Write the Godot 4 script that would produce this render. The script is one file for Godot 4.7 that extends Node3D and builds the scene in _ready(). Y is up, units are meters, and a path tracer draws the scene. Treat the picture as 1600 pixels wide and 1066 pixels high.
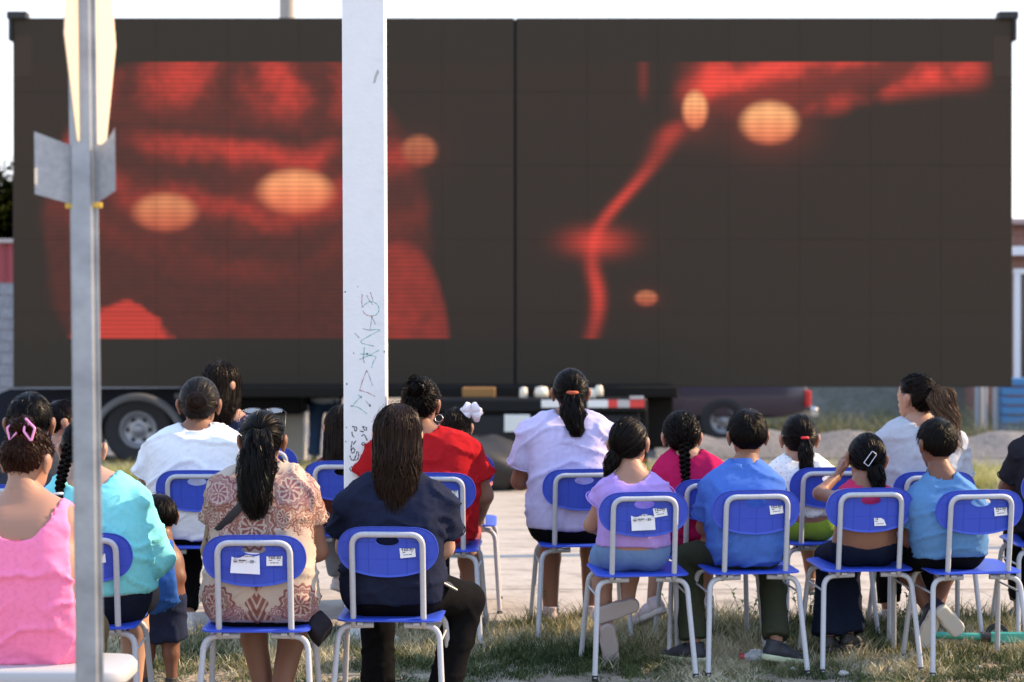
extends Node3D
# A street audience on blue school chairs watching a film on a big LED screen in late afternoon sun.

const FOC := 3600.0      # focal length in pixels of the 1600 px wide photograph
const EYE := 1.5
const HOR := 520.0

var rng := RandomNumberGenerator.new()
var fold := FastNoiseLite.new()
var drape := FastNoiseLite.new()
var names := {}
var mats := {}


# ------------------------------------------------------------------ terrain
func ground_y(d: float) -> float:
	var y := -0.005 + (clampf(d, 5.0, 12.0) - 10.05) * 0.055
	if d > 12.0:
		var t := clampf((d - 12.0) / 12.0, 0.0, 1.0)
		y = lerpf(y, -0.25, t * t * (3.0 - 2.0 * t) * 0.35 + t * 0.65)
	return y


func at(px: float, py: float, d: float) -> Vector3:
	return Vector3((px - 800.0) * d / FOC, EYE + (HOR - py) * d / FOC, -d)


# ------------------------------------------------------------------ geometry
class Geo:
	var v := PackedVector3Array()
	var n := PackedVector3Array()
	var uv := PackedVector2Array()
	var c := PackedColorArray()
	var ix := PackedInt32Array()
	var tint := Color(1, 1, 1)
	var coloured := false

	func vert(p: Vector3, nrm: Vector3, t := Vector2.ZERO) -> int:
		v.push_back(p)
		n.push_back(nrm)
		uv.push_back(t)
		if coloured:
			c.push_back(tint)
		return v.size() - 1

	func quad(a: Vector3, b: Vector3, p: Vector3, q: Vector3, nrm: Vector3) -> void:
		var k := vert(a, nrm, Vector2(0, 1))
		vert(b, nrm, Vector2(1, 1))
		vert(p, nrm, Vector2(1, 0))
		vert(q, nrm, Vector2(0, 0))
		if (p - a).cross(b - a).dot(nrm) > 0.0:
			ix.append_array(PackedInt32Array([k, k + 1, k + 2, k, k + 2, k + 3]))
		else:
			ix.append_array(PackedInt32Array([k, k + 2, k + 1, k, k + 3, k + 2]))

	func tri(a: Vector3, b: Vector3, p: Vector3, nrm: Vector3) -> void:
		var k := vert(a, nrm)
		vert(b, nrm)
		vert(p, nrm)
		if (p - a).cross(b - a).dot(nrm) > 0.0:
			ix.append_array(PackedInt32Array([k, k + 1, k + 2]))
		else:
			ix.append_array(PackedInt32Array([k, k + 2, k + 1]))

	# a box with chamfered edges
	func box(o: Vector3, s: Vector3, ch := 0.0, b := Basis()) -> void:
		var e := s * 0.5
		var r := minf(ch, minf(e.x, minf(e.y, e.z)) * 0.9)
		var ax := [Vector3.RIGHT, Vector3.UP, Vector3.BACK]
		var ev := [e.x, e.y, e.z]
		for i in 3:
			var j := (i + 1) % 3
			var k := (i + 2) % 3
			for sg in [-1.0, 1.0]:
				var m: Vector3 = ax[i] * (ev[i] * sg)
				var u: Vector3 = ax[j] * (ev[j] - r)
				var w: Vector3 = ax[k] * (ev[k] - r)
				quad(o + b * (m - u - w), o + b * (m + u - w), o + b * (m + u + w), o + b * (m - u + w), b * (ax[i] * sg))
			if r > 0.0:
				for s1 in [-1.0, 1.0]:
					for s2 in [-1.0, 1.0]:
						var p1: Vector3 = ax[j] * (ev[j] * s1) + ax[k] * ((ev[k] - r) * s2)
						var p2: Vector3 = ax[j] * ((ev[j] - r) * s1) + ax[k] * (ev[k] * s2)
						var l: Vector3 = ax[i] * (ev[i] - r)
						quad(o + b * (p1 - l), o + b * (p1 + l), o + b * (p2 + l), o + b * (p2 - l), b * (ax[j] * s1 + ax[k] * s2).normalized())
		if r > 0.0:
			for sx in [-1.0, 1.0]:
				for sy in [-1.0, 1.0]:
					for sz in [-1.0, 1.0]:
						var q := Vector3((e.x - r) * sx, (e.y - r) * sy, (e.z - r) * sz)
						tri(o + b * (q + Vector3(r * sx, 0, 0)), o + b * (q + Vector3(0, r * sy, 0)), o + b * (q + Vector3(0, 0, r * sz)), b * Vector3(sx, sy, sz).normalized())

	# round bar along points
	func tube(pts: PackedVector3Array, r: float, sides := 10, r_end := -1.0, caps := true) -> void:
		var m := pts.size()
		if r_end < 0.0:
			r_end = r
		var t0 := (pts[1] - pts[0]).normalized()
		var up := Vector3.UP if absf(t0.y) < 0.9 else Vector3.RIGHT
		var u := t0.cross(up).normalized()
		var base := v.size()
		for i in m:
			var t := (pts[mini(i + 1, m - 1)] - pts[maxi(i - 1, 0)]).normalized()
			u = (u - t * u.dot(t)).normalized()
			var w := t.cross(u)
			var rr := lerpf(r, r_end, float(i) / (m - 1))
			for k in sides:
				var an := TAU * k / sides
				var o := u * cos(an) + w * sin(an)
				vert(pts[i] + o * rr, o, Vector2(float(k) / sides, float(i) / (m - 1)))
		for i in m - 1:
			for k in sides:
				var a := base + i * sides + k
				var b := base + i * sides + (k + 1) % sides
				var p := a + sides
				var q := b + sides
				ix.append_array(PackedInt32Array([a, p, b, b, p, q]))
		if caps:
			for e in [0, m - 1]:
				var nn := -t0 if e == 0 else (pts[m - 1] - pts[m - 2]).normalized()
				var ci := vert(pts[e], nn)
				var first := v.size()
				for k in sides:
					vert(v[base + e * sides + k], nn)
				for k in sides:
					var a := first + k
					var b := first + (k + 1) % sides
					if (v[b] - v[ci]).cross(v[a] - v[ci]).dot(nn) > 0.0:
						ix.append_array(PackedInt32Array([ci, a, b]))
					else:
						ix.append_array(PackedInt32Array([ci, b, a]))

	# smooth sheet through rows of points
	func sheet(rows: Array, close := false) -> void:
		var base := v.size()
		var w: int = rows[0].size()
		var hgt := rows.size()
		for i in hgt:
			for k in w:
				vert(rows[i][k], Vector3.ZERO, Vector2(float(k) / (w - 1), float(i) / maxf(1.0, hgt - 1)))
		for i in hgt - 1:
			for k in (w if close else w - 1):
				var a := base + i * w + k
				var b := base + i * w + (k + 1) % w
				ix.append_array(PackedInt32Array([a, b, a + w, b, b + w, a + w]))
		settle(base)

	# turned profile: points (radius, height) about the y axis of xf
	func lathe(prof: PackedVector2Array, sides: int, xf := Transform3D()) -> void:
		var rows := []
		for p in prof:
			var row := PackedVector3Array()
			for k in sides:
				var an := TAU * k / sides
				row.push_back(xf * Vector3(cos(an) * p.x, p.y, sin(an) * p.x))
			rows.push_back(row)
		sheet(rows, true)

	# normals of the vertices from FROM on that have none yet
	func settle(from := 0) -> void:
		for i in range(0, ix.size(), 3):
			var a := ix[i]
			if a < from:
				continue
			var b := ix[i + 1]
			var q := ix[i + 2]
			var nn := (v[q] - v[a]).cross(v[b] - v[a])
			n[a] += nn
			n[b] += nn
			n[q] += nn
		for i in range(from, v.size()):
			n[i] = n[i].normalized() if n[i].length_squared() > 1e-20 else Vector3.UP

	func join(pv: PackedVector3Array, pi: PackedInt32Array, xf: Transform3D, pc = null) -> void:
		var base := v.size()
		for i in pv.size():
			if coloured and pc != null:
				var keep := tint
				tint = tint * pc[i]
				vert(xf * pv[i], Vector3.ZERO)
				tint = keep
			else:
				vert(xf * pv[i], Vector3.ZERO)
		var flip := xf.basis.determinant() < 0.0
		var was := ix.size()
		ix.resize(was + pi.size())
		for i in range(0, pi.size(), 3):
			ix[was + i] = pi[i] + base
			ix[was + i + 1] = pi[i + (2 if flip else 1)] + base
			ix[was + i + 2] = pi[i + (1 if flip else 2)] + base

	func mesh() -> ArrayMesh:
		var arr := []
		arr.resize(Mesh.ARRAY_MAX)
		arr[Mesh.ARRAY_VERTEX] = v
		arr[Mesh.ARRAY_NORMAL] = n
		arr[Mesh.ARRAY_TEX_UV] = uv
		if coloured:
			arr[Mesh.ARRAY_COLOR] = c
		arr[Mesh.ARRAY_INDEX] = ix
		var m := ArrayMesh.new()
		m.add_surface_from_arrays(Mesh.PRIMITIVE_TRIANGLES, arr)
		return m


# ------------------------------------------------------------------ smooth bodies: a distance field meshed as surface nets
class Field:
	var lo: Vector3
	var h: float
	var nx: int
	var ny: int
	var nz: int
	var f := PackedFloat32Array()
	var pv := PackedVector3Array()
	var pi := PackedInt32Array()

	func _init(a: Vector3, b: Vector3, cell: float) -> void:
		lo = a
		h = cell
		nx = int((b.x - a.x) / h) + 2
		ny = int((b.y - a.y) / h) + 2
		nz = int((b.z - a.z) / h) + 2
		f.resize(nx * ny * nz)
		f.fill(1.0)

	# tapered capsule; sq squeezes an axis (2 halves the thickness there); fb / fa cut the end off square
	func cap(a: Vector3, b: Vector3, ra: float, rb: float, k := 0.03, sq := Vector3.ONE, fb := false, fa := false) -> void:
		var rm := maxf(ra, rb)
		var ext := Vector3(rm, rm, rm) / sq + Vector3.ONE * (k + 2.0 * h)
		var p0 := (a.min(b) - ext - lo) / h
		var p1 := (a.max(b) + ext - lo) / h
		var x0 := maxi(0, int(p0.x))
		var x1 := mini(nx - 1, int(p1.x) + 1)
		var y0 := maxi(0, int(p0.y))
		var y1 := mini(ny - 1, int(p1.y) + 1)
		var z0 := maxi(0, int(p0.z))
		var z1 := mini(nz - 1, int(p1.z) + 1)
		var sx := sq.x
		var sy := sq.y
		var sz := sq.z
		var bx := (b.x - a.x) * sx
		var by := (b.y - a.y) * sy
		var bz := (b.z - a.z) * sz
		var l2 := bx * bx + by * by + bz * bz
		var inv := 1.0 / maxf(l2, 1e-9)
		var dr := rb - ra
		var il := sqrt(inv)
		var ax := a.x
		var ay := a.y
		var az := a.z
		for iz in range(z0, z1 + 1):
			var pz := (lo.z + iz * h - az) * sz
			for iy in range(y0, y1 + 1):
				var py := (lo.y + iy * h - ay) * sy
				var i := (iz * ny + iy) * nx + x0
				var byz := py * by + pz * bz
				var px := (lo.x + x0 * h - ax) * sx
				var step := h * sx
				for ixx in range(x0, x1 + 1):
					var tt := (px * bx + byz) * inv
					var t := clampf(tt, 0.0, 1.0)
					var qx := px - bx * t
					var qy := py - by * t
					var qz := pz - bz * t
					var d := sqrt(qx * qx + qy * qy + qz * qz) - ra - dr * t
					if fb:
						d = maxf(d, (tt - 1.0) / il)
					if fa:
						d = maxf(d, -tt / il)
					var o := f[i]
					var e := k - absf(o - d)
					if e > 0.0:
						f[i] = minf(o, d) - e * e / (4.0 * k)
					elif d < o:
						f[i] = d
					i += 1
					px += step

	# keep only what lies behind the plane through p with outward normal n
	func cut(p: Vector3, nn: Vector3) -> void:
		for iz in nz:
			for iy in ny:
				var i := (iz * ny + iy) * nx
				var w := (lo.y + iy * h - p.y) * nn.y + (lo.z + iz * h - p.z) * nn.z + (lo.x - p.x) * nn.x
				for ixx in nx:
					if w > f[i]:
						f[i] = w
					i += 1
					w += h * nn.x

	# hollow out an ellipsoid
	func carve(o: Vector3, r: Vector3) -> void:
		var m := minf(r.x, minf(r.y, r.z))
		for iz in nz:
			var qz := (lo.z + iz * h - o.z) / r.z
			if absf(qz) > 1.0:
				continue
			for iy in ny:
				var qy := (lo.y + iy * h - o.y) / r.y
				if absf(qy) > 1.0:
					continue
				var i := (iz * ny + iy) * nx
				for ixx in nx:
					var qx := (lo.x + ixx * h - o.x) / r.x
					var w := (1.0 - sqrt(qx * qx + qy * qy + qz * qz)) * m
					if w > f[i]:
						f[i] = w
					i += 1

	func build() -> void:
		var cell := PackedInt32Array()
		cell.resize(nx * ny * nz)
		cell.fill(-1)
		var act := PackedInt32Array()
		var far := 3.2 * h
		var sxy := nx * ny
		for iz in nz - 1:
			for iy in ny - 1:
				var i := (iz * ny + iy) * nx
				for ixx in nx - 1:
					var a := f[i]
					if a < far and a > -far:
						var b := f[i + 1]
						var c := f[i + nx]
						var d := f[i + nx + 1]
						var e := f[i + sxy]
						var g := f[i + sxy + 1]
						var k := f[i + sxy + nx]
						var l := f[i + sxy + nx + 1]
						var s := int(a < 0.0) + int(b < 0.0) + int(c < 0.0) + int(d < 0.0) + int(e < 0.0) + int(g < 0.0) + int(k < 0.0) + int(l < 0.0)
						if s > 0 and s < 8:
							var x := 0.0
							var y := 0.0
							var z := 0.0
							var m := 0
							if (a < 0.0) != (b < 0.0):
								x += a / (a - b); m += 1
							if (c < 0.0) != (d < 0.0):
								x += c / (c - d); y += 1.0; m += 1
							if (e < 0.0) != (g < 0.0):
								x += e / (e - g); z += 1.0; m += 1
							if (k < 0.0) != (l < 0.0):
								x += k / (k - l); y += 1.0; z += 1.0; m += 1
							if (a < 0.0) != (c < 0.0):
								y += a / (a - c); m += 1
							if (b < 0.0) != (d < 0.0):
								y += b / (b - d); x += 1.0; m += 1
							if (e < 0.0) != (k < 0.0):
								y += e / (e - k); z += 1.0; m += 1
							if (g < 0.0) != (l < 0.0):
								y += g / (g - l); x += 1.0; z += 1.0; m += 1
							if (a < 0.0) != (e < 0.0):
								z += a / (a - e); m += 1
							if (b < 0.0) != (g < 0.0):
								z += b / (b - g); x += 1.0; m += 1
							if (c < 0.0) != (k < 0.0):
								z += c / (c - k); y += 1.0; m += 1
							if (d < 0.0) != (l < 0.0):
								z += d / (d - l); x += 1.0; y += 1.0; m += 1
							cell[i] = pv.size()
							act.push_back(i)
							pv.push_back(lo + Vector3(ixx + x / m, iy + y / m, iz + z / m) * h)
					i += 1
		for i in act:
			var inside := f[i] < 0.0
			if inside != (f[i + 1] < 0.0):
				face(cell[i - nx - sxy], cell[i - sxy], cell[i], cell[i - nx], inside)
			if inside != (f[i + nx] < 0.0):
				face(cell[i - 1 - sxy], cell[i - 1], cell[i], cell[i - sxy], inside)
			if inside != (f[i + sxy] < 0.0):
				face(cell[i - 1 - nx], cell[i - nx], cell[i], cell[i - 1], inside)

	func face(a: int, b: int, c: int, d: int, inside: bool) -> void:
		if a < 0 or b < 0 or c < 0 or d < 0:
			return
		if inside:
			pi.append_array(PackedInt32Array([a, c, b, a, d, c]))
		else:
			pi.append_array(PackedInt32Array([a, b, c, a, c, d]))

	func normals() -> PackedVector3Array:
		var n := PackedVector3Array()
		n.resize(pv.size())
		for i in range(0, pi.size(), 3):
			var nn := (pv[pi[i + 2]] - pv[pi[i]]).cross(pv[pi[i + 1]] - pv[pi[i]])
			n[pi[i]] += nn
			n[pi[i + 1]] += nn
			n[pi[i + 2]] += nn
		for i in n.size():
			n[i] = n[i].normalized()
		return n

	# cloth folds: real relief along the surface
	func crease(noise: FastNoiseLite, amp: float, fr: Vector3, off: Vector3, y_off := 99.0) -> void:
		var n := normals()
		for i in pv.size():
			var p := pv[i]
			var a := maxf(0.0, 1.0 - absf(noise.get_noise_3d(p.x * fr.x + off.x, p.y * fr.y + absf(p.x) * fr.x * 0.9 + off.y, p.z * fr.z + off.z)) * 3.6)
			var b := noise.get_noise_3d(p.x * 120.0 + off.y, p.y * 150.0 + off.z, p.z * 120.0 + off.x)
			pv[i] = p + n[i] * (amp * (a * a * 1.1 - 0.12 + b * 0.22) * clampf((y_off - p.y) / 0.06, 0.0, 1.0))


# ------------------------------------------------------------------ nodes
func named(called: String) -> String:
	var k: int = names.get(called, 0)
	names[called] = k + 1
	return called if k == 0 else "%s_%03d" % [called, k]


func thing(called: String, label: String, category: String, where := Vector3.ZERO, turn := 0.0, group := "") -> Node3D:
	var o := Node3D.new()
	o.name = named(called)
	add_child(o)
	o.position = where
	o.rotation.y = turn
	tag(o, label, category, group)
	return o


func tag(o: Node, label: String, category: String, group := "") -> void:
	o.set_meta("label", label)
	o.set_meta("category", category)
	if group:
		o.set_meta("group", group)


func part(called: String, g, m: Material, parent: Node, label := "") -> MeshInstance3D:
	var o := MeshInstance3D.new()
	o.name = called
	o.mesh = g.mesh() if g is Geo else g
	o.material_override = m
	o.cast_shadow = GeometryInstance3D.SHADOW_CASTING_SETTING_ON
	parent.add_child(o, true)
	if label:
		o.set_meta("label", label)
	return o


func solo(called: String, g, m: Material, label: String, category: String, group := "") -> MeshInstance3D:
	var o := part(named(called), g, m, self)
	tag(o, label, category, group)
	return o


func structure(called: String, g, m: Material, label: String) -> MeshInstance3D:
	var o := part(named(called), g, m, self)
	o.set_meta("kind", "structure")
	o.set_meta("label", label)
	return o


# ------------------------------------------------------------------ materials
func lin(r: float, g: float, b: float) -> Color:
	return Color(r, g, b).linear_to_srgb()


func mat(key: String, c: Color, rough := 0.7, metal := 0.0, spec := 0.5) -> StandardMaterial3D:
	if mats.has(key):
		return mats[key]
	var m := StandardMaterial3D.new()
	m.resource_name = key
	m.albedo_color = c
	m.roughness = rough
	m.metallic = metal
	m.metallic_specular = spec
	mats[key] = m
	return m


func noise_tex(seed_: int, freq: float, oct: int, ramp: Array, size := 256, normal := 0.0) -> NoiseTexture2D:
	var nz := FastNoiseLite.new()
	nz.seed = seed_
	nz.frequency = freq
	nz.noise_type = FastNoiseLite.TYPE_SIMPLEX_SMOOTH
	nz.fractal_octaves = oct
	var t := NoiseTexture2D.new()
	t.width = size
	t.height = size
	t.seamless = true
	t.noise = nz
	if normal > 0.0:
		t.as_normal_map = true
		t.bump_strength = normal
	elif ramp.size() > 0:
		var gr := Gradient.new()
		var of := PackedFloat32Array()
		var co := PackedColorArray()
		for r in ramp:
			of.push_back(r[0])
			co.push_back(r[1])
		gr.offsets = of
		gr.colors = co
		t.color_ramp = gr
	return t


# plain surface with noise in the colour and fine relief
func grainy(key: String, ramp: Array, freq: float, scale: float, rough: float, bump := 0.0, world := true, metal := 0.0, bump_freq := 0.08) -> StandardMaterial3D:
	if mats.has(key):
		return mats[key]
	var m := mat(key, Color.WHITE, rough, metal)
	m.albedo_texture = noise_tex(hash(key) % 1000, freq, 5, ramp)
	m.uv1_triplanar = true
	m.uv1_world_triplanar = world
	m.uv1_scale = Vector3.ONE * scale
	if bump > 0.0:
		m.normal_enabled = true
		m.normal_texture = shared_bump(bump_freq)
		m.normal_scale = bump
	return m


var bumps := {}
func shared_bump(freq: float) -> NoiseTexture2D:
	if not bumps.has(freq):
		bumps[freq] = noise_tex(77, freq, 4, [], 256, 6.0)
	return bumps[freq]


func cloth(key: String, c: Color, rough := 0.9) -> StandardMaterial3D:
	if mats.has(key):
		return mats[key]
	var m := mat(key, Color.WHITE, rough, 0.0, 0.15)
	m.albedo_texture = noise_tex(hash(key) % 997, 0.03, 4, [[0.0, c.darkened(0.05)], [0.5, c], [1.0, c.lightened(0.025)]], 128)
	m.uv1_triplanar = true
	m.uv1_scale = Vector3.ONE * 9.0
	m.normal_enabled = true
	m.normal_texture = shared_bump(0.2)
	m.normal_scale = 0.16
	return m


# ------------------------------------------------------------------ school chair
const SEAT := 0.455
const TOP := 0.818

func panel_z(x: float, y: float) -> float:
	return 0.188 - 0.42 * x * x + (y - 0.7) * 0.13


func smooth_outline(pts: PackedVector2Array, times := 2) -> PackedVector2Array:
	for t in times:
		var o := PackedVector2Array()
		for i in pts.size():
			var a := pts[i]
			var b := pts[(i + 1) % pts.size()]
			o.push_back(a.lerp(b, 0.25))
			o.push_back(a.lerp(b, 0.75))
		pts = o
	return pts


func ray_to(outline: PackedVector2Array, from: Vector2, dir: Vector2) -> Vector2:
	for i in outline.size():
		var q = Geometry2D.segment_intersects_segment(from, from + dir * 2.0, outline[i], outline[(i + 1) % outline.size()])
		if q != null:
			return q
	return from


func path_round(pts: PackedVector3Array, r: float, n := 6) -> PackedVector3Array:
	var o := PackedVector3Array([pts[0]])
	for i in range(1, pts.size() - 1):
		var a := (pts[i - 1] - pts[i])
		var b := (pts[i + 1] - pts[i])
		var rr := minf(r, minf(a.length(), b.length()) * 0.48)
		var p := pts[i] + a.normalized() * rr
		var q := pts[i] + b.normalized() * rr
		for k in n + 1:
			var t := float(k) / n
			o.push_back(p.lerp(pts[i], t).lerp(pts[i].lerp(q, t), t))
	o.push_back(pts[pts.size() - 1])
	return o


var chair_proto: Node3D
func make_chair() -> Node3D:
	var root := Node3D.new()
	var blue := mat("chair_blue_plastic", lin(0.030, 0.075, 0.52), 0.42)
	blue.normal_enabled = true
	blue.normal_texture = shared_bump(0.2)
	blue.normal_scale = 0.06
	blue.uv1_triplanar = true
	blue.uv1_scale = Vector3.ONE * 6.0
	var grey := grainy("chair_grey_paint", [[0.0, lin(0.40, 0.42, 0.45)], [0.75, lin(0.47, 0.48, 0.51)], [0.93, lin(0.44, 0.45, 0.47)], [1.0, lin(0.26, 0.25, 0.24)]], 0.05, 5.0, 0.38, 0.05, false)
	var dark := mat("chair_foot_rubber", lin(0.02, 0.02, 0.022), 0.8)
	# backrest
	var half := [[0.0, 0.0], [0.07, 0.001], [0.125, 0.003], [0.165, 0.018], [0.19, 0.05], [0.198, 0.09], [0.194, 0.12], [0.18, 0.15], [0.155, 0.172], [0.115, 0.186], [0.06, 0.198], [0.0, 0.202]]
	var out := PackedVector2Array()
	for p in half:
		out.push_back(Vector2(p[0], TOP - p[1]))
	for i in range(half.size() - 2, 0, -1):
		out.push_back(Vector2(-half[i][0], TOP - half[i][1]))
	out = smooth_outline(out)
	var hc := Vector2(0, TOP - 0.056)
	var hr := Vector2(0.045, 0.0195)
	var g := Geo.new()
	var na := 72
	var back := []
	var front := []
	for r in 9:
		var t: float = [0.0, 0.04, 0.25, 0.5, 0.75, 0.92, 0.955, 0.97, 1.0][r]
		var rb := PackedVector3Array()
		var rf := PackedVector3Array()
		for k in na:
			var an := TAU * k / na
			var dir := Vector2(cos(an), sin(an))
			var p := (hc + Vector2(dir.x * hr.x, dir.y * hr.y)).lerp(ray_to(out, hc, Vector2(dir.x * 2.0, dir.y).normalized()), t)
			var lift := 0.0035 if r >= 7 or r == 0 else 0.0
			rb.push_back(Vector3(p.x, p.y, panel_z(p.x, p.y) + lift))
			rf.push_back(Vector3(p.x, p.y, panel_z(p.x, p.y) - 0.006))
		back.push_back(rb)
		front.push_back(rf)
	g.sheet(back, true)
	g.sheet(front, true)
	g.sheet([back[8], front[8]], true)
	g.sheet([back[0], front[0]], true)
	for x in [-0.148, -0.074, 0.0, 0.074, 0.148]:
		var run := PackedVector3Array()
		for i in 40:
			var y: float = TOP - 0.004 - i * 0.005
			var p := Vector2(x, y)
			var in_hole := pow((x - hc.x) / (hr.x + 0.004), 2) + pow((y - hc.y) / (hr.y + 0.004), 2) < 1.0
			if Geometry2D.is_point_in_polygon(p, out) and not in_hole:
				run.push_back(Vector3(x, y, panel_z(x, y)))
			elif run.size() > 2:
				g.tube(run, 0.0016, 5)
				run = PackedVector3Array()
		if run.size() > 2:
			g.tube(run, 0.0016, 5)
	for v in [0.062, 0.128]:
		var run := PackedVector3Array()
		for i in 41:
			var x := -0.2 + i * 0.01
			var y: float = TOP - v
			var in_hole := pow((x - hc.x) / (hr.x + 0.004), 2) + pow((y - hc.y) / (hr.y + 0.004), 2) < 1.0
			if Geometry2D.is_point_in_polygon(Vector2(x, y), out) and not in_hole:
				run.push_back(Vector3(x, y, panel_z(x, y)))
			elif run.size() > 2:
				g.tube(run, 0.0016, 5)
				run = PackedVector3Array()
		if run.size() > 2:
			g.tube(run, 0.0016, 5)
	part("backrest", g, blue, root)
	# seat
	g = Geo.new()
	var so := smooth_outline(PackedVector2Array([Vector2(-0.205, -0.2), Vector2(0.205, -0.2), Vector2(0.205, 0.18), Vector2(-0.205, 0.18)]), 0)
	var ro := PackedVector2Array()
	for k in 4:
		var cx: float = [0.155, -0.155, -0.155, 0.155][k]
		var cz: float = [0.135, 0.135, -0.15, -0.15][k]
		for j in 7:
			var an := PI / 2 * k + PI / 2 * j / 6.0
			ro.push_back(Vector2(cx + cos(an) * 0.05, cz + sin(an) * 0.05))
	var tp := []
	var bt := []
	for t in [0.02, 0.3, 0.6, 0.85, 0.95, 1.0]:
		var rt := PackedVector3Array()
		var rb := PackedVector3Array()
		for p in ro:
			var q: Vector2 = p * t
			var dish: float = -0.010 * (1.0 - t * t) - (0.006 if t == 1.0 else 0.0)
			rt.push_back(Vector3(q.x, SEAT + dish, q.y))
			rb.push_back(Vector3(q.x, SEAT + dish - (0.006 if t == 1.0 else 0.009), q.y))
		tp.push_back(rt)
		bt.push_back(rb)
	g.sheet(tp, true)
	g.sheet(bt, true)
	g.sheet([tp[5], bt[5]], true)
	part("seat", g, blue, root)
	# bent tube that carries the backrest
	g = Geo.new()
	var ty := TOP - 0.03
	var zt := 0.0155
	var up := PackedVector3Array([
		Vector3(-0.137, SEAT - 0.036, 0.03), Vector3(-0.137, SEAT - 0.04, panel_z(0.137, SEAT) + zt), Vector3(-0.137, ty, panel_z(0.137, ty) + zt),
		Vector3(0.137, ty, panel_z(0.137, ty) + zt), Vector3(0.137, SEAT - 0.04, panel_z(0.137, SEAT) + zt), Vector3(0.137, SEAT - 0.036, 0.03)])
	# the top bar bows back with the panel
	var pr := path_round(up, 0.05, 7)
	var bow := PackedVector3Array()
	for p in pr:
		bow.push_back(p)
	g.tube(bow, 0.0118, 12)
	part("back_tube", g, grey, root)
	for sx in [-1.0, 1.0]:
		for fr in [false, true]:
			g = Geo.new()
			var zf := -0.21 if fr else 0.24
			var zu := -0.13 if fr else 0.145
			var leg := path_round(PackedVector3Array([Vector3(sx * 0.222, 0.012, zf), Vector3(sx * 0.196, SEAT - 0.034, zu), Vector3(sx * 0.06, SEAT - 0.030, zu)]), 0.055, 7)
			g.tube(leg, 0.0118, 12)
			var lg := part("leg", g, grey, root)
			g = Geo.new()
			g.tube(PackedVector3Array([Vector3(sx * 0.2225, 0.0, zf), Vector3(sx * 0.2213, 0.024, zf + (0.004 if fr else -0.004))]), 0.0135, 12)
			part("foot_cap", g, dark, lg)
		g = Geo.new()
		g.tube(PackedVector3Array([Vector3(sx * 0.2, SEAT - 0.10, -0.145), Vector3(sx * 0.2, SEAT - 0.10, 0.16)]), 0.005, 8)
		part("side_brace", g, grey, root)
		g = Geo.new()
		g.box(Vector3(sx * 0.11, SEAT - 0.022, 0.01), Vector3(0.024, 0.012, 0.33), 0.002)
		part("seat_rail", g, grey, root)
	return root


var font: SystemFont
func lettering(text: String, height: float, parent: Node, where: Vector3, m: Material, turn := Basis(), bold := false) -> MeshInstance3D:
	if font == null:
		font = SystemFont.new()
		font.font_names = PackedStringArray(["Droid Sans"])
		font.font_weight = 700
	var t := TextMesh.new()
	t.text = text
	t.font = font
	t.font_size = 32
	t.pixel_size = height / 23.0
	t.depth = 0.0006
	var o := part("lettering", t, m, parent)
	o.position = where
	o.basis = turn
	if bold:
		o.scale = Vector3(1.12, 1, 1)
	return o


# a small white inventory sticker "16230"
func sticker(root: Node3D, x: float, v: float, tilt: float, torn := false) -> void:
	var white := mat("sticker_white", lin(0.78, 0.78, 0.78), 0.5)
	var ink := mat("sticker_ink", lin(0.02, 0.02, 0.03), 0.6)
	var y := TOP - v
	var slope := -0.84 * x
	var b := Basis(Vector3.UP, atan(-slope)) * Basis(Vector3.RIGHT, -0.13) * Basis(Vector3.BACK, tilt)
	var o := Node3D.new()
	o.name = "inventory_sticker"
	root.add_child(o, true)
	o.position = Vector3(x, y, panel_z(x, y) + 0.0028)
	o.basis = b
	var g := Geo.new()
	var pts := PackedVector2Array([Vector2(-0.030, -0.021), Vector2(0.030, -0.021), Vector2(0.030, 0.021), Vector2(-0.030, 0.021)])
	if torn:
		pts = PackedVector2Array([Vector2(-0.027, -0.021), Vector2(0.027, -0.021), Vector2(0.018, 0.004), Vector2(-0.008, 0.021), Vector2(-0.027, 0.021)])
	var tr := Geometry2D.triangulate_polygon(pts)
	for i in range(0, tr.size(), 3):
		for z in [0.0, 0.0006]:
			var q := [pts[tr[i]], pts[tr[i + 1]], pts[tr[i + 2]]]
			g.tri(Vector3(q[0].x, q[0].y, z), Vector3(q[1].x, q[1].y, z), Vector3(q[2].x, q[2].y, z), Vector3.BACK if z > 0.0 else Vector3.FORWARD)
	part("paper", g, white, o)
	if torn:
		lettering("16", 0.010, o, Vector3(-0.016, 0.009, 0.001), ink)
	else:
		lettering("16230", 0.0115, o, Vector3(0, 0.010, 0.001), ink, Basis(), true)
	g = Geo.new()
	if torn:
		g.box(Vector3(-0.018, -0.001, 0.001), Vector3(0.011, 0.0028, 0.0004))
		g.box(Vector3(-0.002, -0.012, 0.001), Vector3(0.034, 0.0022, 0.0004))
	else:
		g.box(Vector3(-0.0145, -0.0005, 0.001), Vector3(0.012, 0.0026, 0.0004))
		g.box(Vector3(0.016, -0.0005, 0.001), Vector3(0.006, 0.0026, 0.0004))
		for q in [[-0.013, 0.009], [-0.002, 0.011], [0.011, 0.010]]:
			g.box(Vector3(q[0], -0.0100, 0.001), Vector3(q[1], 0.0026, 0.0004))
	part("printed_lines", g, ink, o)


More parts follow.
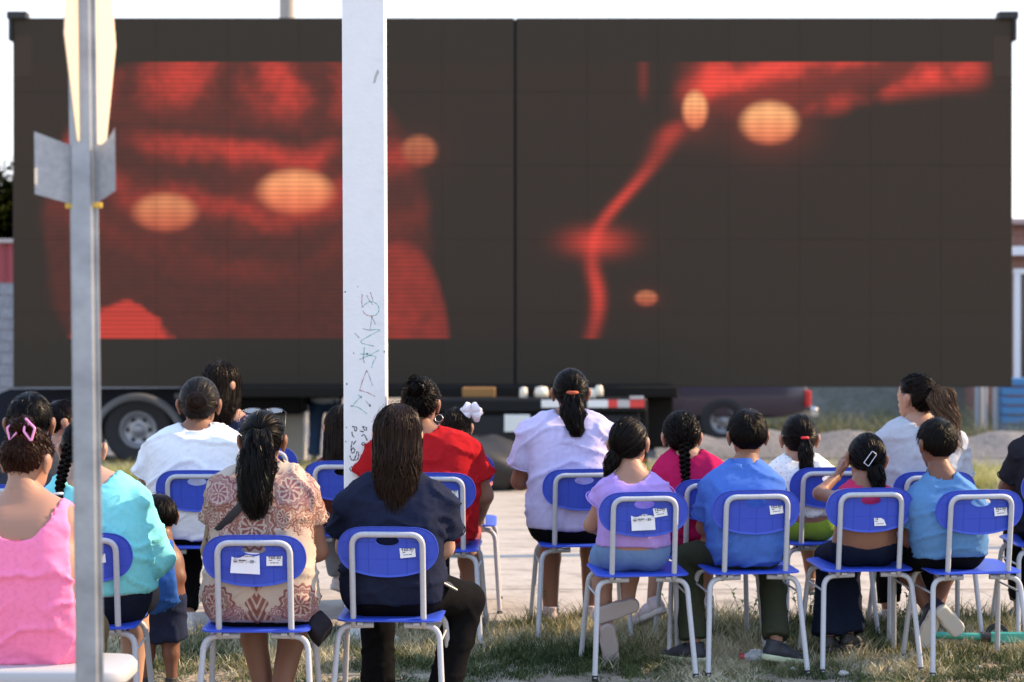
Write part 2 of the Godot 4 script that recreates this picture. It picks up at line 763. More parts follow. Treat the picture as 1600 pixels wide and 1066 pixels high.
# the larger printed paper under the handle hole
func paper_sheet(root: Node3D, x: float, v: float, tilt: float, curled: bool) -> void:
	var white := mat("paper_white", lin(0.76, 0.76, 0.77), 0.6)
	var ink := mat("sticker_ink", lin(0.02, 0.02, 0.03), 0.6)
	var y := TOP - v
	var o := Node3D.new()
	o.name = "printed_paper"
	root.add_child(o, true)
	o.position = Vector3(x, y, panel_z(x, y) + 0.004)
	o.basis = Basis(Vector3.UP, atan(0.84 * x)) * Basis(Vector3.RIGHT, -0.13) * Basis(Vector3.BACK, tilt)
	var g := Geo.new()
	var rows := []
	for i in 9:
		var row := PackedVector3Array()
		for k in 11:
			var u := k / 10.0 - 0.5
			var w := 0.5 - i / 8.0
			var px := u * 0.104 + (0.009 * (0.5 - w) * (u + 0.5) if curled else 0.0)
			var pz := 0.002 * sin(u * 7.0 + w * 3.0) + (0.010 * pow(maxf(0.0, 0.25 - w), 1.5) + 0.006 * maxf(0.0, u - 0.3) * 2.0 if curled else 0.0)
			row.push_back(Vector3(px, w * 0.080, pz + 0.002))
		rows.push_back(row)
	g.sheet(rows)
	part("sheet", g, white, o)
	g = Geo.new()
	for q in [[-0.024, 0.010], [-0.010, 0.013], [0.006, 0.014], [0.022, 0.012], [0.032, 0.004]]:
		g.box(Vector3(q[0], 0.0255, 0.006), Vector3(q[1], 0.0024, 0.0004))
	for q in [[-0.0185, 0.010], [-0.007, 0.010], [0.001, 0.004]]:
		g.box(Vector3(q[0], 0.009, 0.006), Vector3(q[1], 0.0042, 0.0004))
	g.box(Vector3(-0.014, 0.0025, 0.006), Vector3(0.018, 0.0014, 0.0004))
	g.box(Vector3(0.0075, 0.006, 0.006), Vector3(0.0008, 0.014, 0.0004))
	g.box(Vector3(0.0145, 0.006, 0.006), Vector3(0.005, 0.002, 0.0004))
	g.box(Vector3(0.0385, 0.006, 0.006), Vector3(0.003, 0.002, 0.0004))
	part("printed_lines", g, ink, o)
	lettering("35", 0.011, o, Vector3(0.0265, 0.006, 0.0062), ink)
	g = Geo.new()
	var ring := PackedVector3Array()
	for k in 25:
		ring.push_back(Vector3(-0.036 + cos(TAU * k / 24) * 0.0066, 0.007 + sin(TAU * k / 24) * 0.0066, 0.006))
	g.tube(ring, 0.0007, 5, -1.0, false)
	for k in 12:
		var a := PI + PI * k / 12
		var b := PI + PI * (k + 1) / 12
		g.tri(Vector3(-0.036, 0.0045, 0.0062), Vector3(-0.036 + cos(a) * 0.006, 0.007 + sin(a) * 0.006, 0.0062), Vector3(-0.036 + cos(b) * 0.006, 0.007 + sin(b) * 0.006, 0.0062), Vector3.BACK)
	g.box(Vector3(-0.036, 0.0085, 0.006), Vector3(0.0016, 0.006, 0.0004))
	part("round_emblem", g, mat("emblem_ink", lin(0.10, 0.08, 0.08), 0.6), o)


func chair(px: float, d_panel: float, yaw: float, label: String, dy := 0.0) -> Node3D:
	var o: Node3D
	if chair_proto == null:
		chair_proto = make_chair()
		o = chair_proto
	else:
		o = chair_bare.duplicate()
	if chair_bare == null:
		chair_bare = chair_proto.duplicate()
	o.name = named("school_chair")
	add_child(o)
	var dc := d_panel + 0.2
	o.position = Vector3((px - 800.0) * d_panel / FOC, ground_y(dc) + dy, -dc)
	var slope := (ground_y(dc + 0.2) - ground_y(dc - 0.2)) / 0.4
	o.basis = Basis(Vector3.RIGHT, atan(slope)) * Basis(Vector3.UP, deg_to_rad(yaw))
	tag(o, label, "chair", "blue school chairs of the audience")
	return o

var chair_bare: Node3D


# ------------------------------------------------------------------ setting
func set_camera_and_light() -> void:
	var cam := Camera3D.new()
	cam.name = "camera"
	add_child(cam)
	cam.position = Vector3(0, EYE, 0)
	cam.rotation.x = -atan((533.0 - HOR) / FOC)
	cam.keep_aspect = Camera3D.KEEP_HEIGHT
	cam.near = 0.1
	cam.far = 600.0
	var att := CameraAttributesPhysical.new()
	att.frustum_focal_length = 12.0 / (533.0 / FOC)
	att.frustum_focus_distance = 9.3
	att.exposure_aperture = 3.5
	cam.attributes = att
	cam.fov = rad_to_deg(2.0 * atan(533.0 / FOC))
	cam.current = true
	var env := Environment.new()
	env.background_mode = Environment.BG_SKY
	var sky := Sky.new()
	var sm := ProceduralSkyMaterial.new()
	sm.sky_top_color = lin(0.42, 0.60, 0.95)
	sm.sky_horizon_color = lin(1.0, 0.99, 0.97)
	sm.sky_curve = 0.22
	sm.ground_horizon_color = lin(0.55, 0.50, 0.44)
	sm.ground_bottom_color = lin(0.35, 0.31, 0.26)
	sm.sun_angle_max = 28.0
	sky.sky_material = sm
	env.sky = sky
	env.background_energy_multiplier = 1.0
	env.tonemap_mode = Environment.TONE_MAPPER_LINEAR
	env.tonemap_exposure = 1.9
	env.sdfgi_enabled = true
	env.ssao_enabled = true
	env.ssil_enabled = true
	var we := WorldEnvironment.new()
	we.name = "world_environment"
	we.environment = env
	add_child(we)
	var sun := DirectionalLight3D.new()
	sun.name = "sun"
	add_child(sun)
	var el := deg_to_rad(33.0)
	var az := deg_to_rad(15.0)
	var to_sun := Vector3(cos(el) * cos(az), sin(el), -cos(el) * sin(az))
	sun.look_at_from_position(Vector3.ZERO, -to_sun, Vector3.UP)
	sun.light_energy = 1.6
	sun.light_color = Color(1.0, 0.86, 0.68)
	sun.light_angular_distance = 0.5
	sun.shadow_enabled = true


func ground_sheet(x0: float, x1: float, d0: float, d1: float, nx: int, nd: int, lift: float, edge: Callable, wob := 0.0) -> Geo:
	var g := Geo.new()
	var rows := []
	for i in nd + 1:
		var row := PackedVector3Array()
		for k in nx + 1:
			var x := lerpf(x0, x1, float(k) / nx)
			var a: float = edge.call(x)
			var d := lerpf(a, d1, pow(float(i) / nd, 1.6))
			row.push_back(Vector3(x, ground_y(d) + lift + wob * fold.get_noise_2d(x * 3.0, d * 3.0), -d))
		rows.push_back(row)
	g.sheet(rows)
	return g


# where the grass strip ends and the concrete begins
func grass_edge(x: float) -> float:
	return clampf(11.25 + x * 0.22, 10.2, 11.45) + 0.05 * sin(x * 3.1) + 0.03 * sin(x * 7.7)


func build_ground() -> void:
	var dirt := grainy("dirt_ground", [[0.0, lin(0.15, 0.12, 0.085)], [0.5, lin(0.23, 0.19, 0.135)], [0.8, lin(0.30, 0.25, 0.18)], [1.0, lin(0.36, 0.31, 0.24)]], 0.03, 0.7, 0.95, 0.9, true, 0.0, 0.1)
	structure("ground", ground_sheet(-90.0, 90.0, 1.0, 200.0, 90, 120, 0.0, flat_edge(1.0)), dirt, "dry brown earth under the grass and the street")
	var conc := grainy("street_concrete", [[0.0, lin(0.17, 0.145, 0.12)], [0.22, lin(0.27, 0.235, 0.195)], [0.35, lin(0.32, 0.285, 0.24)], [0.7, lin(0.35, 0.315, 0.27)], [1.0, lin(0.385, 0.35, 0.305)]], 0.02, 0.45, 0.85, 0.12, true, 0.0, 0.12)
	structure("street", ground_sheet(-40.0, 40.0, 11.2, 25.7, 160, 40, 0.012, grass_edge), conc, "pale sunlit concrete street between the chairs and the truck")
	for jd in [12.5, 16.4, 20.6]:
		var jg := Geo.new()
		var jr := []
		for i in 121:
			var jx := -30.0 + i * 0.5
			var wob := 0.012 * sin(jx * 2.3) + 0.008 * sin(jx * 5.9)
			jr.push_back(PackedVector3Array([Vector3(jx, ground_y(jd + wob) + 0.016, -jd - wob), Vector3(jx, ground_y(jd + 0.016 + wob) + 0.016, -jd - 0.016 - wob)]))
		jg.sheet(jr)
		structure("street_joint", jg, mat("joint_filler", lin(0.10, 0.09, 0.08), 0.9), "dark filled joint running across the concrete street")
	var gravel := grainy("gravel_lot", [[0.0, lin(0.10, 0.10, 0.10)], [0.5, lin(0.155, 0.155, 0.16)], [1.0, lin(0.22, 0.215, 0.215)]], 0.05, 0.6, 0.95, 0.9, true, 0.0, 0.15)
	structure("gravel_ground", ground_sheet(-60.0, 60.0, 28.2, 44.0, 60, 20, 0.02, flat_edge(28.2), 0.05), gravel, "grey gravel lot beyond the street")


# one tuft of grass blades
func tuft(blades: int, hgt: float, spread: float, wid: float, seed_: int) -> ArrayMesh:
	var r := RandomNumberGenerator.new()
	r.seed = seed_
	var g := Geo.new()
	for b in blades:
		var an := r.randf() * TAU
		var p := Vector3(cos(an), 0, sin(an)) * spread * sqrt(r.randf())
		var lean := Vector3(r.randf_range(-1, 1), 0, r.randf_range(-1, 1)) * 0.9
		var hh := hgt * r.randf_range(0.45, 1.0)
		var side := Vector3(cos(an + 1.3), 0, sin(an + 1.3)) * wid * r.randf_range(0.6, 1.0)
		var rows := []
		for i in 4:
			var t := i / 3.0
			var q := p + Vector3.UP * hh * t * (1.0 - 0.25 * t) + lean * hh * t * t * 0.7
			var s := side * (1.0 - t * 0.92)
			rows.push_back(PackedVector3Array([q - s, q + s]))
		g.sheet(rows)
	return g.mesh()


func scatter(called: String, label: String, count: int, meshes: Array, place: Callable, cols: Array, smin: float, smax: float) -> void:
	var root := Node3D.new()
	root.name = named(called)
	add_child(root)
	root.set_meta("kind", "stuff")
	tag(root, label, "grass")
	var m := mat("grass_blade", Color.WHITE, 0.8, 0.0, 0.3)
	m.vertex_color_use_as_albedo = true
	m.backlight_enabled = true
	m.backlight = Color(0.45, 0.45, 0.3)
	for k in meshes.size():
		var mm := MultiMesh.new()
		mm.transform_format = MultiMesh.TRANSFORM_3D
		mm.use_colors = true
		mm.mesh = meshes[k]
		var xs := []
		for i in count / meshes.size():
			var p = place.call()
			if p != null:
				xs.push_back(p)
		mm.instance_count = xs.size()
		for i in xs.size():
			var sc := rng.randf_range(smin, smax)
			mm.set_instance_transform(i, Transform3D(Basis(Vector3.UP, rng.randf() * TAU).scaled(Vector3(sc, sc * rng.randf_range(0.6, 1.2) * (clampf(1.0 + (-xs[i].z - 10.7) * 0.75, 0.3, 1.25) if xs[i].z > -13.0 else 1.0), sc)), xs[i]))
			var q: float = clampf(rng.randfn(0.48, 0.33) + fold.get_noise_2d(xs[i].x * 18.0, xs[i].z * 18.0) * 1.1, 0.0, 0.999) * (cols.size() - 1)
			var c: Color = cols[int(q)].lerp(cols[int(q) + 1], q - int(q))
			mm.set_instance_color(i, c * rng.randf_range(0.8, 1.2))
		var o := MultiMeshInstance3D.new()
		o.name = "grass_blades"
		o.multimesh = mm
		o.material_override = m
		root.add_child(o, true)
		o.set_meta("kind", "stuff")


func build_grass() -> void:
	var near := [tuft(11, 0.15, 0.045, 0.0032, 1), tuft(10, 0.11, 0.05, 0.0036, 2), tuft(12, 0.08, 0.055, 0.0036, 3)]
	var cols := [Color(0.035, 0.055, 0.018), Color(0.085, 0.11, 0.04), Color(0.15, 0.165, 0.075), Color(0.33, 0.30, 0.18), Color(0.58, 0.53, 0.38)]
	scatter("grass_strip", "short dry green grass under the front rows of chairs", 21000, near, func():
		var x := rng.randf_range(-3.4, 3.4)
		var d := rng.randf_range(8.6, 11.6)
		var e := grass_edge(x)
		if d > e + rng.randf_range(-0.1, 0.1):
			return null
		var bare := fold.get_noise_2d(x * 30.0 + 50.0, d * 30.0)
		if d < 10.15 and bare + (10.15 - d) * 0.5 > 0.2 + rng.randf() * 0.25:
			return null
		return Vector3(x, ground_y(d) - 0.004, -d), cols, 0.5, 1.15)
	var far := [tuft(26, 0.42, 0.2, 0.007, 4), tuft(26, 0.30, 0.22, 0.007, 5)]
	var fcols := [Color(0.20, 0.23, 0.07), Color(0.34, 0.35, 0.12), Color(0.52, 0.48, 0.22), Color(0.60, 0.54, 0.30)]
	scatter("grass_verge", "tall sunlit yellow green grass verge along the far side of the street", 9000, far, func():
		var x := rng.randf_range(-12.0, 12.0)
		var d := rng.randf_range(25.5, 27.6)
		return Vector3(x, ground_y(d) - 0.01, -d), fcols, 0.5, 1.0)


func screen_picture() -> ImageTexture:
	# A plain stand-in for the film frame: red lit drapery and round amber lanterns, no figures.
	var w := 1300
	var hh := 482
	var data := PackedByteArray()
	data.resize(w * hh * 3)
	var nz := FastNoiseLite.new()
	nz.seed = 5
	nz.frequency = 0.006
	var lamps := [[258.0, 332.0, 60.0, 36.0, 0.50], [462.0, 300.0, 70.0, 42.0, 0.80], [655.0, 236.0, 34.0, 30.0, 0.25], [1086.0, 172.0, 24.0, 36.0, 1.0], [1202.0, 192.0, 54.0, 40.0, 1.05], [1010.0, 466.0, 22.0, 15.0, 0.3]]
	for j in hh:
		var y := 28.0 + (j + 0.5) / hh * 577.0
		if y < 98.0 or y > 530.0:
			continue
		for i in w:
			var x := 20.0 + (i + 0.5) / w * 1562.0
			var r := 0.004
			var gr := 0.0
			var bl := 0.0
			if x < 720.0:
				# draped red cloth: upright folds over a dark cord, hanging swags below it
				var warp := nz.get_noise_2d(x * 0.8, y * 0.8) * 60.0
				var ex := (x - 372.0 + warp * 0.3) / 316.0
				var ey := (y - 365.0) / 330.0
				var m := smoothstep(0.0, 0.16, 1.0 - ex * ex - ey * ey)
				var cord := y - 202.0 - (x - 370.0) * 0.04 + warp * 0.2
				var v := 0.0
				if cord < 0.0:
					v = pow(0.5 + 0.5 * sin(x * 0.048 + warp * 0.05 + (y - 100.0) * 0.004), 1.3) * smoothstep(0.0, -70.0, cord) * 0.95 + 0.10
				else:
					var rad := sqrt(pow(x - 385.0, 2.0) * 0.55 + pow(y - 60.0, 2.0))
					v = pow(0.5 + 0.5 * sin(rad * 0.075 + warp * 0.05), 1.5) * smoothstep(500.0, 190.0, y + absf(x - 385.0) * 0.35) * smoothstep(0.0, 40.0, cord) + 0.05
				r += m * (0.03 + 0.46 * v) * (0.85 + 0.3 * nz.get_noise_2d(x * 6.0, y * 6.0))
				var ex2 := (x - 625.0) / 84.0
				var ey2 := (y - 560.0) / 195.0
				r += smoothstep(0.0, 0.3, 1.0 - ex2 * ex2 - ey2 * ey2) * (0.17 + 0.07 * nz.get_noise_2d(x * 5.0, y * 5.0))
				var ex3 := (x - 190.0 - warp * 0.6) / 95.0
				var ey3 := (y - 560.0 + warp) / 90.0
				r += smoothstep(0.0, 0.4, 1.0 - ex3 * ex3 - ey3 * ey3) * 0.40
			else:
				# hanging swag along the top and one loose ribbon
				var warp := nz.get_noise_2d(x * 1.2, y * 1.2) * 40.0
				var sw := 150.0 + 20.0 * sin((x - 1030.0) * 0.0105) + warp * 0.5
				var edge := smoothstep(1040.0, 1110.0, x) * smoothstep(1560.0, 1500.0, x)
				r += edge * smoothstep(0.0, 1.0, (sw + 30.0 - y) / 60.0) * (0.12 + 0.62 * pow(0.5 + 0.5 * sin(x * 0.017 + y * 0.06 + warp * 0.05), 2.0))
				var rx := 925.0 + 150.0 * pow(clampf((430.0 - y) / 250.0, 0.0, 1.1), 1.6) + 10.0 * sin(y * 0.03)
				if y > 180.0:
					r += exp(-pow((x - rx) / (11.0 + 8.0 * smoothstep(300.0, 200.0, y)), 2.0)) * (0.36 + 0.14 * sin(y * 0.045)) * smoothstep(180.0, 215.0, y)
				r += exp(-pow((x - 932.0) / 44.0, 2.0) - pow((y - 378.0) / 20.0, 2.0)) * 0.45
				r += exp(-pow((x - 1005.0) / 8.0, 2.0)) * (0.10 * smoothstep(170.0, 130.0, y))
			for l in lamps:
				var qx: float = (x - l[0]) / l[2]
				var qy: float = (y - l[1]) / l[3]
				var q := qx * qx + qy * qy
				if q < 5.0:
					var core: float = smoothstep(0.0, 0.8, 1.0 - q)
					var ribs := 0.93 + 0.07 * cos(qx * 12.0)
					var up := clampf(0.85 - qy * 0.45, 0.0, 1.0)
					r = lerpf(r, (0.40 + 0.40 * up) * ribs * minf(1.0, l[4] + 0.2), core)
					gr += core * (0.03 + 0.30 * up * up) * ribs * l[4]
					bl += core * (0.01 + 0.11 * up * up) * ribs * l[4]
					r += exp(-q * 0.8) * 0.12 * l[4]
			# rows of diodes
			var row := 0.72 + 0.28 * sin(y * 0.90) + 0.08 * sin(x * 1.5) + 0.06 * nz.get_noise_2d(0.0, y * 30.0)
			var k := (j * w + i) * 3
			r *= row
			var c := Color(clampf(r, 0, 1), clampf(gr * row + r * 0.055, 0, 1), clampf(bl * row + r * 0.035, 0, 1)).linear_to_srgb()
			data[k] = int(c.r * 255.0)
			data[k + 1] = int(c.g * 255.0)
			data[k + 2] = int(c.b * 255.0)
	return ImageTexture.create_from_image(Image.create_from_data(w, hh, false, Image.FORMAT_RGB8, data))


func build_screen() -> void:
	var d := 30.0
	var a := at(20, 605, d)
	var b := at(1582, 28, d)
	var wid := b.x - a.x
	var hgt := b.y - a.y
	var cx := (a.x + b.x) / 2
	var root := thing("led_screen", "giant dark LED screen mounted on the truck, glowing red picture in its middle", "screen", Vector3(cx, a.y, -d))
	var face := mat("screen_face", lin(0.047, 0.038, 0.028), 0.75, 0.0, 0.2)
	var tex := screen_picture()
	face.emission_enabled = true
	face.emission = Color.WHITE
	face.emission_operator = BaseMaterial3D.EMISSION_OP_MULTIPLY
	face.emission_texture = tex
	face.emission_energy_multiplier = 0.80
	face.texture_repeat = false
	var case_ := mat("screen_case", lin(0.012, 0.013, 0.013), 0.6)
	var seam := (805.0 - 800.0) * d / FOC - cx
	# two leaves of the screen, a recessed joint between them
	for k in 2:
		var x0 := -wid / 2 if k == 0 else seam + 0.012
		var x1 := seam - 0.012 if k == 0 else wid / 2
		var g := Geo.new()
		g.box(Vector3((x0 + x1) / 2, hgt / 2, -0.16), Vector3(x1 - x0, hgt, 0.30), 0.004)
		var leaf := part("screen_case", g, case_, root)
		# diode cabinets: thin tiles with hairline joints, sharing one picture
		var nx := 7
		var ny := 5
		for i in nx:
			for j in ny:
				var u0 := lerpf(x0 + 0.006, x1 - 0.006, float(i) / nx) + 0.0013
				var u1 := lerpf(x0 + 0.006, x1 - 0.006, float(i + 1) / nx) - 0.0013
				var v0 := lerpf(0.006, hgt - 0.006, float(j) / ny) + 0.0013
				var v1 := lerpf(0.006, hgt - 0.006, float(j + 1) / ny) - 0.0013
				var z := rng.randf_range(0.004, 0.008)
				g = Geo.new()
				var q := g.vert(Vector3(u0, v0, z), Vector3.BACK, Vector2((u0 + wid / 2) / wid, 1.0 - v0 / hgt))
				g.vert(Vector3(u1, v0, z), Vector3.BACK, Vector2((u1 + wid / 2) / wid, 1.0 - v0 / hgt))
				g.vert(Vector3(u1, v1, z), Vector3.BACK, Vector2((u1 + wid / 2) / wid, 1.0 - v1 / hgt))
				g.vert(Vector3(u0, v1, z), Vector3.BACK, Vector2((u0 + wid / 2) / wid, 1.0 - v1 / hgt))
				g.ix.append_array(PackedInt32Array([q, q + 2, q + 1, q, q + 3, q + 2]))
				for e in [[u0, v0, u1, v0], [u1, v0, u1, v1], [u1, v1, u0, v1], [u0, v1, u0, v0]]:
					var nn := Vector3(e[3] - e[1], e[0] - e[2], 0).normalized()
					g.quad(Vector3(e[0], e[1], z), Vector3(e[2], e[3], z), Vector3(e[2], e[3], -0.008), Vector3(e[0], e[1], -0.008), nn)
				for k2 in range(q + 4, g.uv.size()):
					g.uv[k2] = Vector2(0.5, 0.02)
				part("diode_cabinet", g, face, leaf)
	var g2 := Geo.new()
	g2.box(Vector3(seam, hgt / 2, -0.2), Vector3(0.024, hgt - 0.02, 0.2))
	part("centre_joint", g2, case_, root)
	for sx in [-1.0, 1.0]:
		g2 = Geo.new()
		g2.box(Vector3(sx * (wid / 2 - 0.06), hgt + 0.03, -0.05), Vector3(0.26, 0.10, 0.22), 0.01)
		g2.box(Vector3(sx * (wid / 2 + 0.025), hgt - 0.12, -0.05), Vector3(0.05, 0.36, 0.2), 0.01)
		part("corner_bracket", g2, case_, root)
		g2 = Geo.new()
		g2.box(Vector3(sx * (wid / 2 - 0.14), hgt - 0.5, 0.006), Vector3(0.23, 0.54, 0.008), 0.003)
		part("corner_plate", g2, mat("screen_corner_plate", lin(0.060, 0.045, 0.033), 0.9, 0.0, 0.2), root)
	# lifting masts behind
	for x in [-2.6, 2.6]:
		g2 = Geo.new()
		g2.box(Vector3(x, hgt * 0.46, -0.55), Vector3(0.3, hgt * 0.9, 0.3), 0.02)
		part("mast", g2, case_, root)


func build_column() -> void:
	var d := 11.0
	var x0 := (540.0 - 800.0) * d / FOC
	var x1 := (606.5 - 800.0) * d / FOC
	var w := x1 - x0
	var base := Vector3((x0 + x1) / 2, ground_y(d), -d)
	var root := thing("steel_column", "tall white painted steel column with marker scribbles, between the rows of chairs", "column", base)
	root.rotation.z = 0.004
	var white := grainy("column_white_paint", [[0.0, lin(0.70, 0.70, 0.69)], [0.2, lin(0.77, 0.77, 0.77)], [1.0, lin(0.80, 0.80, 0.80)]], 0.02, 1.6, 0.45, 0.06, false)
	var g := Geo.new()
	var top := 3.6
	g.box(Vector3(0, top / 2, 0), Vector3(w, top, 0.16), 0.006)
	part("shaft", g, white, root)
	g = Geo.new()
	g.box(Vector3(0, 0.008, 0), Vector3(w + 0.12, 0.016, 0.3), 0.003)
	part("base_plate", g, white, root)
	var zf := 0.0808
	var px := func(q: Vector2) -> Vector3:
		return Vector3((q.x - 573.2) * (d - 0.08) / FOC, EYE + (HOR - q.y) * (d - 0.08) / FOC - base.y, zf)
	var inks := {"red": lin(0.42, 0.16, 0.19), "teal": lin(0.16, 0.42, 0.38), "grey": lin(0.30, 0.34, 0.36), "black": lin(0.03, 0.035, 0.045)}
	var strokes := [
		["red", [163, 95, 160, 150, 163, 195]], ["teal", [163, 195, 185, 172, 220, 150]], ["grey", [197, 105, 215, 140, 243, 177]], ["red", [225, 80, 236, 115, 245, 150]],
		["teal", [225, 152, 262, 162, 286, 190, 288, 225, 268, 252, 240, 262]], ["red", [240, 262, 205, 258, 180, 242, 168, 220]],
		["grey", [235, 260, 230, 310, 222, 365]], ["grey", [235, 265, 262, 325]], ["grey", [165, 358, 225, 370]], ["teal", [225, 368, 298, 366, 220, 410, 150, 460, 250, 490]], ["grey", [105, 390, 140, 428]],
		["teal", [178, 495, 170, 585]], ["teal", [145, 550, 210, 550]], ["teal", [290, 520, 220, 556, 140, 592]], ["grey", [165, 575, 178, 618]], ["teal", [210, 560, 265, 570, 245, 610, 232, 655]],
		["grey", [195, 672, 215, 720, 238, 790]], ["red", [195, 672, 165, 745, 140, 830]], ["red", [140, 825, 200, 842, 258, 872]],
		["teal", [130, 858, 158, 885]], ["teal", [158, 865, 118, 905, 78, 950]], ["teal", [70, 940, 130, 955, 195, 1003]], ["grey", [185, 905, 220, 942]]]
	for s in strokes:
		scribble(root, s[1], 536.0, 440.0, 4.85, 0.0021, mat("marker_" + s[0], inks[s[0]], 0.6), px)
	var black := [
		[150, 238, 205, 243, 216, 268, 205, 298, 188, 290, 180, 250], [150, 310, 152, 350, 178, 390], [152, 440, 140, 500, 136, 560, 150, 605, 178, 592, 184, 555, 160, 535, 142, 560], [205, 435, 165, 485],
		[118, 640, 135, 690, 165, 705, 195, 660, 220, 580], [180, 705, 225, 690, 240, 640, 238, 590], [150, 790, 118, 820, 130, 852, 150, 850],
		[290, 238, 345, 250, 350, 285, 322, 282, 302, 246], [258, 300, 312, 310], [282, 372, 308, 350, 335, 372, 342, 400], [345, 395, 360, 430], [300, 458, 284, 480, 300, 498, 326, 478, 312, 455], [326, 470, 340, 520]]
	for s in black:
		scribble(root, s, 536.0, 640.0, 8.89, 0.0030, mat("marker_black", inks["black"], 0.6), px)
	# chips and spots in the paint
	g = Geo.new()
	for q in [[543, 456, 0.004], [545, 600, 0.004], [604, 550, 0.004], [581, 634, 0.005], [544, 668, 0.003], [556, 552, 0.003], [577, 553, 0.004], [543, 690, 0.003], [563, 448, 0.0025]]:
		var p: Vector3 = px.call(Vector2(q[0], q[1]))
		for k in 7:
			var an0 := TAU * k / 7
			var an1 := TAU * (k + 1) / 7
			g.tri(p, p + Vector3(cos(an0), sin(an0) * 1.3, 0) * q[2], p + Vector3(cos(an1), sin(an1) * 1.3, 0) * q[2], Vector3.BACK)
	part("paint_chips", g, mat("chip_dark", lin(0.16, 0.17, 0.17), 0.8), root)
	g = Geo.new()
	var st := [Vector2(595, 108), Vector2(598, 113), Vector2(594, 120), Vector2(592, 129), Vector2(588, 131), Vector2(590, 120)]
	for i in range(1, st.size() - 1):
		g.tri(px.call(st[0]), px.call(st[i]), px.call(st[i + 1]), Vector3.BACK)
	part("paint_scrape", g, mat("scrape_grey", lin(0.45, 0.45, 0.42), 0.8), root)


func scribble(root: Node3D, q: Array, ox: float, oy: float, sc: float, wid: float, m: Material, px: Callable) -> void:
	var pts := PackedVector3Array()
	for i in range(0, q.size(), 2):
		pts.push_back(px.call(Vector2(ox + q[i] / sc, oy + q[i + 1] / sc)))
	var curve := pts
	if pts.size() > 2:
		curve = PackedVector3Array()
		for i in pts.size() - 1:
			var p0 := pts[maxi(i - 1, 0)]
			var p3 := pts[mini(i + 2, pts.size() - 1)]
			for k in 4:
				curve.push_back(pts[i].cubic_interpolate(pts[i + 1], p0, p3, k / 4.0))
		curve.push_back(pts[pts.size() - 1])
	var g := Geo.new()
	var rows := []
	for i in curve.size():
		var t := (curve[mini(i + 1, curve.size() - 1)] - curve[maxi(i - 1, 0)]).normalized()
		var s := Vector3(-t.y, t.x, 0) * wid * (0.75 + 0.35 * sin(i * 1.7))
		rows.push_back(PackedVector3Array([curve[i] - s, curve[i] + s]))
	g.sheet(rows)
	part("marker_stroke", g, m, root)


